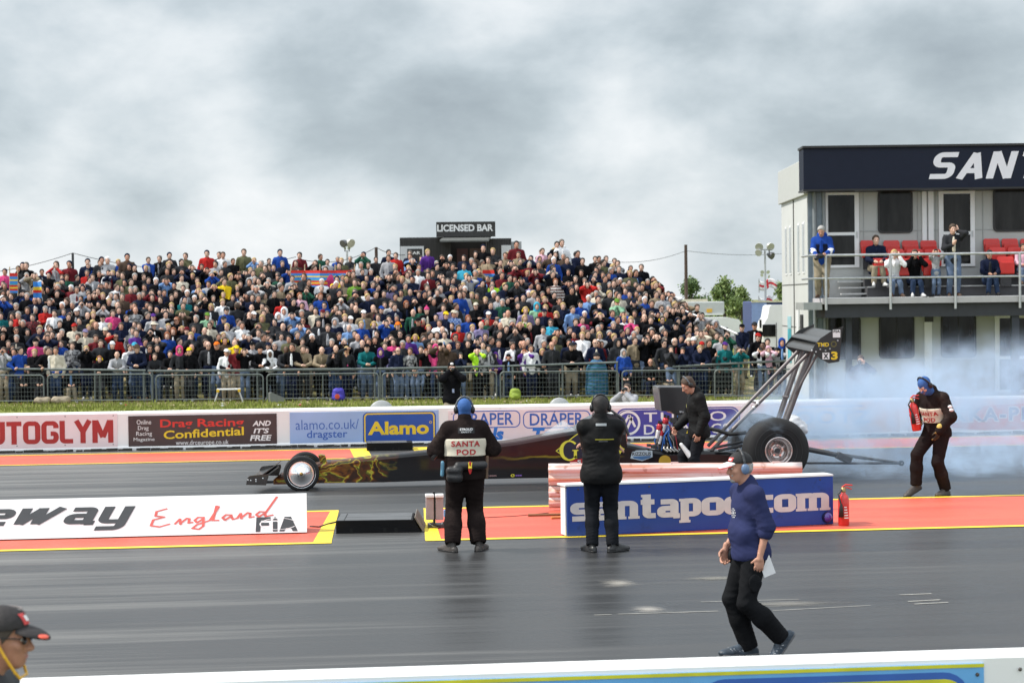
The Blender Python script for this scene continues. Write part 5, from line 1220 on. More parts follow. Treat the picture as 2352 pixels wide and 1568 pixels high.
    for px0,px1,pt,pb in ((1903,1978,726,825),(2019,2101,724,823),(2161,2243,722,821)):
        o=win(px0,px1,pt,pb)
        slab('mullion',(px0+px1)/2-1.5,(px0+px1)/2+1.5,pt+4,pb-4,-.045,-.03,mat('black_rubber_frame',(.015,.014,.016)),o)
    door(2285,2370,722,900,820)
    for px0,px1 in ((2118,2130),(2132,2146)): slab('pilaster',px0,px1,434,685,-.06,-.001,FRM)
    slab('pilaster',2123,2142,722,905,-.06,-.001,FRM)
    m=MB();m.box((XR/2,-.01,at(1900,532,0)[1]),(XR,.012,.02));m.box((XR/2,-.01,at(1900,830,0)[1]),(XR,.012,.02));m.build('seam',GR,root)
    for px in (1984,2108,2150,2258): x,_=at(px,600,0);MB().box((x,-.008,(DZ+ztop)/2),(.015,.012,ztop-DZ)).build('seam',GR,root)
    slab('junction_box',2124,2144,715,739,-.12,-.06,DARK)
    # balcony
    y0=-1.9;xa=at(1889,690,y0)[0];xb=XR
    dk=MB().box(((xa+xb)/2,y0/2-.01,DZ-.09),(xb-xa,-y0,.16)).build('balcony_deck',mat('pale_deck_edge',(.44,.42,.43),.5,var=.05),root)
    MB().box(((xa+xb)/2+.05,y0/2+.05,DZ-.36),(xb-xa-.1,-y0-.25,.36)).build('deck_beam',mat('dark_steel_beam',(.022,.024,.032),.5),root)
    MB().box((xa-.25,y0/2-.1,DZ-.22),(.5,-y0-.3,.2)).build('deck_bracket',GR,root)
    MB().box((.95,-.9,(DZ-.5)/2),(.16,.16,DZ-.5)).build('deck_post',mat('navy_post',(.02,.025,.04),.4),root)
    for px in (2333,): x,_=at(px,760,y0+.3);MB().box((x,y0+.4,(DZ-.5)/2),(.2,.2,DZ-.5)).build('deck_post',mat('navy_post',(.02,.025,.04)),root)
    rl=MB();zt=at(2100,584,y0)[1];zm=at(2100,637,y0)[1]
    rl.tube([(xa-.35,y0-.03,zt),(xb,y0-.03,zt)],.035,8);rl.tube([(xa-.35,y0-.03,zm),(xb,y0-.03,zm)],.028,8)
    rl.tube([(xa-.35,y0-.03,zm),(xa-.35,-.6,zm)],.028,8);rl.tube([(xa-.35,y0-.03,zt),(xa-.35,-.6,zt)],.03,8)
    rl=rl.build('balcony_rail',STEEL,root)
    for px in (1896,2044,2193,2341,2490): x,_=at(px,600,y0);MB().tube([(x,y0-.06,DZ-.33),(x,y0-.06,zt)],.035,8).build('rail_post',STEEL,rl)
    # stepped platforms
    plm=mat('dark_platform_side',(.05,.05,.055),.6);plt=mat('pale_tread',(.42,.43,.43),.5)
    for k,(yy,hh_) in enumerate(((-1.0,.28),(-.55,.56),(-.05,.84))):
        x1_,_=at(1985,640,-.5)
        MB().box(((x1_+xb)/2,yy/2 if False else (yy+.0)/2-.0,DZ+hh_/2),(xb-x1_,abs(yy),hh_-.01)).build('seat_platform',plm,root) if k<2 else None
        MB().box(((x1_+xb)/2,yy-.03,DZ+hh_),(xb-x1_,.06,.035)).build('tread',plt,root) if k<2 else None
    x0_,_=at(1928,650,-.5);x1_,_=at(1990,650,-.5)
    for k in range(3): MB().box(((x0_+x1_)/2,-.2-.27*(2-k),DZ+.1+.17*k),(x1_-x0_,.27,.04)).build('stair_tread',plt,root)
    return dict(root=root,iv=iv,M=M_,at=at,DZ=DZ,y0=y0)
CB=control()
# red tip-up seats
SEATM=mat('red_plastic_seat',(.58,.025,.02),.35,var=.05)
def seat(px,py,y,lab,first=[None]):
    x,z=CB['at'](px,py,y);r=CB['root']
    if first[0] is None:
        o=empty('tip_up_seat',(0,0,0),0,lab,'seat','red seats on the balcony')
        m=MB();m.prism([(-.21,.0,0),(.21,.0,0),(.225,.05,.30),(.19,.07,.36),(-.19,.07,.36),(-.225,.05,.30)],(0,-.02,0),(0,.03,0));m.build('backrest',SEATM,o)
        MB().box((0,-.09,.05),(.42,.10,.34),bev=.035).build('seat_pan',SEATM,o);MB().box((0,.03,-.22),(.30,.06,.44)).build('bracket',DARK,o);first[0]=o
    else:
        o=first[0].copy();COL.objects.link(o)
        for ch in first[0].children:
            c=ch.copy();COL.objects.link(c);c.parent=o
        o['label']=lab
    p=CB['M']@Vector((x,y,z-.36));o.location=p;o.rotation_euler=(0,0,CB['root'].rotation_euler.z);return o
rows=((552,-.12,'back row',(1995,2048,2091,2133,2278,2320,2363)),(572,-.62,'middle row',(2058,2101,2143,2291,2334)),(593,-1.1,'front row',(2023,2073,2136,2310)))
onm=['leftmost','second','third','fourth','fifth','sixth','seventh']
for py,y,nm,l in rows:
    for i,px in enumerate(l): seat(px,py+ (0 if px<2240 else -4),y,f'red tip up seat in the {nm} on the balcony, {onm[i]} from the left')
# ---------------------------------------------------------------- the dragster
def dragster():
    YC=31.85;root=empty('dragster',(3.5,YC,0),0,'long low black dragster with flame painted nose, tall rear wing and smoking rear tyres','race car');iv=localiser(root)
    def w(px,py,Y): return P(px,py,Y)
    # flame paint
    m=bpy.data.materials.new('black_flame_paint');m.use_nodes=True;t=m.node_tree;b=t.nodes['Principled BSDF'];A=t.nodes.new;K=t.links.new
    b.inputs['Roughness'].default_value=.3;b.inputs['Specular IOR Level'].default_value=.25;b.inputs['Coat Weight'].default_value=.35;b.inputs['Coat Roughness'].default_value=.06
    tc=A('ShaderNodeTexCoord');sp=A('ShaderNodeSeparateXYZ');K(tc.outputs['Object'],sp.inputs[0])
    n0=A('ShaderNodeTexNoise');n0.inputs['Scale'].default_value=2.2;n0.inputs['Detail'].default_value=3;mp=A('ShaderNodeMapping');mp.inputs['Scale'].default_value=(1,.2,1.6);K(tc.outputs['Object'],mp.inputs[0]);K(mp.outputs[0],n0.inputs['Vector'])
    mv=A('ShaderNodeVectorMath');mv.operation='MULTIPLY_ADD';K(n0.outputs['Color'],mv.inputs[0]);mv.inputs[1].default_value=(.8,.0,.55);K(mp.outputs[0],mv.inputs[2])
    n1_=A('ShaderNodeTexNoise');n1_.inputs['Scale'].default_value=3.6;n1_.inputs['Detail'].default_value=2.5;K(mv.outputs[0],n1_.inputs['Vector'])
    def mth(op,a,c=None,v=None,v2=None):
        n=A('ShaderNodeMath');n.operation=op;K(a,n.inputs[0])
        if c is not None:K(c,n.inputs[1])
        if v is not None:n.inputs[1].default_value=v
        if v2 is not None:n.inputs[2].default_value=v2
        return n.outputs[0]
    fade=A('ShaderNodeMapRange');K(sp.outputs['X'],fade.inputs['Value']);fade.inputs['From Min'].default_value=-3.6;fade.inputs['From Max'].default_value=-1.1;fade.inputs['To Min'].default_value=-.15;fade.inputs['To Max'].default_value=1.25
    nz=A('ShaderNodeTexNoise');nz.inputs['Scale'].default_value=1.7;nz.inputs['Detail'].default_value=3;K(mp.outputs[0],nz.inputs['Vector'])
    fz=A('ShaderNodeMapRange');K(mth('ADD',fade.outputs[0],mth('MULTIPLY_ADD',nz.outputs['Fac'],v=1.6,v2=-.8)),fz.inputs['Value']);fz.inputs['From Min'].default_value=.25;fz.inputs['From Max'].default_value=.5
    r=A('ShaderNodeValToRGB');e=r.color_ramp.elements;e[0].position=.30;e[0].color=(.012,.006,.004,1);e[1].position=.72;e[1].color=(.012,.006,.004,1)
    for p_,c_ in ((.40,(.04,.012,.004)),(.455,(.17,.05,.006)),(.48,(.34,.18,.015)),(.497,(.40,.40,.04)),(.515,(.13,.13,.012)),(.55,(.05,.025,.005)),(.60,(.10,.028,.005))): q=e.new(p_);q.color=(*c_,1)
    K(n1_.outputs['Fac'],r.inputs[0])
    mf=A('ShaderNodeMix');mf.data_type='RGBA';K(fz.outputs[0],mf.inputs['Factor']);K(r.outputs[0],mf.inputs['A']);mf.inputs['B'].default_value=(.006,.006,.008,1)
    # dark red glow above, gold line across the middle of the body, black below
    rr=A('ShaderNodeMapRange');K(sp.outputs['X'],rr.inputs['Value']);rr.inputs['From Min'].default_value=-1.4;rr.inputs['From Max'].default_value=.0;
    zz=A('ShaderNodeMapRange');K(sp.outputs['Z'],zz.inputs['Value']);zz.inputs['From Min'].default_value=.45;zz.inputs['From Max'].default_value=.5
    xr=A('ShaderNodeMapRange');K(sp.outputs['X'],xr.inputs['Value']);xr.inputs['From Min'].default_value=.55;xr.inputs['From Max'].default_value=.45
    zt=A('ShaderNodeMapRange');K(sp.outputs['Z'],zt.inputs['Value']);zt.inputs['From Min'].default_value=.95;zt.inputs['From Max'].default_value=.6
    f=mth('MULTIPLY',mth('MULTIPLY',rr.outputs[0],zz.outputs[0]),mth('MULTIPLY',xr.outputs[0],zt.outputs[0]))
    mx1=A('ShaderNodeMix');mx1.data_type='RGBA';K(mth('MULTIPLY',f,v=.8),mx1.inputs['Factor']);K(mf.outputs['Result'],mx1.inputs['A']);mx1.inputs['B'].default_value=(.055,.006,.005,1)
    zn=mth('ADD',sp.outputs['Z'],mth('MULTIPLY_ADD',n0.outputs['Fac'],v=.16,v2=-.08))
    gl=mth('ABSOLUTE',mth('SUBTRACT',zn,v=.455));gl2=A('ShaderNodeMapRange');K(gl,gl2.inputs['Value']);gl2.inputs['From Min'].default_value=.028;gl2.inputs['From Max'].default_value=.0
    gx_=A('ShaderNodeMapRange');K(sp.outputs['X'],gx_.inputs['Value']);gx_.inputs['From Min'].default_value=-.8;gx_.inputs['From Max'].default_value=.1
    gx2=A('ShaderNodeMapRange');K(sp.outputs['X'],gx2.inputs['Value']);gx2.inputs['From Min'].default_value=1.45;gx2.inputs['From Max'].default_value=1.2
    mx2=A('ShaderNodeMix');mx2.data_type='RGBA';K(mth('MULTIPLY',mth('MULTIPLY',mth('MULTIPLY',gl2.outputs[0],gx_.outputs[0]),gx2.outputs[0]),v=.75),mx2.inputs['Factor']);K(mx1.outputs['Result'],mx2.inputs['A']);mx2.inputs['B'].default_value=(.34,.24,.02,1)
    K(mx2.outputs['Result'],b.inputs['Base Color'])
    PAINT=m
    ST=[(628,1102,1112,.07),(645,1088,1112,.10),(700,1068,1111,.14),(735,1062,1109,.16),(880,1046,1107,.20),(1002,1034,1103,.24),(1098,1024,1100,.27),(1186,1013,1098,.30),(1247,1002,1097,.32),(1318,989,1097,.34),(1400,986,1096,.34),(1437,990,1096,.34),(1441,1019,1096,.34),(1499,1032,1096,.33),(1536,1037,1095,.32),(1634,1034,1092,.29),(1716,1040,1088,.24)]
    V=[];F=[];k=10
    for px,pt,pb,hw in ST:
        a=w(px,pt,YC-hw);z1=a.z;z0=w(px,pb,YC-hw).z;x=a.x;rr_=min(.06,hw*.4,(z1-z0)*.3)
        sec=[(-hw,z0),(-hw,z0+(z1-z0)*.5),(-hw,z1-rr_),(-hw+rr_*.3,z1-rr_*.3),(-hw+rr_,z1),(hw-rr_,z1),(hw-rr_*.3,z1-rr_*.3),(hw,z1-rr_),(hw,z0+(z1-z0)*.5),(hw,z0)]
        V+=[(x,YC+y,z) for y,z in sec]
    for i in range(len(ST)-1):
        for j in range(k): F.append((i*k+j,i*k+(j+1)%k,(i+1)*k+(j+1)%k,(i+1)*k+j)[::-1])
    F.append(list(range(k)));F.append([ (len(ST)-1)*k+j for j in range(k)][::-1])
    body=link('body',mkmesh('body',[iv@Vector(v) for v in V],F,PAINT),root)
    # silver top edge strip
    # head fairing behind the driver
    hf=[(1318,989),(1345,966),(1372,953),(1396,948),(1418,952),(1431,966),(1442,991),(1442,1018),(1330,1018)];m=MB()
    pts=[w(x,y,YC-.26) for x,y in hf]
    V=[];F=[];k=len(pts)
    for (dy,s_) in ((0,.93),(.06,1.),(.46,1.),(.52,.93)):
        c=sum(pts,Vector())/k
        for p in pts: q=c+(p-c)*s_;V.append(iv@Vector((q.x,YC-.26+dy,q.z)))
    for i in range(3):
        for j in range(k):F.append((i*k+j,i*k+(j+1)%k,(i+1)*k+(j+1)%k,(i+1)*k+j))
    F.append(list(range(k))[::-1]);F.append([3*k+j for j in range(k)])
    link('head_fairing',mkmesh('head_fairing',V,F,mat('gloss_black_fairing',(.014,.014,.02),.25,coat=.6)),root)
    S=Sdf();c=iv@w(1402,964,YC-.05);S.ell(c,(.12,.13,.15),k=.02);to_obj('helmet',S,.018,mat('white_helmet',(.7,.7,.68),.25,coat=.5),root)
    MB().tube([w(1338,985,YC-.27),w(1368,948,YC-.24),w(1405,943,YC-.2),w(1432,962,YC-.2),w(1444,1000,YC-.27)],.022,8).build('roll_bar',DARK,root,iv)
    # windscreen
    gm=bpy.data.materials.new('clear_windscreen');gm.use_nodes=True;gb=gm.node_tree.nodes['Principled BSDF'];gb.inputs['Base Color'].default_value=(.8,.85,.9,1);gb.inputs['Roughness'].default_value=.05;gb.inputs['Alpha'].default_value=.16;gb.inputs['Coat Weight'].default_value=1.
    V=[];n=10
    for (px,py) in ((1246,1002),(1296,967)):
        for i in range(n+1):
            a=PI*i/n;V.append((px,py,a))
    VV=[];
    b0=w(1246,1003,YC-.3);b1=w(1322,989,YC-.32);t1=w(1300,967,YC-.2);t0=w(1292,968,YC-.2)
    for i in range(n+1):
        a=PI*i/n;cy,sy=math.cos(a),math.sin(a)
        VV.append(Vector((b0.x+(b1.x-b0.x)*(1-sy),YC-.30*cy,b0.z+(b1.z-b0.z)*(1-sy))));VV.append(Vector((t1.x+.02-(.05)*sy,YC-.21*cy,t0.z-.02+.03*sy)))
    F=[(2*i,2*i+2,2*i+3,2*i+1) for i in range(n)]
    o=link('windscreen',mkmesh('windscreen',[iv@v for v in VV],F,gm,smooth=True),root);md=o.modifiers.new('t','SOLIDIFY');md.thickness=.006
    # small fairing behind the front axle
    f_=[w(x,y,YC-.12) for x,y in ((736,1064),(731,1046),(737,1044),(747,1046),(751,1061))];m=MB();m.prism(f_,(0,0,0),(0,.24,0));m.build('front_fairing',PAINT,root,iv)
    # front wheels
    def front_wheel(px,py,Y,near):
        c=w(px,py,Y);R_=.287
        o=MB().lathe([(.20,-.045),(.245,-.055),(.275,-.045),(R_,-.02),(R_,.02),(.275,.045),(.245,.055),(.20,.045)],c,'Y',40,cap=False).build('front_wheel',TYRE,root,iv)
        s=-1
        m=MB().lathe([(.236,-.05),(.225,-.052),(.222,-.035),(.205,-.03),(.10,-.045),(.075,-.062),(.06,-.066),(.05,-.085),(.02,-.088),(0,-.088)],c,'Y',40,cap=False)
        m.build('rim',CHROME,o,iv@Matrix() if False else (wmat(root).inverted()))
        h=MB()
        for k in range(24):
            a=2*PI*k/24;h.lathe([(.006,-.045),(0,-.05)],(c.x+.214*math.cos(a),c.y,c.z+.214*math.sin(a)),'Y',6)
        h.build('rim_bolt',DARK,o,iv)
        MB().lathe([(.03,-.09),(.022,-.1),(0,-.1)],c,'Y',12).build('hub_cap',mat('gold_hub',(.35,.22,.08),.3,.8),o,iv)
    front_wheel(692,1087,YC-.33,True);front_wheel(701,1077,YC+.33,False)
    MB().tube([w(692,1087,YC-.3),w(701,1077,YC+.3)],.02,8).build('front_axle',STEEL,root,iv)
    # front wing
    CF=mat('carbon_black',(.022,.02,.019),.3,var=.3,scale=8,coat=.4)
    fw=MB();npl=[(565,1113),(568,1098),(571,1094),(575,1092),(616,1088),(617,1094),(611,1114)]
    fw.prism([w(x,y,YC-.55) for x,y in npl],(0,-.006,0),(0,.006,0));o=fw.build('front_wing_end_plate',CF,root,iv)
    r_=MB()
    for x,y in ((570,1102),(576,1103),(588,1101),(588,1105),(604,1098)): p=w(x,y,YC-.55);r_.lathe([(.014,-.007),(.01,-.014),(0,-.015)],p,'Y',10)
    r_.build('rivet',STEEL,o,iv)
    fp_=[(x+29,y-22) for x,y in npl];MB().prism([w(x,y,YC+.55) for x,y in fp_],(0,-.006,0),(0,.006,0)).build('front_wing_end_plate',CF,root,iv)
    a0,a1,b0,b1=w(570,1103,YC-.55),w(614,1091,YC-.55),w(599,1081,YC+.55),w(643,1069,YC+.55)
    m=MB();m.prism([a0,a1,b1,b0],(0,0,-.012),(0,0,.012));a2,b2=w(606,1089,YC-.55),w(635,1067,YC+.55)
    m.prism([w(600,1092,YC-.55),w(617,1080,YC-.55),w(646,1058,YC+.55),w(629,1070,YC+.55)],(0,0,-.008),(0,0,.008));m.build('front_wing',CF,root,iv)
    MB().tube([w(606,1107,YC-.05),w(640,1106,YC-.05)],.022,8).build('wing_mount',DARK,root,iv)
    # rear wheels
    def rear_wheel(px,py,Y):
        c=w(px,py,Y);c.z=.52;R_=.525;hw=.23
        prof=[(.20,-hw+.05),(.235,-hw+.0),(.27,-hw-.012),(.34,-hw-.022),(.42,-hw-.015),(.48,-hw+.012),(.512,-hw+.05),(R_,-hw+.10),(R_,hw-.10),(.512,hw-.05),(.48,hw-.012),(.40,hw+.015),(.30,hw+.01),(.235,hw),(.20,hw-.05)]
        o=MB().lathe(prof,c,'Y',64,cap=False).build('rear_wheel',TYRE,root,iv)
        g=MB();
        for rr_ in (.30,.385): g.lathe([(rr_-.006,-hw-.012),(rr_,-hw-.027),(rr_+.006,-hw-.012)],c,'Y',64,cap=False)
        g.build('tyre_ring',mat('worn_tyre_rib',(.03,.03,.032),.6),o,iv)
        rim=MB().lathe([(.228,-hw-.006),(.218,-hw-.012),(.205,-hw-.004),(.198,-hw+.03),(.185,-hw+.05),(.165,-hw+.06),(.15,-hw+.12),(.105,-hw+.15),(.075,-hw+.15),(.06,-hw+.11),(0,-hw+.11)],c+Vector((0,0,0)),'Y',48,cap=False).build('rim',mat('brushed_alloy_rim',(.55,.50,.49),.22,.9,var=.15),o,iv)
        q=MB()
        for k in range(5):
            a=2*PI*k/5+.3;q.lathe([(.016,-hw+.10),(.016,-hw+.14)],(c.x+.088*math.cos(a),c.y,c.z+.088*math.sin(a)),'Y',10)
        q.build('wheel_nut',CHROME,o,iv)
        MB().lathe([(.045,-hw+.075),(.045,-hw+.12)],c,'Y',16).build('hub',DARK,o,iv)
        return c
    rc=rear_wheel(1781,1037,YC-.62);rear_wheel(1745,1021,YC+.62)
    MB().tube([(rc.x,YC-.5,.52),(rc.x,YC+.5,.52)],.07,10).build('rear_axle',DARK,root,iv)
    MB().box((rc.x,YC,.5),(.34,.4,.36),bev=.04).build('axle_housing',DARK,root,iv)
    # radius rods and hoses
    for (x0,y0,x1,y1,Y) in ((1640,1028,1705,1014,YC-.3),(1650,1034,1705,1023,YC-.34)): MB().tube([w(x0,y0,Y),w(x1,y1,Y)],.024,8).build('radius_rod',DARK,root,iv)
    MB().tube([w(1620,982,YC-.33),w(1650,988,YC-.35),w(1676,997,YC-.36),w(1714,993,YC-.36)],.033,10).build('exhaust_hose',BLACK,root,iv)
    # engine bay
    MB().box((w(1560,1015,YC).x,YC,.66),(.75,.42,.34),bev=.03).build('engine_block',DARK,root,iv)
    S=Sdf();S.fold=.012
    c1,c2=w(1555,1005,YC-.12),w(1580,1008,YC-.12);c0=iv@c1;S.ell(c0,(.20,.27,.19),k=.06).ell(iv@c2,(.18,.27,.17),k=.06).ell(iv@w(1600,1000,YC-.1),(.15,.25,.16),k=.06)
    bl=to_obj('engine_blanket',S,.02,mat('black_quilted_cloth',(.022,.022,.024),.8,bump=.4),root)
    sp_=MB()
    a=w(1580,992,YC-.41);sp_.add([a+Vector(q) for q in ((-.03,0,-.02),(.03,0,-.02),(0,0,.04))],[(0,1,2)]);sp_.build('yellow_tag',LYE,root,iv)
    for i,(px,py,rr_) in enumerate(((1513,987,.045),(1527,973,.05),(1519,1000,.035))):
        c=w(px,py,YC-.25);o=MB();R=Matrix.Rotation(.25,3,'Y')
        MB().lathe([(rr_*.7,-.14),(rr_*.8,-.03),(rr_*.8,.0),(0,.0)],c,'Z',16,R=R).build('fitting_body',mat('white_metal_cap',(.7,.66,.66),.3,.3),root,iv)
        MB().lathe([(rr_,.0),(rr_*1.05,.02),(rr_*1.05,.07),(rr_*.85,.10),(0,.10)],c,'Z',16,R=R).build('fitting_cap',mat('red_anodised',(.45,.03,.04),.25,.5),root,iv)
        tp=MB()
        for k in range(6):
            a=2*PI*k/6;q=c+R@Vector((rr_*.75*math.cos(a),rr_*.75*math.sin(a),.10));tp.tube([q,q+R@Vector((0,0,.05))],.009,6)
        tp.build('terminal',BLACK,root,iv)
    rg=random.Random(5);hz_=[mat('braided_steel_hose',(.5,.48,.47),.35,.7),mat('dark_red_hose',(.25,.02,.03),.5),BLACK,mat('blue_hose',(.02,.10,.35),.4)]
    for i in range(16):
        x0,y0=rg.uniform(1507,1548),rg.uniform(965,1000);x1,y1=rg.uniform(1502,1560),rg.uniform(1018,1038);Y=YC-rg.uniform(.15,.38)
        MB().tube([w(x0,y0,Y),w((x0+x1)/2+rg.uniform(-8,8),(y0+y1)/2,Y-.03),w(x1,y1,Y)],rg.uniform(.007,.016),6).build('fuel_hose',hz_[i%4],root,iv)
    for i in range(7):
        x=1528+i*8;MB().tube([w(x,1022,YC-.22),w(x-3,1030,YC-.36),w(x+6,1037,YC-.37)],.02,8).build('exhaust_pipe',mat('dull_steel_pipe',(.28,.27,.26),.35,.8),root,iv)
    jb=MB()
    for x,y,s_ in ((1502,1025,.07),(1490,1022,.05),(1546,965,.09),(1560,958,.10),(1575,962,.09),(1552,975,.07),(1500,1035,.05)): p=w(x,y,YC-.22);jb.box(p,(s_,s_*1.6,s_*.9),rz=.2,bev=.008)
    jb.build('engine_fitting',DARK,root,iv)
    MB().box(w(1572,958,YC-.1),(.30,.34,.16),bev=.02).build('blower_case',mat('dark_cast_metal',(.035,.035,.04),.4,.4),root,iv)
    MB().box(w(1562,956,YC-.28),(.10,.03,.035),bev=.008).build('blue_connector',mat('blue_connector_plastic',(.03,.15,.5),.3),root,iv)
    # injector scoop
    sc=[(1512,889),(1518,887.5),(1600,888),(1606,893),(1604,938),(1585,947),(1575,953),(1548,951),(1540,945),(1518,943.5)]
    pts=[w(x,y,YC-.30) for x,y in sc];V=[];F=[];k=len(pts);c=sum(pts,Vector())/k
    for (dy,s_) in ((0,.95),(.04,1),(.56,1),(.60,.95)):
        for p in pts: q=c+(p-c)*s_;V.append(iv@Vector((q.x,YC-.30+dy,q.z)))
    for i in range(3):
        for j in range(k):F.append((i*k+j,i*k+(j+1)%k,(i+1)*k+(j+1)%k,(i+1)*k+j))
    F.append(list(range(k))[::-1]);F.append([3*k+j for j in range(k)])
    so_=link('air_scoop',mkmesh('air_scoop',V,F,mat('satin_black_scoop',(.017,.017,.019),.3,var=.1,coat=.2)),root)
    a,b_=w(1512,889,YC-.31),w(1518,944,YC-.31);MB().tube([a,b_],.012,8).build('scoop_lip',mat('worn_scoop_edge',(.16,.15,.15),.4),so_,iv)
    MB().box(w(1572,945,YC-.315),(.16,.006,.03)).build('plate',mat('silver_plate',(.45,.46,.48),.4),so_,iv)
    a,b_=w(1563,948,YC-.319),w(1582,942,YC-.319);put_text('lettering',text_mesh('SPEED',.01,.2),a,b_,(0,-1,0),BLACK,so_,inv=iv,pr=.001)
    # rear wing
    WB=mat('wing_black',(.020,.020,.021),.42,var=.2,scale=4)
    npl=[(1864,806),(1872,791),(1884,777),(1911,759),(1938,749),(1935,757),(1928,829),(1924,831),(1904,834),(1883,823),(1870,812)]
    YN=YC-.95;YF=YC+.95
    pl=MB().prism([w(x,y,YN) for x,y in npl],(0,-.006,0),(0,.006,0)).build('wing_end_plate',WB,root,iv)
    rv=MB()
    for x,y in ((1865,805),(1874,808),(1884,802),(1890,794),(1896,805),(1906,801),(1924,782)): rv.lathe([(.014,-.007),(.01,-.013),(0,-.014)],w(x,y,YN),'Y',10)
    rv.build('rivet',STEEL,pl,iv)
    def dec(s,px0,px1,pb,pt,m_,bold=.03,shear=0.,par=pl,Y=YN-.007,pr=.002):
        a=w(px0,pb,Y);b_=w(px1,pt,Y);b_.z=w(px0,pt,Y).z;return put_text('lettering',text_mesh(s,bold,shear),a,b_,(0,-1,0),m_,par,inv=iv,pr=pr)
    dec('TMD',1877,1904,796,787,LYE);dec('3',1909,1924,826,807,LYE,.04)
    def patch(px0,px1,pt,pb,m_,par,Y,name='sticker',pr=.001):
        a=w(px0,pb,Y);b_=w(px1,pt,Y);zt=w(px0,pt,Y).z;return link(name,mkmesh(name,[iv@Vector((a.x,Y-pr,a.z)),iv@Vector((b_.x,Y-pr,a.z)),iv@Vector((b_.x,Y-pr,zt)),iv@Vector((a.x,Y-pr,zt))],[(0,1,2,3)],m_),par)
    patch(1913,1930,757,775,LWH,pl,YN-.007);dec('FIA',1914,1929,764,758,BLACK,.03,.1,pr=.004)
    patch(1889,1905,810,825,LWH,pl,YN-.007);dec('X',1891,1903,823,812,BLACK,.06)
    rg_=MB()
    c=w(1915,790,YN-.009)
    for k in range(14):
        a=2*PI*k/14;rg_.add([c+Vector(((r_)*math.cos(a+d_),0,(r_)*math.sin(a+d_))) for r_,d_ in ((.03,-.1),(.05,-.1),(.05,.1),(.03,.1))],[(0,1,2,3)])
    rg_.build('emblem',mat('olive_gold_emblem',(.22,.19,.03),.5),pl,iv)
    fpl=[(1802,793),(1814,777),(1835,758),(1870,744),(1868,760),(1862,812),(1845,818),(1824,812),(1808,799)]
    MB().prism([w(x,y,YF) for x,y in fpl],(0,-.006,0),(0,.006,0)).build('wing_end_plate',WB,root,iv)
    WG=mat('grey_black_wing_skin',(.05,.05,.05),.4,var=.15,scale=3)
    def plane(nl,nt,fl,ft,th,name):
        m=MB();A_=[w(*nl,YN),w(*nt,YN)];B_=[w(*fl,YF),w(*ft,YF)];n=8
        def foil(p,q):
            d=q-p;up=Vector((0,0,1));L_=[];
            for i in range(n+1):
                f=i/n;h=th*(2.2*math.sqrt(f)*(1-f)+.03);L_.append(p+d*f+up*h)
            for i in range(n,-1,-1):
                f=i/n;h=th*(.9*math.sqrt(f)*(1-f));L_.append(p+d*f-up*h)
            return L_
        f0,f1=foil(*A_),foil(*B_);k=len(f0);m.add(f0+f1,[(i,(i+1)%k,k+(i+1)%k,k+i) for i in range(k)],True);m.build(name,WG,root,iv)
    plane((1866,808),(1905,788),(1804,795),(1845,776),.05,'wing_plane');plane((1900,784),(1928,762),(1838,772),(1866,752),.03,'wing_flap');plane((1878,786),(1900,778),(1816,773),(1838,765),.02,'wing_flap')
    # struts
    TB=mat('brushed_strut_tube',(.15,.135,.135),.45,.45,var=.1)
    def strut(a,b,Ya,Yb,r,name='wing_strut'): return MB().tube([w(*a,Ya),w(*b,Yb)],r,12).build(name,TB,root,iv)
    s1=strut((1634,1034),(1862,806),YC-.24,YC-.30,.030);s2=strut((1626,1024),(1834,805),YC+.2,YC+.3,.030)
    strut((1806,966),(1866,806),YC-.22,YC-.3,.042);strut((1788,962),(1842,806),YC+.22,YC+.3,.042);strut((1798,966),(1853,818),YC-.02,YC+.1,.022);strut((1828,902),(1876,815),YC-.3,YC-.4,.022)
    strut((1783,966),(1822,850),YC+.3,YC+.32,.02)
    for a,b,Ya,Yb in (((1728,922),(1742,927),YC+.25,YC-.27),((1798,910),(1811,911),YC+.22,YC-.25),((1742,925),(1728,922),YC-.27,YC+.25)): strut(a,b,Ya,Yb,.016,'cross_brace')
    for f in (.43,.47):
        a,b=w(1634,1034,YC-.24),w(1862,806,YC-.30);p=a.lerp(b,f);d=(b-a).normalized();MB().tube([p-d*.015,p+d*.015],.037,12).build('clamp',STEEL,s1,iv)
    # parachute packs and wheelie bars
    S=Sdf();S.fold=.014
    for px,py,r_ in ((1818,972,.15),(1832,985,.15),(1812,990,.14)): S.ell(iv@w(px,py,YC+.05),(r_*1.1,.2,r_),k=.05)
    to_obj('parachute_pack',S,.02,mat('silver_white_pack_cloth',(.62,.64,.68),.4,var=.1,bump=.4),root)
    for a,b,c_,Y0 in (((1856,1032),(1921,1044),(2070,1063),YC-.18),((1840,1028),(1905,1040),(2066,1062),YC+.12)):
        MB().tube([w(*a,Y0),w(*b,Y0)],.04,8).build('wheelie_bar',DARK,root,iv);MB().tube([w(b[0]+5,b[1],Y0),w(*c_,YC-.03)],.02,8).build('wheelie_bar',DARK,root,iv)
        MB().tube([w(a[0],1063,Y0),w(c_[0],c_[1]+1,YC-.03)],.018,8).build('wheelie_bar',DARK,root,iv)
    MB().tube([w(1925,1043,YC-.18),w(1990,1052,YC-.1)],.028,8).build('wheelie_sleeve',DARK,root,iv)
    R=Matrix.Rotation(.45,3,'Y');MB().box(w(1938,1051,YC-.2),(.26,.14,.12),R=R,bev=.02).build('release_box',DARK,root,iv)
    c=w(2070,1063,YC-.03);wl=MB().lathe([(.02,-.03),(.042,-.03),(.046,-.015),(.046,.015),(.042,.03),(.02,.03)],c,'Y',20).build('wheelie_wheel',TYRE,root,iv)
    MB().lathe([(.012,-.035),(0,-.036)],c,'Y',10).build('hub',STEEL,wl,iv)
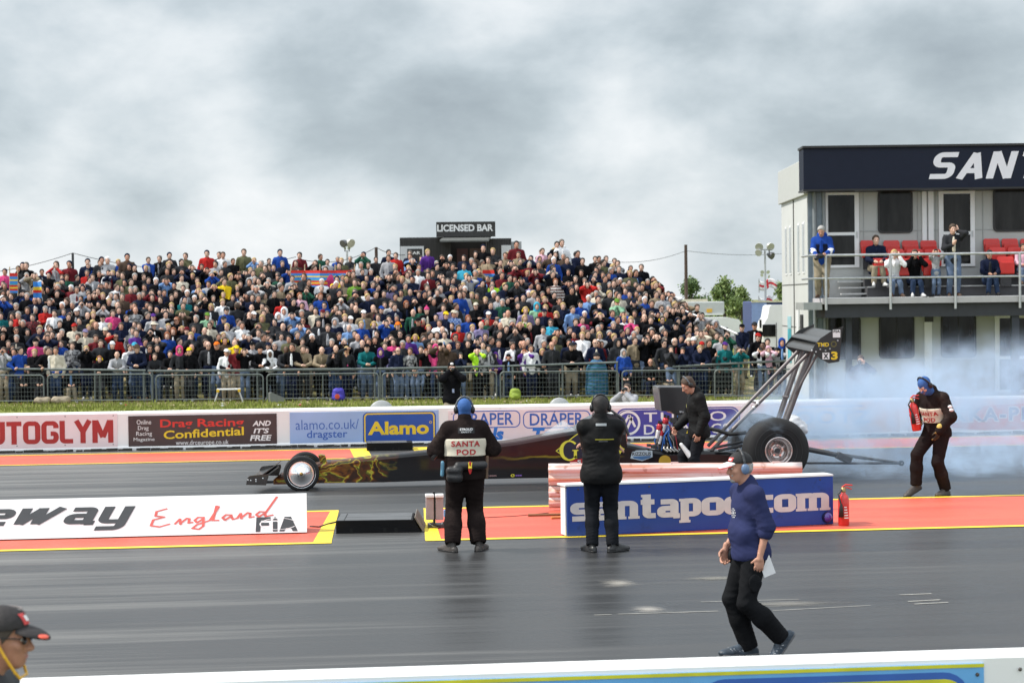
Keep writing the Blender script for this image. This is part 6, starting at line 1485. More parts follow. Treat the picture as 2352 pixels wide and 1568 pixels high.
    # decals on the side
    YS=lambda px:YC-float(np.interp(px,[q[0] for q in ST],[q[3] for q in ST]))
    def sdec(VF,px0,px1,pb,pt,m_,pr=.003,name='lettering'):
        Y=min(YS(px0),YS(px1))-.001;a=w(px0,pb,Y);b_=w(px1,pt,Y);b_.z=w(px0,pt,Y).z;return put_text(name,VF,a,b_,(0,-1,0),m_,root,inv=iv,pr=pr)
    RD=mat('red_decal',(.40,.015,.015),.4);YD=mat('lemon_yellow_decal',(.72,.62,.05),.4)
    def poly(pts,m_,name,pr):
        Y=YC-.341-pr;return link(name,mkmesh(name,[iv@w(x,y,Y) for x,y in pts],[list(range(len(pts)))],m_),root)
    poly([(1276,1035),(1319,1000),(1330,993),(1384,993),(1435,1031),(1384,1073),(1357,1092),(1340,1080)][::-1],YD,'diamond_edge',.002)
    poly([(1279,1035),(1320,1002),(1331,995),(1383,995),(1432,1031),(1384,1070),(1357,1089),(1341,1078)][::-1],mat('dark_navy_decal',(.012,.012,.03),.35),'diamond',.004)
    poly([(1305,1057),(1355,1050),(1402,1055),(1357,1088)][::-1],RD,'diamond_panel',.006)
    def bigG():
        V=[];F=[];n=26
        for k in range(n+1):
            a=math.radians(45+ (322-45)*k/n);th=.10+.16*abs(math.cos(a*1.0))**1.5*(1 if math.cos(a)<0 else .4)
            for r_ in (1.,1-th*1.5): V.append((.92*r_*math.cos(a),r_*math.sin(a),0))
        for k in range(n):F.append([2*k,2*k+2,2*k+3,2*k+1])
        i=len(V);V+=[(.42,-.70,0),(.70,-.80,0),(.70,-.05,0),(.42,-.05,0),(.28,-.05,.0004),(.84,-.05,.0004),(.84,.06,.0004),(.28,.06,.0004)];F+= [[i,i+1,i+2,i+3],[i+4,i+5,i+6,i+7]]
        return np.array(V),F
    sdec(bigG(),1285,1328,1058,1011,YD,pr=.010)
    def bigO():
        V=[];F=[];n=36
        for k in range(n):
            a=2*PI*k/n;th=.12+.25*abs(math.cos(a))**1.3
            for r_ in (1.,): V.append((.85*math.cos(a),math.sin(a),0))
            V.append((.85*(1-th*1.3)*math.cos(a),.9*math.sin(a),0))
        for k in range(n):j=(k+1)%n;F.append([2*k,2*j,2*j+1,2*k+1])
        return np.array(V),F
    sdec(bigO(),1386,1428,1050,1014,YD,pr=.010)
    sdec(text_mesh('S',.03),1326,1334,1064,1056,LWH,pr=.012)
    sh=[(1452,1037),(1459,1036),(1460,1034),(1487,1033),(1488,1035),(1498,1034),(1499,1049),(1475,1058),(1448,1052)]
    poly([(x,y) for x,y in sh][::-1],mat('silver_blue_decal',(.45,.52,.58),.4),'shield',.001)
    poly([(1453,1048),(1495,1046),(1494,1050),(1475,1056),(1456,1052)][::-1],mat('steel_blue_decal',(.06,.16,.34),.4),'shield_panel',.003)
    sdec(text_mesh('RIZZOLIS',.02),1452,1495,1046,1038,BLACK,pr=.006)
    c=w(1527,1059,YC-.345);n=28
    link('roundel',mkmesh('roundel',[iv@Vector((c.x+.10*math.cos(2*PI*k/n),YC-.345,c.z+.10*math.sin(2*PI*k/n))) for k in range(n)],[list(range(n))],mat('mustard_decal',(.50,.30,.03),.4)),root)
    sdec(text_mesh('B',.04),1520,1529,1065,1052,BLACK,pr=.016)
    sdec(text_mesh('edragster.com',.0,.1),1088,1140,1096,1090,mat('pale_pink_decal',(.6,.35,.35),.5))
    q=sdec(text_mesh('o',.02),1173,1182,1095,1088,YD);sdec(text_mesh('---',.02),1184,1198,1093,1090,mat('violet_decal',(.2,.1,.4),.5))
    return root
dragster()
# ---------------------------------------------------------------- the crowd
PAL={'blk':((.006,.006,.0075),'black'),'gry':((.028,.029,.033),'charcoal'),'lgy':((.34,.34,.36),'light grey'),'wht':((.74,.74,.76),'white'),'nav':((.010,.014,.034),'navy'),'blu':((.016,.055,.27),'blue'),
'lbl':((.15,.26,.48),'pale blue'),'sky':((.05,.33,.48),'bright sky blue'),'red':((.38,.022,.02),'red'),'dkr':((.12,.015,.02),'maroon'),'org':((.7,.16,.02),'orange'),'pnk':((.55,.06,.19),'pink'),'lpk':((.62,.38,.46),'pale pink'),
'pur':((.085,.028,.20),'purple'),'lil':((.20,.17,.30),'lilac'),'grn':((.12,.24,.035),'green'),'mnt':((.22,.40,.26),'mint green'),'dgn':((.018,.075,.05),'dark green'),'olv':((.10,.10,.055),'olive'),'tea':((.010,.12,.13),'teal'),
'brn':((.07,.048,.036),'brown'),'tan':((.24,.19,.13),'tan'),'crm':((.54,.49,.40),'cream'),'yel':((.72,.50,.02),'yellow'),'lim':((.42,.75,.04),'lime'),'jea':((.026,.042,.085),'jeans'),'jel':((.11,.15,.23),'pale jeans'),'bei':((.26,.22,.16),'beige')}
def cm(k): return cloth(PAL[k][0],PAL[k][1].replace(' ','_')+'_cloth')
def pattern(name,c1,c2,kind):
    if name in MATS:return MATS[name]
    m=bpy.data.materials.new(name);m.use_nodes=True;t=m.node_tree;b=t.nodes['Principled BSDF'];b.inputs['Roughness'].default_value=.85
    tc=t.nodes.new('ShaderNodeTexCoord')
    if kind=='check':
        n=t.nodes.new('ShaderNodeTexChecker');n.inputs['Scale'].default_value=17;t.links.new(tc.outputs['Object'],n.inputs['Vector']);n.inputs['Color1'].default_value=(*c1,1);n.inputs['Color2'].default_value=(*c2,1);o=n.outputs['Color']
    elif kind=='stripe':
        n=t.nodes.new('ShaderNodeTexWave');n.bands_direction='Z';n.inputs['Scale'].default_value=3.2;t.links.new(tc.outputs['Object'],n.inputs['Vector']);r=t.nodes.new('ShaderNodeValToRGB');r.color_ramp.interpolation='CONSTANT';r.color_ramp.elements[1].position=.5;r.color_ramp.elements[0].color=(*c1,1);r.color_ramp.elements[1].color=(*c2,1);t.links.new(n.outputs['Fac'],r.inputs[0]);o=r.outputs[0]
    else:
        n=t.nodes.new('ShaderNodeTexNoise');n.inputs['Scale'].default_value=11;n.inputs['Detail'].default_value=3;t.links.new(tc.outputs['Object'],n.inputs['Vector']);r=t.nodes.new('ShaderNodeValToRGB');r.color_ramp.elements[0].position=.42;r.color_ramp.elements[1].position=.56;r.color_ramp.elements[0].color=(*c1,1);r.color_ramp.elements[1].color=(*c2,1);t.links.new(n.outputs['Fac'],r.inputs[0]);o=r.outputs[0]
    t.links.new(o,b.inputs['Base Color']);MATS[name]=m;return m
PAT={'chk':(pattern('grey_check_cloth',(.04,.04,.045),(.30,.30,.31),'blot'),'grey patterned'),'rck':(pattern('red_check_cloth',(.16,.012,.015),(.03,.006,.01),'check'),'dark red checked'),'bck':(pattern('blue_check_cloth',(.05,.13,.42),(.35,.45,.65),'check'),'blue checked'),
'str':(pattern('brown_white_stripe_cloth',(.12,.06,.055),(.52,.50,.48),'stripe'),'brown and white striped'),'tar':(pattern('tartan_cloth',(.010,.10,.12),(.04,.12,.26),'stripe'),'blue green tartan')}
HAIRC={'d':((.010,.008,.008),'dark'),'b':((.055,.033,.02),'brown'),'l':((.42,.29,.12),'blonde'),'g':((.32,.31,.30),'grey'),'r':((.24,.07,.02),'ginger'),'0':((.12,.10,.085),'cropped')}
for k,(c,n) in HAIRC.items(): mat(n+'_hair',c,.7,var=.3,scale=30,bump=.3,bscale=60)
BLKP=mat('black_plastic',(.012,.012,.013),.35)
# ---- poses at 1.75 m, facing the track
def P_(**k): return skel(**k)
POSES={
 's':P_(handL=(.24,-.10,.90),handR=(-.24,-.08,.9)),
 'h':P_(handL=(.05,-.24,.92),handR=(-.05,-.25,.93),hdL=(-.8,-.3,-.5),hdR=(.8,-.3,-.5),poleL=(.9,.5,-.2),poleR=(-.9,.5,-.2)),
 'f':P_(handL=(-.10,-.20,1.16),handR=(.10,-.22,1.20),hdL=(-1,.1,.1),hdR=(1,.1,.1),poleL=(.7,-.1,-.8),poleR=(-.7,-.1,-.8)),
 'e':P_(handL=(.105,-.06,1.58),handR=(-.105,-.06,1.58),hdL=(-.15,.2,1),hdR=(.15,.2,1),poleL=(.8,-.8,-.7),poleR=(-.8,-.8,-.7)),
 'c':P_(handL=(.06,-.19,1.56),handR=(-.07,-.19,1.57),hdL=(-.4,-.1,.9),hdR=(.4,-.1,.9),poleL=(.8,-.5,-.8),poleR=(-.8,-.5,-.8)),
 'm':P_(handL=(.035,-.15,1.50),handR=(-.035,-.15,1.50),hdL=(-.3,.2,.9),hdR=(.3,.2,.9),poleL=(.6,-.6,-.9),poleR=(-.6,-.6,-.9),hp=.12),
 'p':P_(hip=(0,.16,.90),lean=.38,hp=-.02,handL=(.07,-.36,1.06),handR=(-.06,-.37,1.07),hdL=(-.9,-.4,0),hdR=(.9,-.4,.0),poleL=(.9,.2,-.4),poleR=(-.9,.2,-.4),footL=(.12,.16,0),footR=(-.12,.16,0)),
 'v':P_(handL=(.24,-.1,.9),handR=(-.05,-.13,1.68),hdR=(.95,-.2,.1),poleR=(-.9,-.4,-.2)),
 't':P_(hip=(0,.1,.46),lean=.12,footL=(.13,-.34,0),footR=(-.13,-.36,0),handL=(.1,-.28,.62),handR=(-.1,-.28,.62),hdL=(-.5,-.8,-.2),hdR=(.5,-.8,-.2)),
 'u':P_(handL=(.10,-.16,1.80),handR=(-.12,-.16,1.80),hdL=(-.5,-.1,.8),hdR=(.5,-.1,.8),poleL=(.9,-.2,-.2),poleR=(-.9,-.2,-.2)),
 'B':P_(tw=PI,handL=(-.24,.02,.9),handR=(.24,.02,.9),footL=(-.1,0,0),footR=(.1,0,0),yawL=PI-.15,yawR=PI+.15,kpL=(0,1,0),kpR=(0,1,0),ptw=PI),
 'w':P_(hip=(0,.02,.93),tw=.35,hy=.2,handL=(.22,-.13,1.0),handR=(-.20,-.2,1.05),hdR=(.4,-.7,.4),poleR=(-.8,.4,-.6)),
}
POSEN={'s':'standing with arms down','h':'hands clasped in front','f':'arms folded','e':'hands over ears','c':'holding a camera to the face','m':'hands over mouth','p':'leaning on the rail','v':'shading eyes with one hand','t':'seated','u':'arms raised overhead','B':'back turned','w':'half turned'}
def person_mesh(J,k,w=1.,belly=0.,dark_eyes=True,h=1.,hood=False,long=False):
    pt=[]
    S=top_sdf(J,.017*k,w*.97,belly,1.,.16 if not long else .4,.02,.006);pt.append((S,.030,1))
    T=J['T'];C0=J['chest'];S=Sdf()
    for dz,r_ in ((.10,.028),(.02,.042),(-.08,.048),(-.18,.045)): S.ell(C0+T@np.array((0,-.098-.017*k-belly*(.3 if dz>-.05 else .8),dz)),(r_*w,.038,.07),T,k=.03)
    pt.append((S,.022,5))
    pt.append((legs_sdf(J,.02*k,w,.005),.032,2))
    for n in 'LR': pt.append((shoe_sdf(J,n),.03,3))
    S=head_sdf(J);neck_cap(J,S);pt.append((S,.0135,0))
    for n in 'LR':
        S=Sdf();wv=J['wr'+n];d=J['hd'+n];S.cap(wv-d*.03,wv+d*.05,.028,.040,k=.02).cap(wv+d*.05,wv+d*.13,.038,.026,k=.02)
        th=J['T']@np.array((0,-.5,.6));S.cap(wv+d*.03,wv+d*.08+nv(th-d*(th@d))*.045,.016,.012,k=.012);pt.append((S,.016,0))
    if dark_eyes:
        c=J['head'];Th=J['Th'];S=Sdf()
        for s in(-1,1): S.ell(c+Th@np.array((s*.031,-.083,.006)),(.013,.012,.007),Th,k=.004)
        S.cap(c+Th@np.array((-.018,-.093,-.0675)),c+Th@np.array((.018,-.093,-.0675)),.004,k=.003)
        for s in(-1,1): S.cap(c+Th@np.array((s*.018,-.088,.026)),c+Th@np.array((s*.044,-.08,.024)),.006,k=.004)
        pt.append((S,.008,4))
    return merged(pt,h)
EYED=mat('dark_brow_and_eyes',(.03,.018,.014),.6,var=0)
SHOES=[mat('black_shoe',(.014,.013,.013),.5),mat('white_trainer',(.6,.6,.6),.5),mat('brown_shoe',(.07,.04,.025),.5)]
MESHC={}
def pmesh(pose,build):
    key=(pose,build)
    if key not in MESHC:
        k,w,b=((1.,1.,0.),(1.35,1.13,.035),(.85,.86,0.))[build]
        V,F,I=person_mesh(POSES[pose],k,w,b,h=1.1)
        me=mkmesh('person',V,F,[cm('gry'),cm('gry'),cm('gry'),SHOES[0],EYED,cm('gry')],I,smooth=True);MESHC[key]=me
    return MESHC[key]
ACC={}
J0=POSES['s'];H0=Matrix([list(J0['Th'][i])+[J0['head'][i]] for i in range(3)]+[[0,0,0,1]])
def acc(kind):
    if kind not in ACC:
        if kind in('short','long','bald'): S=hair_sdf(J0,kind,.014 if kind!='bald' else .006);h=.014
        elif kind=='cap': S=cap_sdf(J0,.014);c=J0['head'];S2=peak_sdf(J0);h=.013
        elif kind=='beanie':
            S=Sdf();c=J0['head'];S.ell(c+np.array((0,.012,.05)),(.093,.11,.10),k=.01).ell(c+np.array((0,.012,.02)),(.096,.112,.05),k=.01);S.plane(c+np.array((0,-.0,.025)),(0,-.1,-1));h=.014
        elif kind=='hat':
            S=Sdf();c=J0['head'];S.ell(c+np.array((0,.012,.07)),(.09,.108,.085),k=.02).ell(c+np.array((0,.01,.06)),(.18,.2,.018),k=.02);S.plane(c+np.array((0,0,.046)),(0,0,-1));h=.013
        elif kind=='hood':
            S=Sdf();c=J0['head'];S.fold=.004;S.ell(c+np.array((0,.02,.02)),(.115,.13,.14),k=.03).cap(c+np.array((0,.05,-.08)),c+np.array((0,.06,-.16)),.11,.13,k=.04);S.dig(c+np.array((0,-.10,-.02)),(.075,.10,.11));h=.016
        elif kind=='muffs': S=muffs_sdf(J0);[S.p.append(q) for q in band_sdf(J0,.135,.009).p];h=.012
        elif kind=='glasses':
            S=Sdf();c=J0['head']
            for s in(-1,1): S.ell(c+np.array((s*.033,-.098,.006)),(.027,.012,.017),k=.006).cap(c+np.array((s*.055,-.09,.012)),c+np.array((s*.08,.0,.012)),.006,k=.004)
            h=.008
        elif kind=='pompom': S=Sdf().ell(J0['head']+np.array((0,.01,.165)),(.035,.035,.03));h=.012
        elif kind=='camera':
            S=Sdf();c=J0['head'];S.ell(c+np.array((0,-.16,.0)),(.06,.03,.04),k=.01).cap(c+np.array((0,-.17,-.0)),c+np.array((0,-.25,-.005)),.034,.036,k=.006);h=.012
        elif kind=='scarf': S=Sdf().ell(J0['head']+np.array((0,.01,-.15)),(.09,.095,.035),k=.02).cap(J0['head']+np.array((.02,-.09,-.16)),J0['head']+np.array((.03,-.13,-.38)),.035,.03,k=.02);h=.016
        V,F=S.mesh(h)
        if kind=='cap': v2,f2=S2.mesh(.012);F=F+[[i+len(V) for i in q] for q in f2];V=np.concatenate([V,v2])
        iv=H0.inverted();V=[iv@Vector(v) for v in V]
        ACC[kind]=mkmesh(kind,V,F,[BLKP],smooth=True)
    return ACC[kind]
def headM(pose):
    J=POSES[pose];return Matrix([list(J['Th'][i])+[J['head'][i]] for i in range(3)]+[[0,0,0,1]])
def attach(o,pose,kind,name,m):
    c=bpy.data.objects.new(name,acc(kind));COL.objects.link(c);c.parent=o;c.matrix_local=headM(pose)
    c.material_slots[0].link='OBJECT';c.material_slots[0].material=m;return c
GREY_TOP={}
def topmat(k): return PAT[k][0] if k in PAT else cm(k)
def topname(k): return PAT[k][1] if k in PAT else PAL[k][1]
prng=random.Random(11)
ALLP=[]
def add_person(x,Y,z,sc,pose,top,hair,rng,yaw=0.,build=None,trou=None,skin=None,extra=(),parent=None):
    build=rng.choice((0,0,0,1,2)) if build is None else build
    o=bpy.data.objects.new('person',pmesh(pose,build));COL.objects.link(o);o.location=(x,Y,z);o.scale=(sc,)*3;o.rotation_euler=(0,0,yaw)
    tr=trou or rng.choice(('jea','jea','blk','blk','nav','gry','jel','bei'))
    dark=hair.startswith('D');hair=hair[1:] if dark else hair
    for i,m in enumerate((SKIN3 if dark else rng.choice((SKIN,SKIN,SKIN2)),topmat(top),cm(tr),rng.choice(SHOES))):
        o.material_slots[i].link='OBJECT';o.material_slots[i].material=m
    inner=topmat(top) if (top not in ('blk','gry','nav','brn','tan','olv','dgn') or pose in 'pemcvq' or rng.random()<.62) else cm(rng.choice(('lgy','wht','lgy','crm','nav','dkr','lbl','gry')))
    o.material_slots[5].link='OBJECT';o.material_slots[5].material=inner
    h=hair[0]
    if h in 'dblgr0':
        c=hair[1:] if h=='0' else h
        cc=HAIRC[c[0] if (h=='0' and c and c[0] in 'dblgr') else h]
        hm=MATS[cc[1]+'_hair'];attach(o,pose,'bald' if h=='0' else ('long' if 'L' in hair else 'short'),'hair',hm)
    else:
        kind={'k':'cap','h':'hood','w':'beanie','t':'hat'}[h];col=hair[1:4];attach(o,pose,kind,kind,cm(col))
        if kind!='hood': attach(o,pose,'short','hair',MATS[rng.choice(('dark','brown','grey'))+'_hair'])
    if 'S' in extra: attach(o,pose,'glasses','sunglasses',BLKP)
    if 'C' in extra or pose in('c','u'):
        q=attach(o,pose,'camera','camera',BLKP)
        if pose=='u': q.location.z+=.18;q.location.y-=.02
    if 'M' in extra: attach(o,pose,'muffs','ear_defenders',cm(rng.choice(('red','yel','red'))) if 'Y' not in extra else cm('yel'))
    if 'Q' in extra: attach(o,pose,'pompom','pompom',cm('pnk'))
    if 'F' in extra: attach(o,pose,'scarf','scarf',cm('crm'))
    if 'K' in extra: attach(o,pose,'scarf','scarf',cm('pnk'))
    return o
# x, y of the top of the head in the photograph, top, hair or hat, pose(+extras)
CROWD="""20 664 gry wsky s;62 672 blk g s;80 682 nav 0d sS;90 681 blk bL s;113 686 nav b s;131 667 blk d s;152 685 blk b f;37 696 gry g sS;63 705 nav bL s;104 703 red g f;125 711 wht d s;42 715 red g f;75 721 rck b s;157 720 blk d s;137 736 blk b s;177 708 blk kwht s;186 690 lgy d c;201 717 gry 0b s;214 716 blk l s;236 672 blk lL s;236 723 wht kblk s;171 743 crm kred f;196 756 crm klil s;221 739 gry 0b s;179 766 blk b s;37 751 blk b sS;38 769 gry g s;108 760 gry b w;136 764 gry 0d f;220 768 dkr b s;82 778 pnk wblk s;79 801 blk l f;109 796 blk b w;9 797 lgy b c;32 799 nav d s;46 796 blu d w;128 796 crm b s;166 786 chk b s;198 794 blk l c;132 817 blu l p;229 818 blk r pM;58 836 blk l t;99 836 gry l t;162 839 blk kblk t;2 717 tea d s
281 674 brn 0g s;320 672 nav g f;350 676 blk dL s;270 694 brn 0b s;309 694 blk d s;311 705 chk 0g h;345 699 blk b s;273 704 nav b s;259 712 pnk b s;377 665 nav d s;394 695 dgn l f;430 666 lgy kcrm s;424 681 tea kgry f;451 700 blk d s;476 718 mnt kgrn s;352 721 lgy kpur s;406 728 blk r v;353 740 blk tcrm s;278 741 nav b f;305 752 chk b s;313 756 pur b f;347 755 blk kblk c;398 752 blk rL s;384 762 blu rL s;429 752 nav wdkr s;439 763 gry l m;470 752 gry 0b s;250 764 gry 0b s;265 767 red bL v;242 752 blk kcrm s;258 785 blk wwht s;299 791 wht b s;309 787 lgy ksky s;315 793 nav tbrn p;344 792 blk b sS;361 790 blk d s;412 794 gry hpnk sS;440 790 blk 0g s;435 798 blk kyel s;269 808 lgy 0d p;356 812 gry b p;391 806 blk d p;428 810 blk 0g p;478 784 gry 0d sS
580 676 nav b s;593 677 blk 0b s;630 667 blk Dd s;664 673 nav b c;688 672 lpk rL w;648 686 red kblk s;511 687 wht l s;485 697 gry lL sS;544 695 gry b B;578 700 gry 0g s;694 694 gry d s;520 706 blu kgry s;514 726 nav kgry s;573 717 blk 0b m;583 716 lgy kwht s;612 703 gry b s;605 711 gry b s;653 707 wht hwht s;639 719 nav hwht s;670 718 lbl d e;693 711 blk g s;602 723 olv lL f;548 732 chk b w;556 739 wht b f;595 742 gry b c;650 742 gry 0d h;696 728 dkr b sS;690 743 lbl d e;708 754 gry d c;605 766 gry b w;482 739 crm b sS;516 774 brn b sM;498 785 blk korg s;539 780 yel 0l s;543 793 dkr kyel s;580 786 lgy kblk s;520 801 wht kwht s;525 805 blk kcrm p;561 800 blk b e;597 795 blk wblk p;616 787 lgy knav s;631 786 blk g sS;671 788 blk b s;657 796 gry D0d p;696 794 tan b p;620 806 wht Dhwht p
736 673 blu r sMYS;783 685 lgy kcrm c;779 665 blk kblk u;814 670 gry kred c;844 674 nav l w;864 668 gry b s;882 667 gry d s;908 674 gry d s;942 661 nav kwht s;745 694 blu d sS;741 711 blk kdkr s;817 701 blk 0b s;835 712 tan kwht s;857 700 brn 0d s;876 703 nav kblu s;899 690 lgy b s;906 697 nav b f;933 691 blk rL sS;949 710 dgn 0g s;770 731 nav hlgy s;792 721 lgy l s;805 726 wht kwht s;830 738 blu l s;859 738 nav l sMY;887 735 blu d e;893 724 gry d s;914 740 blk korg sMY;919 758 blk d sS;753 744 gry b s;731 733 gry dL f;802 746 lbl 0d s;779 764 blk b s;821 766 lgy 0b s;762 778 nav g s;832 780 blk 0g s;847 777 blk b s;861 773 blk b s;904 777 pnk bL s;884 786 nav b s;938 769 pur d s;954 768 lbl l sMY;925 782 gry g sS;771 792 gry 0l s;796 795 gry l v;739 797 tan 0b p;767 808 blk d m;796 808 blk l sK;842 791 tea kblk p;874 800 blk hpur s;914 797 nav 0d sS;907 807 lil b p;942 798 chk b s;948 814 gry l p;725 706 crm dL s
975 668 blk kolv s;1022 682 gry d c;1036 679 blk l sS;1065 668 lgy b sS;1056 669 blu b sS;1093 695 blk kcrm f;1115 682 blk l s;1134 667 gry kblk s;1143 677 lgy d s;1154 687 dgn g s;1189 694 blk d s;980 706 blk wpnk sQ;1019 699 lil bL s;1042 712 bck kcrm s;1024 716 nav kyel s;1075 723 blu rL s;1122 716 red kwht s;1167 712 crm 0g f;984 745 brn l sM;961 731 blk kblk sM;1016 749 nav 0b f;1053 745 red b s;1085 745 lgy l s;1105 738 lil 0d h;1149 740 gry 0b s;1046 766 nav d sS;1075 780 blk d s;1110 783 chk d s;1145 780 nav d s;1177 786 wht b s;1176 779 gry kgry s;1197 783 blk 0b sS;1052 784 gry b sS;1031 789 brn 0d s;1012 787 brn wblk e;987 787 blk b s;967 794 blk b s;978 801 blk r e;1016 807 blk bL sS;1058 809 nav d mS;1096 800 lim 0b e;1121 792 gry d s;1138 811 pur hpur p;1168 813 blk wblk sM;1001 791 pnk hpnk s
1202 675 gry kblk s;1225 667 lgy l w;1236 681 nav bL sS;1233 695 mnt hsky s;1207 705 lil l sMY;1253 699 red l s;1285 683 gry b s;1293 695 nav l s;1250 710 nav knav s;1278 715 blk lL m;1315 703 lbl b s;1313 659 blk b s;1333 689 blu kblk s;1352 677 lbl hlbl s;1377 693 nav b m;1375 679 blk kblk s;1417 686 mnt kgrn m;1422 672 crm Dd s;1205 723 grn lL sF;1265 733 sky bL sS;1322 731 nav b s;1337 727 pnk b s;1378 718 blk l e;1406 711 blu b f;1409 738 nav g s;1248 750 lgy d s;1308 751 blk b s;1377 762 wht lL sS;1249 780 nav g s;1274 774 olv l s;1267 784 gry 0d sS;1203 782 gry 0d s;1307 779 nav d s;1319 786 blk knav s;1312 788 blk kgry p;1219 791 wht b s;1204 802 pur r eM;1245 801 nav lL p;1367 778 nav 0b sS;1418 779 gry hgry s;1432 802 blu hlgy s
1446 668 gry wblk s;1456 690 gry knav e;1481 681 blu knav s;1475 652 blk d s;1507 668 tan b s;1522 673 lgy b s;1497 689 nav b s;1540 678 gry b s;1519 700 lgy b sS;1558 684 wht b f;1601 698 blk b f;1449 727 pnk lL m;1480 721 blk 0r s;1495 726 blk b s;1521 726 nav d sSM;1552 740 blk kblk s;1463 750 lgy l s;1458 773 tan b s;1482 775 blk d e;1507 767 blk 0b e;1525 780 gry d sS;1550 776 blk 0r sS;1582 777 nav wcrm e;1593 775 nav wwht s;1541 793 gry d m;1568 797 nav d m;1612 784 nav kred s;1606 794 nav l p;1628 779 blk b s;1644 736 lgy hlgy sS;1646 763 dgn b s;1656 769 lgy b s;1671 761 dgn b c;1665 785 tea kpur s;1648 809 gry r e
1704 744 nav kblk h;1733 730 blk kgry h;1741 765 blk kred s;1763 777 blk d s;1696 797 tea b c;1748 797 wht kgry e;1764 795 lpk hlpk e;1788 799 lgy wblk e;1796 777 gry hblu s;1494 822 blk 0b tS;1531 830 blk wblk t;1432 823 gry b t;1751 787 blk D0d s
52 587 gry kgry s;60 600 blk 0b s;42 610 gry b s;11 617 pnk kwht s;129 590 lgy b s;130 603 red b c;159 587 dkr knav s;201 582 nav tsky s;233 585 gry tsky s;230 596 blk b s;247 589 lgy kwht f;249 620 wht d s;200 620 red 0b h;203 601 blu kgrn s;292 579 brn tgry s;112 625 blk kblk s;61 626 lgy g c;190 654 lgy kcrm s;153 630 dgn b f;42 647 gry kgry s;163 654 dkr hsky s;282 625 olv b s
475 574 red tgry s;512 578 wht b s;389 579 gry wblk s;426 581 olv b f;560 571 olv b s;384 616 gry b s;453 637 nav b f;417 631 crm d f;515 639 yel b h;581 620 lgy b s;309 608 blk kcrm s;688 579 dkr d s;774 634 yel kyel h;748 612 pnk bL s;815 641 grn b B;784 592 olv l s;671 632 lgy b s;617 638 crm g s;739 640 wht kwht s;835 578 dgn kblk c;643 572 blu knav s;909 580 red bL s;942 576 nav 0b s;982 572 pur lL s;1066 604 sky b v;1040 606 gry b B;1093 577 brn Dd h;1110 561 blk hcrm s;1132 569 gry l f;1191 578 tan b s;1186 550 dkr d s;1108 643 gry kblk s;994 650 gry b t;1131 644 lim d s;1279 554 blk d u;1290 549 wht 0b s;1246 570 lpk bL s;1228 619 dkr b e;1276 640 str r s;1272 591 blu wblk s;1338 592 blk d s;1322 633 blk 0b m;1392 587 nav 0b sS;1419 598 chk b f;1473 606 blk 0b sS;1367 588 blk b s;1348 646 red d e;1447 621 olv l s;1294 582 brn g s"""
def place(px,py,h):
    """where on the verge or bank does a person of height h stand so that the head shows at this photo point"""
    d=ray(px,py);prev=None
    for i in range(0,340):
        k=i*.05
        f0=1/(d[1]+.166*d[0]);tt=(60.3+.45+k)*f0;q=CAM+d*tt
        g=q[2]-(hz(q[0],q[1])+h)
        if g<=0: return q[0],q[1],k,g,i
        prev=(q[0],q[1],k,g)
    return (*prev,340)
rows_=[r for blk in CROWD.split('\n') for r in blk.split(';') if r.strip()]
NAMED=[];REST=[]
def ypos(r):
    a=r.split();return float(a[1])+(26 if a[2] in ('red','pnk','yel','sky','wht','str','lim') else 0)+(14 if float(a[1])<600 and float(a[0])>1150 else 0)
keepset=set(sorted(rows_,key=ypos,reverse=True)[:280])
for r in rows_:
    a=r.split();px,py,top,hair,pe=float(a[0]),float(a[1]),a[2],a[3],a[4];pose=pe[0];ex=pe[1:]
    rng=prng;seat=pose=='t';lean=pose=='p'
    base={'t':1.30,'p':1.66,'u':1.76}.get(pose,1.76)
    sc=rng.uniform(.95,1.03);h=base*sc
    if lean:                                     # people at the rail stand right behind the fence
        f0=1/(ray(px,py)[1]+.166*ray(px,py)[0]);d=ray(px,py);q=CAM+d*((60.3+.62)*f0);sc=min(max((q[2]-0)/1.66,.68),1.1);x,Y,z=q[0],q[1],0.
        k=.17
    else:
        x,Y,k,g,i=place(px,py,h)
        if i==0: sc=max(.62,(h+g)/base)
        elif i==340: # above the crest: lift by height
            k=11.;f0=1/(ray(px,py)[1]+.166*ray(px,py)[0]);q=CAM+ray(px,py)*((60.3+.45+k)*f0);x,Y=q[0],q[1];sc=min(1.14,(q[2]-hz(x,Y))/base)
        z=hz(x,Y)
    yaw=rng.uniform(-.3,.3) if pose!='p' else rng.uniform(-.12,.12)
    if r not in keepset: REST.append((x,Y,z,sc,pose,top,hair,yaw));continue
    o=add_person(x,Y,z,sc,pose,top,hair,rng,yaw,extra=ex)
    NAMED.append(dict(o=o,x=px,y=py,top=top,hair=hair,pose=pose,ex=ex,k=k,X=x,Y=Y,sc=sc))
def hairname(h):
    h=h[1:] if h.startswith('D') else h
    if h[0] in 'khwt': return {'k':'cap','h':'hood','w':'knitted hat','t':'brimmed hat'}[h[0]].join((PAL[h[1:4]][1]+' ',''))
    if h[0]=='0': return 'receding hair'
    return ('long ' if 'L' in h else 'short ')+HAIRC[h[0]][1]+' hair'
def zone(n):
    if n['pose']=='p': return 'at the crowd rail'
    k=n['k'];return 'just behind the crowd fence' if k<1.1 else ('low on the bank' if k<4 else ('halfway up the bank' if k<7.5 else ('high on the bank' if k<9.8 else 'on the crest of the bank')))
def lab0(n):
    s=f"person in {topname(n['top'])} top with {hairname(n['hair'])}"
    if 'S' in n['ex']: s+=', sunglasses'
    if 'M' in n['ex']: s+=', ear defenders'
    if 'K' in n['ex']: s+=', pink scarf'
    if 'F' in n['ex']: s+=', cream scarf'
    if n['pose'] not in 'sp': s+=', '+POSEN[n['pose']]
    return s
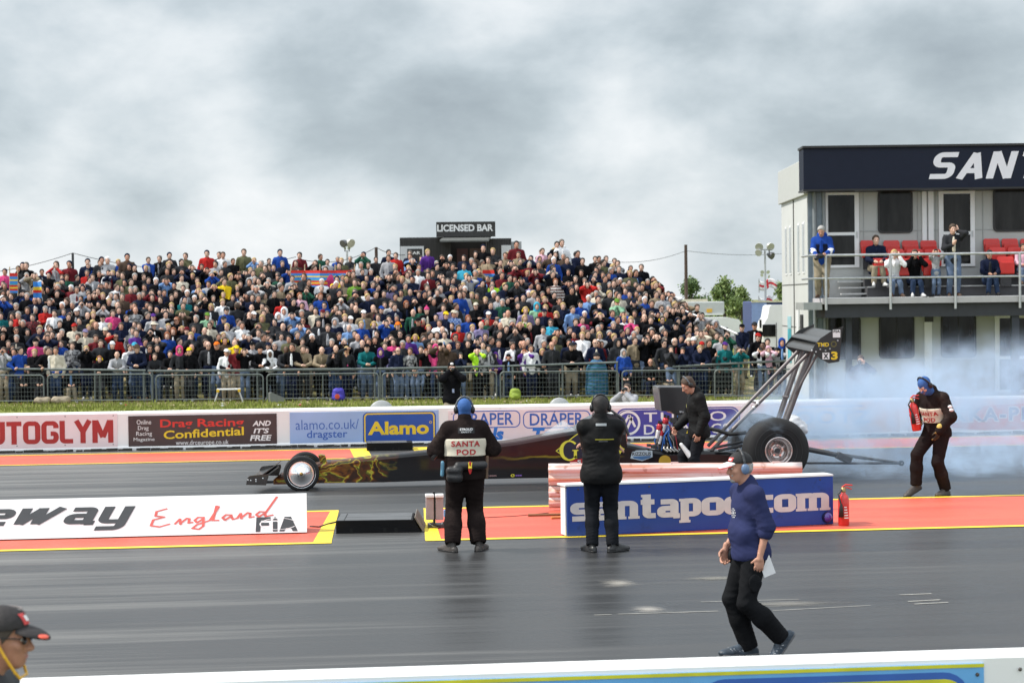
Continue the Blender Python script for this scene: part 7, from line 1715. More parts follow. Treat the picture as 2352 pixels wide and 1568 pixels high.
for n in NAMED: n['l']=lab0(n)
from collections import Counter
def settle():
    c=Counter(n['l'] for n in NAMED);return [n for n in NAMED if c[n['l']]>1]
for n in settle(): n['z']=1;
for n in NAMED:
    if n.get('z'): n['l']+=' '+zone(n)
VIV={'red','pnk','yel','lim','org','sky','wht','grn','tea','pur','blu','mnt','str','bck','rck','lil'}
dup=settle();dset={id(n) for n in dup}
marks=[n for n in NAMED if id(n) not in dset and (n['top'] in VIV)]
used=set()
def short(m): return f"{topname(m['top'])} top and {hairname(m['hair'])}"
sh=Counter(short(m) for m in marks)
marks=[m for m in marks if sh[short(m)]==1]
for n in dup:
    b=lab0(n) if False else f"person in {topname(n['top'])} top with {hairname(n['hair'])}"
    for m in sorted(marks,key=lambda m:math.hypot(m['x']-n['x'],(m['y']-n['y'])*1.5)):
        dx,dy=m['x']-n['x'],m['y']-n['y']
        rel=('left of' if dx>0 else 'right of') if abs(dx)>abs(dy) else ('above' if dy>0 else 'below')
        l=f"person in {topname(n['top'])} top, {hairname(n['hair'])}, {rel} {short(m)}"
        if l not in used and len(l.replace(',',' ').split())<=16: n['l']=l;used.add(l);break
for n in NAMED:
    if len(n['l'].replace(',',' ').split())>16: n['l']=n['l'].replace('short ','').replace(' one hand','').replace('a camera to the face','a camera').replace('just behind the','behind the')
for n in NAMED: tag(n['o'],n['l'],'person','spectators watching from the bank')
# ---- the rest of the crowd, too many to build one by one
def crowd_rest():
    rng=random.Random(23);lo={}
    cols=['blk']*18+['gry']*10+['nav']*13+['brn']*2+['lgy']*3+['wht','blu','lbl','dkr','dkr','olv','olv','dgn','tan','crm','lil']
    keys=sorted(set(cols)|{q[5] for q in REST});tk=['jea','blk','nav','gry','jel','bei'];hk=['d','b','l','g','r','0']
    mats=[topmat(k) for k in keys]+[cm(k) for k in tk]+[MATS[HAIRC[k][1]+'_hair'] for k in hk]+[SKIN,SKIN2,SHOES[0],EYED]+[cm('wht'),cm('red'),cm('nav')]
    nk,ntk=len(keys),len(tk);iH=nk+ntk;iS=iH+len(hk)
    for p in ('s','h','f','e','w','c'):
        for b in (0,1):
            k,w,be=((1.,1.,0.),(1.35,1.13,.035))[b];V,F,I=person_mesh(POSES[p],k,w,be,h=1.75,dark_eyes=False)
            J=POSES[p];S=hair_sdf(J,'short',.014);v,f=S.mesh(.024);F=F+[[q+len(V) for q in r] for r in f];I=list(I)+[6]*len(f);V=np.concatenate([V,v])
            c=J['head'];S=Sdf();S.cap(c+J['Th']@np.array((-.042,-.082,.01)),c+J['Th']@np.array((.042,-.082,.01)),.0115);v,f=S.mesh(.014);F=F+[[q+len(V) for q in r] for r in f];I+= [4]*len(f);V=np.concatenate([V,v])
            lo[p,b]=(V,np.array(F,dtype=np.int64),np.array(I))
    AV=[];AF=[];AI=[];b0=0;t=1.3;cnt=0
    occ=[(n['X'],n['Y']) for n in NAMED]
    oc=np.array(occ)
    for (x,Y,z,sc,p,top,hair,ya) in REST:
        V,F,I=lo[p if (p,0) in lo else 's',rng.choice((0,0,1))];AV.append(V@Rz(ya).T*sc+np.array((x,Y,z)));AF.append(F+b0);b0+=len(V);hh=hair.lstrip('D')[0]
        m=np.array([iS+rng.choice((0,0,1)),keys.index(top),nk+rng.randrange(ntk),iS+2,iS+3,keys.index(top),iH+hk.index(hh) if hh in hk else iS+4+rng.choice((0,2,2,2))]);AI.append(m[I])
    oc=np.array(occ+[(q[0],q[1]) for q in REST])
    while t<11.9:
        x=-14.5+rng.uniform(0,.4)
        while x<13.6:
            x+=rng.uniform(.30,.56);Y=fenceY(x)+t+rng.uniform(-.34,.34);z=hz(x,Y)
            if x>9 and (z<.25*(x-9) and t>3): 
                if rng.random()<.6: continue
            crest=float(np.interp(x,*CREST))
            if crest<.9 and t>3: continue
            if t>9.5 and rng.random()<.35: continue
            px,py,s=proj((x,Y,z+1.7))
            if px<-60 or px>1640: continue
            d=np.hypot(oc[:,0]-x,(oc[:,1]-Y)*.8)
            if d.min()<.36: continue
            # leave the faces of the people in front of this one visible
            p=rng.choice(('s','s','h','f','f','e','w','c','s'));b=rng.choice((0,0,1));V,F,I=lo[p,b];sc=rng.uniform(.86,1.03);ya=rng.uniform(-.4,.4)
            R=Rz(ya);AV.append(V@R.T*sc+np.array((x,Y,z)));AF.append(F+b0);b0+=len(V)
            ct=keys.index(rng.choice(cols));m=np.array([iS+rng.choice((0,0,1)),ct,nk+rng.randrange(ntk),iS+2,iS+3,ct if rng.random()<.78 else keys.index(rng.choice(('lgy','wht','crm','gry','dkr','lbl'))),iH+rng.choice((0,0,1,1,1,2,3,5)) if rng.random()<.90 else iS+4+rng.choice((0,2,2))]);AI.append(m[I]);cnt+=1
        t+=.52
    V=np.concatenate(AV);F=np.concatenate(AF);I=np.concatenate(AI)
    me=bpy.data.meshes.new('crowd');me.vertices.add(len(V));me.vertices.foreach_set('co',V.astype(np.float32).ravel())
    me.loops.add(F.size);me.loops.foreach_set('vertex_index',F.astype(np.int32).ravel())
    me.polygons.add(len(F));me.polygons.foreach_set('loop_start',np.arange(0,F.size,4,dtype=np.int32));me.polygons.foreach_set('loop_total',np.full(len(F),4,dtype=np.int32))
    for m in mats: me.materials.append(m)
    me.polygons.foreach_set('material_index',I.astype(np.int32));me.polygons.foreach_set('use_smooth',np.ones(len(F),dtype=bool));me.update(calc_edges=True);me.validate()
    o=link('crowd',me);tag(o,'dense crowd of spectators filling the grassy bank between and behind the nearest people',None,None,'stuff');print('crowd rest',cnt,len(F),'named',len(NAMED))
crowd_rest()
# ---------------------------------------------------------------- the people on the track
EYEW=mat('eye_white',(.55,.53,.5),.2,var=0);IRIS=mat('dark_iris',(.03,.02,.015),.2,var=0);LIP=mat('lip_skin',(.36,.13,.11),.5,var=.1)
def hero(label,loc,rz,sc,J,top,trou,shoe,skin=SKIN,hair=None,tk={},lk={},group=None,curlL=.5,curlR=.5,palmL=None,palmR=None,gloves=None,vox=1.,w=1.,face=True,name='person',sole=None,laces=None):
    sole=sole or BLKP
    pt=[(body_sdf(J,None,w),.018*vox,0)];S=head_sdf(J);neck_cap(J,S);pt.append((S,.0062*vox,0));hands=[]
    for n,c,pl in (('L',curlL,palmL),('R',curlR,palmR)):
        S=hand_sdf(J,n,1.02,c,palm=pl);(hands if gloves else pt).append((S,.0042*vox,0))
    if gloves: pt=pt[:]
    V,F,I=merged(pt,1.);o=link('person',mkmesh('person',V,F,[skin],I,smooth=True));o.location=loc;o.scale=(sc,)*3;o.rotation_euler=(0,0,rz);tag(o,label,'person',group)
    ch={}
    ch['jacket']=to_obj(tk.pop('name','jacket') if 'name' in tk else 'jacket',top_sdf(J,**{k:v for k,v in tk.items() if k!='name'}),.0105*vox,top,o)
    ch['trousers']=to_obj('trousers',legs_sdf(J,**lk),.0115*vox,trou,o)
    for n in 'LR':
        sh=to_obj('shoe',shoe_sdf(J,n,1.06),.009*vox,shoe,o);R=J['Rf'+n];tq=J['toe'+n];S=Sdf();qq=lambda x,y,z:tq+R@np.array((x,y,z))
        S.cap(qq(0,.205,-.012),qq(0,-.05,-.014),.042,.052,k=.02);S.plane(qq(0,0,-.034),-R[:,2]);S.plane(qq(0,0,-.012),R[:,2]);to_obj('sole',S,.008*vox,sole,sh)
        if laces:
            S=Sdf()
            for i in range(4): y=.09-.03*i;S.cap(qq(-.03,y,.05-.008*i),qq(.03,y-.016,.05-.008*i),.004,k=.002).cap(qq(.041,y,.012),qq(.034,y-.02,.035),.005,k=.002).cap(qq(-.041,y,.012),qq(-.034,y-.02,.035),.005,k=.002)
            to_obj('laces',S,.005,laces,sh)
    if gloves:
        for S,h,_ in hands: to_obj('glove',S,h,gloves,o)
    if hair: to_obj('hair',hair_sdf(J,hair[0],.011),.0075*vox,hair[1],o)
    if face:
        c=J['head'];Th=J['Th']
        for s in (-1,1):
            e=to_obj('eye',Sdf().ell(c+Th@np.array((s*.031,-.079,.006)),(.0125,.0125,.0125)),.004,EYEW,o);to_obj('iris',Sdf().ell(c+Th@np.array((s*.031,-.0895,.006)),(.0055,.003,.0055)),.0018,IRIS,e)
            to_obj('eyebrow',Sdf().cap(c+Th@np.array((s*.018,-.092,.027)),c+Th@np.array((s*.046,-.079,.028)),.0055,.004),.0035,hair[1] if hair else IRIS,o)
        to_obj('lips',Sdf().ell(c+Th@np.array((0,-.094,-.0675)),(.021,.006,.0075),Th),.003,LIP,o)
    return o,ch
def project(parent,target,VF,org,right,up,w,h,m,off=.006,name='lettering'):
    """drape lettering onto the garment: org = lower left corner, cast along right x up"""
    V,F=VF;lo,hi=V.min(0),V.max(0);right=nv(right);up=nv(up);n=np.cross(right,up);org=np.array(org,float)
    bm=bmesh.new();vs_=[bm.verts.new(org+right*((v[0]-lo[0])/(hi[0]-lo[0])*w)+up*((v[1]-lo[1])/(hi[1]-lo[1])*h)) for v in V]
    for f in F:
        try: bm.faces.new([vs_[i] for i in f])
        except ValueError: pass
    bmesh.ops.triangulate(bm,faces=bm.faces[:]);bmesh.ops.subdivide_edges(bm,edges=[e for e in bm.edges if e.calc_length()>.02],cuts=2,use_grid_fill=False)
    tm=target.data;bv=BVHTree.FromPolygons([v.co for v in tm.vertices],[p.vertices[:] for p in tm.polygons])
    for i,v in enumerate(bm.verts):
        hit=bv.ray_cast(v.co+Vector(n)*.4,-Vector(n))
        if hit[0] is not None: v.co=hit[0]+Vector(n)*off
    me=bpy.data.meshes.new(name);bm.to_mesh(me);bm.free();me.materials.append(m);return link(name,me,parent)
RECT=(np.array([(i/6,j/6,0) for j in range(7) for i in range(7)],float),[[j*7+i,j*7+i+1,(j+1)*7+i+1,(j+1)*7+i] for j in range(6) for i in range(6)])
def band(o,J,z0,z1,m,t,w,belly=0.,name='chest_band',front=None):
    S=trunk(J,Sdf(),t,w,belly);T=J['T'];h=J['hip'];S.plane(h+T@(0,0,z1),T[:,2]);S.plane(h+T@(0,0,z0),-T[:,2])
    if front is not None: S.plane(J['chest'],np.array(front))
    return to_obj(name,S,.009,m,o)
def muffs(o,J,m,mb,top=.15,y=.012,k=1.):
    e=to_obj('ear_defenders',muffs_sdf(J),.006,m,o)
    c=J['head'];Th=J['Th']
    for s in (-1,1): to_obj('ear_cushion',Sdf().ell(c+Th@np.array((s*.083,y,-.006)),(.012,.032,.042),Th),.006,BLKP,e)
    to_obj('head_band',band_sdf(J,top,.011,y),.006,mb,e);return e
# marshal seen from behind
OVR=mat('brown_black_overall',(.017,.012,.0115),.9,var=.3,scale=2.5,bump=.5,bscale=12,dirt=((.055,.040,.035),2.,.52,.6),spec=.06)
CREAM=mat('cream_band_cloth',(.62,.57,.46),.8,var=.08,bump=.3,bscale=14);BALA=mat('blue_balaclava',(.03,.10,.30),.85,var=.15,bump=.3,bscale=50)
def balaclava(o,J,eyes=True):
    S=Sdf();c=J['head'];Th=J['Th'];q=lambda x,y,z:c+Th@np.array((x,y,z))
    S.ell(q(0,.012,.036),(.083,.101,.095),Th,k=.02).ell(q(0,-.02,-.035),(.069,.08,.09),Th,k=.03).ell(q(0,-.056,-.09),(.04,.038,.032),Th,k=.03).cap(q(0,-.09,.01),q(0,-.11,-.03),.014,.019,k=.015).cap(J['neck']-np.array((0,0,.03)),q(0,.015,-.06),.075,.066,k=.04)
    if eyes: S.dig(q(0,-.11,.008),(.055,.035,.019),Th)
    S.fold=.0015;return to_obj('balaclava',S,.0075,BALA,o)
g=G(1071,1266)
JA=skel(handL=(.13,-.2,1.10),handR=(-.12,-.22,1.12),hdL=(-.6,-.7,.2),hdR=(.6,-.7,.2),poleL=(1,.35,-.25),poleR=(-1,.35,-.25),footL=(.16,.02,0),footR=(-.145,0,0),yawL=.5,yawR=-.42,lean=.02)
o,ch=hero('marshal seen from behind in dark overalls with cream back band and blue balaclava',(g.x,g.y,0),PI+.03,1.045,JA,OVR,OVR,mat('brown_leather_boot',(.05,.042,.038),.55,var=.3,bump=.3),tk=dict(t=.043,w=1.2,belly=.03,hem=.10,collar=.045,fold=.002,wrinkle=.009),lk=dict(t=.035,w=1.18,fold=.002,flare=.014,wrinkle=.010,hemup=.17),w=1.1)
balaclava(o,JA);muffs(o,JA,BLKP,mat('grey_head_band',(.10,.11,.12),.4))
h=JA['hip'];bd=band(o,JA,.17,.37,CREAM,.054,1.2,.03,'back_band')
RDL=mat('red_band_lettering',(.42,.025,.03),.7)
project(o,bd,text_mesh('SANTA',.03,0,1.15),(.17,.4,h[2]+.285),(-1,0,0),(0,0,1),.33,.065,RDL);project(o,bd,text_mesh('POD',.03,0,1.15),(.11,.4,h[2]+.19),(-1,0,0),(0,0,1),.22,.065,RDL)
pt_=project(o,ch['jacket'],RECT,(.09,.4,h[2]+.435),(-1,0,0),(0,0,1),.19,.065,mat('black_badge_cloth',(.012,.012,.014),.7),.004,'badge')
project(o,ch['jacket'],text_mesh('STROUD',.02,.1),(.07,.4,h[2]+.468),(-1,0,0),(0,0,1),.15,.026,LWH,.008);project(o,ch['jacket'],text_mesh('SAFETY',.01,.1),(.055,.4,h[2]+.443),(-1,0,0),(0,0,1),.12,.016,LWH,.008)
S=Sdf();S.cap(h+np.array((.10,.21,.02)),h+np.array((.19,.185,.02)),.055,.05,k=.02).cap(h+np.array((.10,.21,-.06)),h+np.array((.19,.185,-.06)),.055,.05,k=.03).cap(h+np.array((-.19,.17,.07)),h+np.array((.10,.20,.07)),.05,.05,k=.02);S.fold=.002;S.wr=[(h+np.array((.14,.22,-.02)),np.array((0,0,1.)),.006,.12,.05)];to_obj('waist_bag',S,.009,mat('black_nylon',(.012,.012,.014),.5,bump=.2),o)
to_obj('red_tag',Sdf().ell(h+np.array((-.03,.245,.05)),(.022,.01,.075)),.006,mat('red_webbing',(.5,.02,.02),.6),o);to_obj('yellow_loop',Sdf().cap(h+np.array((-.05,.255,.11)),h+np.array((-.04,.262,.05)),.006).cap(h+np.array((-.04,.262,.05)),h+np.array((-.02,.262,.05)),.006).cap(h+np.array((-.02,.262,.05)),h+np.array((-.012,.255,.11)),.006),.004,mat('yellow_webbing',(.7,.55,.03),.6),o)
to_obj('blue_case',Sdf().cap(h+np.array((.27,.05,-.04)),h+np.array((.265,.05,.1)),.022),.006,mat('pale_blue_case',(.12,.28,.40),.3),o)
MB().tube([(-.25,.06,.17+h[2]),(-.235,.08,-.09+h[2])],.017,8).build('baton',mat('brown_wooden_baton',(.12,.07,.04),.6),o)
MB().tube([(.25,-.12,1.16),(.33,.0,1.12),(.38,.06,1.08)],[.02,.022,.026],8).build('radio_handset',BLKP,o)
# man in black jacket seen from behind
JKT=mat('black_nylon_jacket',(.0075,.0075,.008),.65,var=.3,scale=3,bump=.6,bscale=11,spec=.15);JEAN=mat('dark_charcoal_jeans',(.012,.013,.016),.9,var=.3,scale=5,bump=.4,bscale=14,spec=.06)
g=G(1383,1267)
JB=skel(handL=(-.12,-.20,1.15),handR=(.12,-.22,1.2),hdL=(-1,.1,.1),hdR=(1,.1,.1),poleL=(.9,.1,-.7),poleR=(-.9,.1,-.7),footL=(.11,-.02,0),footR=(-.12,.02,0),yawL=.35,yawR=-.75,hp=.05,lean=-.02)
o,ch=hero('tall man seen from behind in long black jacket with arms folded and black headset',(g.x,g.y,0),PI-.1,1.055,JB,JKT,JEAN,mat('black_leather_shoe',(.016,.016,.017),.4,bump=.2),SKIN2,('short',MATS['dark_hair']),tk=dict(t=.038,w=1.12,belly=.03,hem=.15,collar=.055,fold=.002,slack=.012,wrinkle=.011),lk=dict(t=.024,w=1.08,fold=.002,wrinkle=.009,hemup=.06),w=1.1)
muffs(o,JB,BLKP,BLKP,.148)
h=JB['hip'];project(o,ch['jacket'],RECT,(.06,.4,h[2]+.50),(-1,0,0),(0,0,1),.12,.028,mat('reflective_grey',(.38,.40,.41),.3),.005,'reflective_patch')
project(o,ch['jacket'],RECT,(.07,.4,h[2]+.345),(-1,0,0),(0,0,1),.21,.009,mat('olive_yellow_print',(.40,.36,.02),.6),.005,'printed_line');project(o,ch['jacket'],RECT,(.03,.4,h[2]+.325),(-1,0,0),(0,0,1),.10,.007,mat('grey_print',(.14,.14,.15),.6),.005,'printed_line')
for sx in (-.125,.035):
    project(o,ch['trousers'],RECT,(sx+.09,.4,h[2]-.205),(-1,0,0),(0,0,1),.095,.10,mat('black_denim_pocket',(.009,.010,.012),.9,bump=.4,spec=.06),.005,'pocket')
MB().tube([(.08,-.06,h[2]+.64),(.085,-.11,h[2]+.60),(.04,-.13,h[2]+.585)],.006,6).build('microphone',BLKP,o)
# man walking across in front
NAVS=mat('navy_sweatshirt',(.030,.036,.095),.95,var=.14,scale=5,bump=.5,bscale=9,spec=.06)
g=G(1722,1507)
JC=skel(hip=(0,.02,.925),lean=.07,hp=.10,hfwd=.03,footR=(-.08,.03,0),footL=(.08,.36,0),heelL=.85,yawR=-.05,yawL=.12,handL=(.20,.02,.875),handR=(-.205,-.13,.91),hdL=(-.02,-.10,-1),hdR=(.05,-.22,-1),poleL=(.3,1,0),poleR=(-.3,1,0))
TRS=mat('black_cargo_trousers',(.010,.0105,.012),.9,var=.3,scale=4,bump=.5,bscale=10,spec=.08)
o,ch=hero('heavy man walking left in navy sweatshirt, white peaked cap and blue ear defenders',(g.x,g.y,0),-PI/2+.16,.978,JC,NAVS,TRS,mat('blue_black_trainer',(.03,.045,.065),.5,var=.5,scale=20,bump=.3),SKIN2,('bald',MATS['grey_hair']),sole=mat('grey_trainer_sole',(.12,.12,.125),.6),laces=mat('silver_grey_laces',(.42,.43,.45),.5),tk=dict(t=.024,w=1.03,belly=.048,sleeve=.56,hem=.085,collar=.012,fold=.002,wrinkle=.009),lk=dict(t=.020,w=1.05,waist=-.04,fold=.002,flare=.014,wrinkle=.010,hemup=.05),curlL=.55,curlR=.6,w=1.1)
c=JC['head'];Th=JC['Th'];cb=mat('black_cap_cloth',(.012,.012,.013),.8,bump=.2);cp=to_obj('cap',cap_sdf(JC,.010),.007,cb,o)
pk=peak_sdf(JC,.18);to_obj('peak',pk,.006,mat('white_cap_peak',(.72,.70,.69),.6,var=.06),cp)
R_=Th@Rx(.18);S=Sdf()
for i in range(14):
    a0,a1=PI*i/14,PI*(i+1)/14;q=lambda a:c+Th@np.array((0,0,.05))+R_@np.array((.079*math.cos(a),-.10-.096*math.sin(a),-.002))
    S.cap(q(a0),q(a1),.004,k=.002)
to_obj('red_piping',S,.0035,mat('red_piping_cloth',(.55,.03,.03),.6),cp)
REM=mat('red_emblem_cloth',(.55,.05,.05),.6)
project(o,cp,RECT,c+np.array((-.0,-.25,.06)),(1,0,0),(0,0,1),.05,.032,REM,.004,'cap_emblem');project(o,cp,RECT,c+np.array((.010,-.25,.068)),(1,0,0),(0,0,1),.03,.014,LWH,.006,'cap_emblem')
muffs(o,JC,mat('blue_grey_ear_cup',(.13,.20,.33),.35),mat('dark_grey_head_band',(.035,.036,.04),.4),.158,.012)
S=Sdf();S.fold=.002;S.ell(c+Th@np.array((0,-.068,-.098)),(.032,.028,.026),Th,k=.01).cap(c+Th@np.array((-.028,-.082,-.055)),c+Th@np.array((.028,-.082,-.055)),.009,k=.01);to_obj('beard',S,.005,MATS['grey_hair'],o)
# chest emblem: small ringed motif
V=[];F=[]
for (r0,r1,n_) in ((.0,.22,10),(.34,.5,16),(.62,.8,20)):
    for k in range(n_):
        if k%2 and r0>.3: continue
        a0,a1=2*PI*k/n_,2*PI*(k+.9)/n_;i=len(V);V+=[(.6*r0*math.cos(a0),r0*math.sin(a0),0),(.6*r1*math.cos(a0),r1*math.sin(a0),0),(.6*r1*math.cos(a1),r1*math.sin(a1),0),(.6*r0*math.cos(a1),r0*math.sin(a1),0)];F.append([i,i+1,i+2,i+3])
project(o,ch['jacket'],(np.array(V),F),(.085,-.235,JC['hip'][2]+.27),(.6,.8,0),(0,0,1),.06,.085,LWH,.005,'emblem')
for n in 'LR':
    e_,w_=JC['elL' if n=='L' else 'elR'],JC['wrL' if n=='L' else 'wrR'];d_=nv(w_-e_);p=e_+(w_-e_)*.10;to_obj('rolled_cuff',Sdf().cap(p,p+d_*.022,.068,.066).dig(p+d_*.1,(.05,.05,.05)),.008,NAVS,o)
to_obj('phone_pouch',Sdf().ell(JC['hip']+np.array((-.20,-.10,-.08)),(.025,.04,.07),k=.01),.007,BLKP,o)
S=Sdf();S.fold=.003;kp=JC['hjL']*.42+JC['kneeL']*.58;S.ell(kp+np.array((.10,.01,0)),(.012,.058,.08));to_obj('cargo_pocket',S,.008,TRS,o)
wr=JC['wrL'];Mw=wmat(o);pw=Mw@Vector(wr+np.array((-.028,.075,-.085)))
pp=MB();pp.box((0,0,0),(.105,.006,.16),R=Matrix.Rotation(-.35,3,'Y'),bev=.002);q=pp.build('folded_paper',LWH);q.location=pw;q.rotation_euler=(0,0,.1);tag(q,'folded white paper held in the walking man\'s hand','paper')
# crewman bending over the engine
g=G(1602,1124)
JD=skel(hip=(0,.03,.92),lean=.09,hp=.58,hfwd=.05,handL=(.235,-.05,.88),handR=(-.2,-.25,.95),hdL=(-.05,-.18,-1),hdR=(.1,-.5,-.8),poleL=(.4,1,0),poleR=(-.4,1,0),footL=(.11,.10,0),footR=(-.1,-.22,0))
o,ch=hero('crewman in black jacket and headset looking down beside the dragster engine',(g.x,g.y,0),-PI/2+.12,1.03,JD,JKT,JEAN,SHOES[0],SKIN2,('short',MATS['brown_hair']),tk=dict(t=.034,w=1.1,hem=.13,collar=.03,fold=.002,slack=.01,wrinkle=.011),lk=dict(t=.024,fold=.002,wrinkle=.01))
muffs(o,JD,BLKP,mat('grey_head_band',(.10,.11,.12)),.15,.012)
to_obj('rag',Sdf().cap(JD['hip']+np.array((.06,-.30,-.22)),JD['hip']+np.array((.10,-.17,-.40)),.028,.045),.01,LWH,o)
project(o,ch['jacket'],RECT,(.10,-.38,JD['hip'][2]+.33),(.75,.66,0),(0,0,1),.045,.05,mat('yellow_white_badge',(.6,.58,.2),.6),.005,'badge')
# marshal with the extinguisher under the arm
g=G(2150,1137)
JE=skel(hip=(0,.03,.92),lean=.22,hp=.75,hfwd=.06,hr=.0,handR=(-.16,-.20,1.00),hdR=(.65,-.65,.3),poleR=(-.9,.5,-.5),handL=(.20,-.19,.93),hdL=(-.30,-.15,-.95),poleL=(.8,.8,.1),footR=(-.14,-.24,.02),footL=(.10,.10,0),heelR=.35,yawR=-.1,yawL=.1,hy=-.1)
rzE=-PI/2+.62
o,ch=hero('marshal walking with bowed head in dark overalls with cream chest band and gloves',(g.x,g.y,0),rzE,1.06,JE,OVR,OVR,mat('brown_leather_boot',(.05,.042,.038)),tk=dict(t=.032,w=1.05,hem=.10,collar=.04,fold=.002,slack=.01,wrinkle=.011),lk=dict(t=.026,w=1.02,fold=.002,flare=.010,wrinkle=.011,hemup=.12),gloves=mat('black_yellow_glove',(.03,.022,.012),.7,var=.5,scale=18,dirt=((.50,.28,.04),14,.52,.9)),curlL=.35,curlR=.55)
balaclava(o,JE);muffs(o,JE,BLKP,BLKP,.15)
bd=band(o,JE,.14,.35,CREAM,.043,1.05,0.,'chest_band',front=(0,1,0))
T=JE['T'];h=JE['hip']
project(o,bd,text_mesh('SANTA',.03,0,1.15),h+T@np.array((-.15,-.5,.25)),(1,0,0),T[:,2],.30,.062,RDL);project(o,bd,text_mesh('POD',.03,0,1.15),h+T@np.array((-.10,-.5,.16)),(1,0,0),T[:,2],.20,.062,RDL)
for n in 'LR': to_obj('glove_cuff',Sdf().cap(JE['wr'+n]-JE['hd'+n]*.06,JE['wr'+n]-JE['hd'+n]*.0,.052,.045),.008,mat('yellow_glove_cuff',(.46,.34,.08),.7,var=.3,scale=15),o)
e_=JE['elL'];s_=JE['shL'];mdl=s_*.5+e_*.5
for f in (.45,.62): p=s_*(1-f)+e_*f;to_obj('sleeve_badge',Sdf().ell(p+np.array((.075,-.02,0)),(.03,.04,.026)),.007,LWH,o)
Mw=wmat(o);base=Mw@Vector(JE['wrR']+np.array((.065,-.10,-.07)))
extinguisher(base,'red fire extinguisher clutched upright against the walking marshal\'s chest',R=Matrix.Rotation(.0,3,'Y')@Matrix.Rotation(-.16,3,'Y'),h=.46)
# spectator close by at the bottom left
tp=MB().box((-4,6.6,.14),(9,3.6,.28));struct('viewing_step',tp,mat('concrete_step',(.3,.3,.29),.8))
hd=Vector(CAM+ray(10,1466)*7.35)
JI=skel(hp=.06,hfwd=.05,lean=.08,handL=(.2,-.2,1.0),handR=(-.2,-.2,1.0))
sc=(hd.z-.28)/JI['head'][2]
Rr=Matrix.Rotation(PI/2-.12,3,'Z');off=Rr@Vector(JI['head']*sc)
o,ch=hero('man close by in profile with black red cap, sunglasses and yellow earplug band',(hd.x-off.x,hd.y-off.y,.28),PI/2-.12,sc,JI,mat('dark_slate_jacket',(.022,.026,.034),.6,var=.25,bump=.4,bscale=12),JEAN,SHOES[0],mat('tanned_skin',(.36,.17,.11),.5,var=.15,scale=16,bump=.15,bscale=60),('short',mat('dark_grey_stubble_hair',(.05,.038,.032),.8,var=.3,scale=60)),tk=dict(t=.034,w=1.1,collar=.02),vox=.8)
c=JI['head'];Th=JI['Th'];cb2=mat('black_twill_cap',(.016,.013,.014),.75,var=.2,bump=.25,bscale=40)
cp=to_obj('cap',cap_sdf(JI,.010),.005,cb2,o);to_obj('peak',peak_sdf(JI,.22),.0028,cb2,cp)
for k_,(zz_,wd) in enumerate(((.128,.02),(.112,.016))):
    S=Sdf()
    for i in range(10):
        a0,a1=PI*(i/10-.5),PI*((i+1)/10-.5)
        q=lambda a:c+Th@np.array((-.0+.088*math.cos(a)*(.75 if k_==0 else .9),.01+.10*math.sin(a)*(.75 if k_==0 else .9),zz_-.003))
        S.cap(q(a0),q(a1),.0045,k=.003)
    to_obj('cap_stripe',S,.0035,mat('grey_cap_stripe',(.16,.14,.14),.7),cp)
project(o,cp,RECT,c+np.array((-.035,-.25,.062)),(1,0,0),(0,0,1),.055,.045,REM,.004,'cap_emblem');project(o,cp,RECT,c+np.array((-.02,-.25,.076)),(1,0,0),(0,0,1),.028,.022,LWH,.007,'cap_emblem')
to_obj('peak_flash',Sdf().ell(c+Th@np.array((0,0,.05))+Th@Rx(.22)@np.array((-.035,-.172,.012)),(.035,.022,.007),Th@Rx(.22)),.003,mat('orange_red_flash',(.65,.08,.04),.5),cp)
S=Sdf()
for s in(-1,1): S.ell(c+Th@np.array((s*.036,-.094,.004)),(.028,.010,.018),Th@Rz(s*-.25),k=.005).cap(c+Th@np.array((s*.064,-.085,.014)),c+Th@np.array((s*.084,.01,.016)),.0035,k=.002)
to_obj('sunglasses',S,.0035,mat('glossy_black_lens',(.012,.012,.014),.08),o)
S=Sdf();pts=[(-.09,.0,-.012),(-.088,-.03,-.06),(-.07,-.07,-.125),(-.05,-.085,-.15),(.05,-.085,-.15),(.07,-.07,-.125),(.088,-.03,-.06),(.09,.0,-.012)]
for a_,b_ in zip(pts,pts[1:]): S.cap(c+Th@np.array(a_),c+Th@np.array(b_),.0062,k=.003)
to_obj('earplug_band',S,.003,mat('yellow_band_plastic',(.66,.36,.02),.35),o)
# photographers behind the far wall
def cam_hero(px,py,Y,J,h,label,top,trou,hair,cap=None,rz=0.,skin=SKIN):
    p=P(px,py,Y);sc=p.z/h
    o,ch=hero(label,(p.x,Y,0),rz,sc,J,topmat(top),cm(trou),SHOES[0],skin,hair,tk=dict(t=.034,w=1.08),lk=dict(t=.022),vox=1.6,face=False)
    c=J['head'];Th=J['Th'];S=Sdf();q=lambda x,y,z:c+Th@np.array((x,y,z));S.ell(q(0,-.15,.005),(.07,.035,.048),Th,k=.01).cap(q(0,-.17,-.0),q(0,-.27,-.005),.038,.043,k=.006)
    cmr=to_obj('camera',S,.008,BLKP,o);tag(cmr,None)
    if cap:
        k=to_obj('cap',cap_sdf(J,.012),.009,cm(cap),o)
        return o,k,ch
    return o,None,ch
JF=skel(handL=(.05,-.21,1.56),handR=(-.055,-.2,1.55),hdL=(-.45,-.1,.9),hdR=(.45,-.1,.9),poleL=(.9,-.4,-.8),poleR=(-.9,-.4,-.8),hp=.08)
o,k,ch=cam_hero(1037,832,42.6,JF,1.755,'photographer in dark coat aiming a camera over the far wall above the marshal','blk','bei',('long',MATS['brown_hair']),'blk')
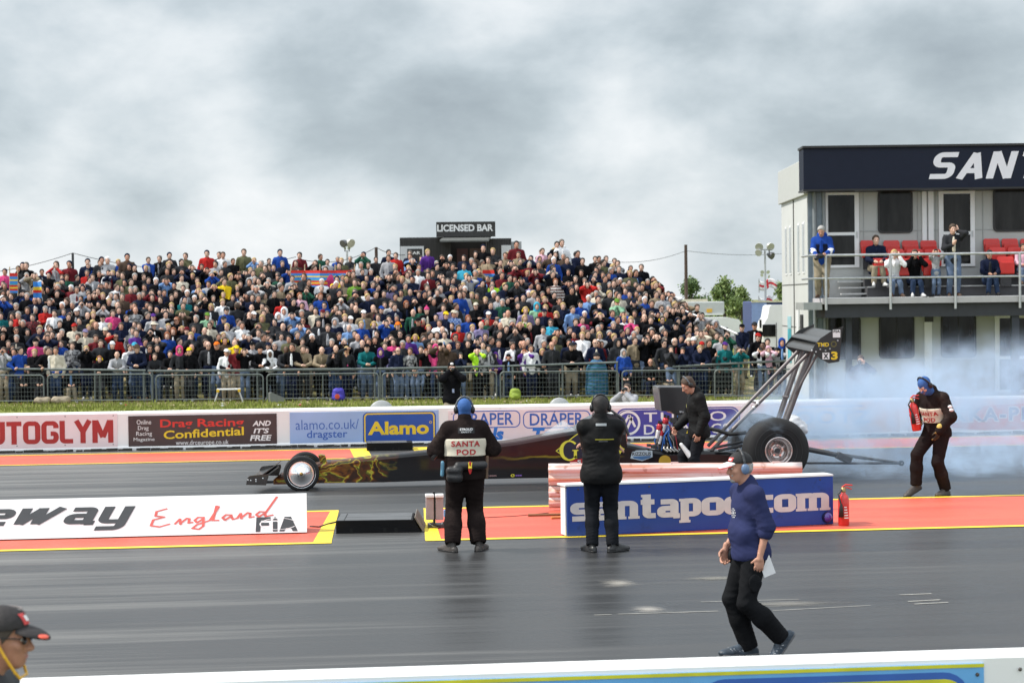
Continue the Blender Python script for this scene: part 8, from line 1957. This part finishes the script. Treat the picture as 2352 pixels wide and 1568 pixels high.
c=JF['head'];to_obj('cap_front',Sdf().ell(c+JF['Th']@np.array((0,-.085,.10)),(.04,.03,.03)),.008,LWH,k);MB().box(JF['hip']+np.array((.02,-.155,.18)),(.05,.008,.09),bev=.003).build('pass_card',mat('pale_pass_card',(.3,.34,.48)),o)
JG=skel(handL=(.05,-.21,1.54),handR=(-.07,-.2,1.53),hdL=(-.45,-.1,.9),hdR=(.45,-.1,.9),poleL=(.9,-.4,-.8),poleR=(-.9,-.4,-.8),tw=-.35,hp=.1)
o,k,ch=cam_hero(1977,816,43.5,JG,1.755,'photographer in navy and pale blue jacket standing before the building in the smoke','nav','nav',('short',MATS['brown_hair']))
for n in 'LR': to_obj('sleeve_panel',Sdf().cap(JG['sh'+n]*.5+JG['el'+n]*.5,JG['el'+n]*.9+JG['sh'+n]*.1,.078,.075),.012,cm('lbl'),o)
JH=skel(hip=(0,.1,.45),lean=.15,footL=(.16,-.34,0),footR=(-.16,-.3,0),handL=(.06,-.24,1.03),handR=(-.07,-.24,1.03),hdL=(-.4,-.1,.9),hdR=(.4,-.1,.9),poleL=(.9,-.3,-.8),poleR=(-.9,-.3,-.8))
o,k,ch=cam_hero(1440,880,42.3,JH,1.275,'crouching photographer in grey jacket with big lens just above the far wall','lgy','gry',('short',MATS['brown_hair']),rz=-.5)
# tartan blanket figure at the rail
f0=fp(1371,.35);S=Sdf();S.fold=.012;S.ell((0,0,.72),(.34,.24,.48),k=.1).ell((0,.02,.3),(.36,.26,.5),k=.1);S.plane((0,0,.02),(0,0,-1))
root=empty('person',(f0.x,f0.y,0),0,'person huddled under a blue green tartan blanket behind the crowd barrier','person');to_obj('blanket',S,.025,PAT['tar'][0],root)
S=Sdf().ell((0,-.02,1.25),(.095,.11,.12));to_obj('head',S,.015,SKIN,root);to_obj('cap',Sdf().ell((0,-.01,1.30),(.11,.125,.10)),.015,cm('gry'),root)
# people on the balcony
POSES['q']=skel(hip=(0,.1,.46),lean=.25,footL=(.13,-.34,0),footR=(-.13,-.36,0),handL=(.10,-.27,1.06),handR=(-.10,-.27,1.06),hdL=(-.15,.2,1),hdR=(.15,.2,1),poleL=(.6,-.9,-.7),poleR=(-.6,-.9,-.7))
POSES['y']=skel(hp=.45,lean=.2,handL=(.12,-.40,1.05),handR=(-.10,-.42,1.02),hdL=(-.5,-.8,-.2),hdR=(.5,-.8,-.2),poleL=(.7,.5,-.6),poleR=(-.7,.5,-.6))
POSES['z']=skel(hp=.15,handR=(-.05,-.28,1.25),hdR=(.3,-.5,.6),poleR=(-.8,.2,-.8),handL=(.11,-.05,1.58),hdL=(-.15,.2,1),poleL=(.8,-.6,-.7))
POSEN.update({'q':'','y':'','z':''})
def balc(px,py,y,h0,pose,base,top,hair,lab,trou='jel',ex='',yaw=0.,build=0):
    x,z=CB['at'](px,py,y);z0=CB['DZ']+base;sc=min(max((z-z0)/h0,.55),1.12);p=CB['M']@Vector((x,y,z0))
    o=add_person(p.x,p.y,p.z,sc,pose,top,hair,random.Random(int(px)),CB['root'].rotation_euler.z+yaw,build=build,trou=trou,extra=ex);tag(o,lab,'person','spectators on the balcony');return o
o=balc(1888,522,-1.45,1.68,'y',0,'blu','g','grey haired man in blue and white jacket lowering a camera at the balcony corner',trou='bei',yaw=-.25,build=1)
J=POSES['y'];
for n in 'LR': to_obj('sleeve_band',Sdf().cap(J['el'+n]*.95+J['sh'+n]*.05,J['el'+n]*.6+J['wr'+n]*.4,.074,.068),.012,LWH,o)
S=trunk(J,Sdf(),.045,1.13,.035);S.plane(J['hip']+J['T']@(0,0,.40),J['T'][:,2]);S.plane(J['hip']+J['T']@(0,0,.12),-J['T'][:,2]);to_obj('jacket_panel',S,.016,cm('nav'),o)
to_obj('camera',Sdf().ell(J['wrL']*.5+J['wrR']*.5+np.array((0,-.12,-.03)),(.09,.06,.06),k=.01).cap(J['wrR']+np.array((.05,-.16,-.04)),J['wrR']+np.array((.03,-.3,-.08)),.045,.05),.012,BLKP,o)
to_obj('hood',Sdf().ell(J['neck']+np.array((0,.09,.04)),(.13,.1,.09)),.016,cm('blu'),o)
balc(2012,541,-.85,1.27,'t',.30,'nav','b','child in navy sweatshirt sitting on the left end red seat',trou='bei')
balc(2053,577,-1.25,1.22,'q',0,'wht','lL','blonde woman in white sleeves sitting with her hands to her face',trou='jel')
balc(2100,577,-1.25,1.22,'q',0,'blk','b','seated man in black jacket pressing both hands over his ears on the balcony',trou='jea')
balc(2149,572,-1.45,1.76,'e',0,'lgy','d','small boy in grey top standing at the balcony rail with hands up',trou='jel',build=2)
balc(2188,514,-1.4,1.76,'z',0,'gry','b','tall man in charcoal jacket standing on balcony holding a phone',trou='jel')
balc(2273,575,-1.2,1.27,'t',0,'nav','d','seated man in navy jumper and sunglasses on the right of the balcony',trou='jea',ex='S')
balc(2350,560,-.95,1.27,'t',.3,'lpk','b','person in pale pink top cut off by the right edge',trou='jel')
# ---------------------------------------------------------------- tyre smoke
def smoke():
    bl=[]   # centre, radii, density
    def add(px,py,Y,rx,ry,rz_,d): p=P(px,py,Y);bl.append(((p.x,p.y,max(p.z,.12)),(rx,ry,rz_),d))
    add(1748,980,31.5,.34,.5,.22,2.6);add(1690,1025,32.3,.26,.35,.40,3.2);add(1800,975,32.6,.8,.6,.4,1.3)
    add(1900,960,33.8,1.2,1.3,.75,.75);add(1935,1045,32.5,.9,1.3,.45,.8);add(2060,940,35,1.4,1.6,.75,.6);add(2080,1065,32.0,1.2,1.4,.38,.7)
    add(1880,985,32.7,.55,.6,.40,1.3);add(1870,925,33.4,.6,.8,.5,.8);add(2240,1060,32.5,1.3,1.5,.42,.7);add(2250,910,36.5,1.8,1.8,.95,.5);add(2130,895,38,1.8,1.6,.75,.45);add(2370,1030,33,1.4,1.8,.6,.35);add(1935,900,36.5,.8,1.3,.7,.4);add(2380,885,38,1.7,2,.9,.3)
    S=Sdf()
    for c,r,d in bl: S.ell(c,np.array(r)*1.55,k=.15)
    S.plane((0,0,.02),(0,0,-1));S.plane((0,30.75,0),(0,-1,0))
    V,F=S.mesh(.14);o=link('tyre_smoke',mkmesh('tyre_smoke',V,F,[BLACK]));tag(o,'bluish white tyre smoke billowing behind the rear wheels',None,None,'stuff')
    m=bpy.data.materials.new('blue_white_smoke');m.use_nodes=True;t=m.node_tree;t.nodes.clear();A=t.nodes.new;K=t.links.new
    out=A('ShaderNodeOutputMaterial');pv=A('ShaderNodeVolumePrincipled');K(pv.outputs[0],out.inputs['Volume'])
    pv.inputs['Color'].default_value=(.64,.80,1.0,1);pv.inputs['Anisotropy'].default_value=.1
    tc=A('ShaderNodeTexCoord');tot=None
    wn=A('ShaderNodeTexNoise');wn.inputs['Scale'].default_value=1.3;wn.inputs['Detail'].default_value=2;K(tc.outputs['Object'],wn.inputs['Vector'])
    wp=A('ShaderNodeVectorMath');wp.operation='MULTIPLY_ADD';K(wn.outputs['Color'],wp.inputs[0]);wp.inputs[1].default_value=(.7,.7,.7);wo=A('ShaderNodeVectorMath');wo.operation='SUBTRACT';K(tc.outputs['Object'],wo.inputs[0]);wo.inputs[1].default_value=(.35,.35,.35);K(wo.outputs[0],wp.inputs[2])
    for c,r,d in bl:
        s1=A('ShaderNodeVectorMath');s1.operation='SUBTRACT';K(wp.outputs[0],s1.inputs[0]);s1.inputs[1].default_value=c
        s2=A('ShaderNodeVectorMath');s2.operation='DIVIDE';K(s1.outputs[0],s2.inputs[0]);s2.inputs[1].default_value=r
        ln=A('ShaderNodeVectorMath');ln.operation='LENGTH';K(s2.outputs[0],ln.inputs[0])
        mr=A('ShaderNodeMapRange');mr.interpolation_type='SMOOTHSTEP';K(ln.outputs['Value'],mr.inputs['Value']);mr.inputs['From Min'].default_value=1.45;mr.inputs['From Max'].default_value=.25;mr.inputs['To Min'].default_value=0;mr.inputs['To Max'].default_value=d
        if tot is None: tot=mr.outputs[0]
        else:
            a_=A('ShaderNodeMath');a_.operation='ADD';K(tot,a_.inputs[0]);K(mr.outputs[0],a_.inputs[1]);tot=a_.outputs[0]
    n=A('ShaderNodeTexNoise');n.inputs['Scale'].default_value=1.9;n.inputs['Detail'].default_value=7;n.inputs['Roughness'].default_value=.58;n.inputs['Distortion'].default_value=.9;K(tc.outputs['Object'],n.inputs['Vector'])
    nr=A('ShaderNodeMapRange');K(n.outputs['Fac'],nr.inputs['Value']);nr.inputs['From Min'].default_value=.44;nr.inputs['From Max'].default_value=.61;nr.inputs['To Min'].default_value=0.04;nr.inputs['To Max'].default_value=1.9
    ml=A('ShaderNodeMath');ml.operation='MULTIPLY';K(tot,ml.inputs[0]);K(nr.outputs[0],ml.inputs[1])
    m2=A('ShaderNodeMath');m2.operation='MULTIPLY';K(ml.outputs[0],m2.inputs[0]);m2.inputs[1].default_value=SMOKE_D;K(m2.outputs[0],pv.inputs['Density'])
    o.data.materials[0]=m
SMOKE_D=1.0
smoke()
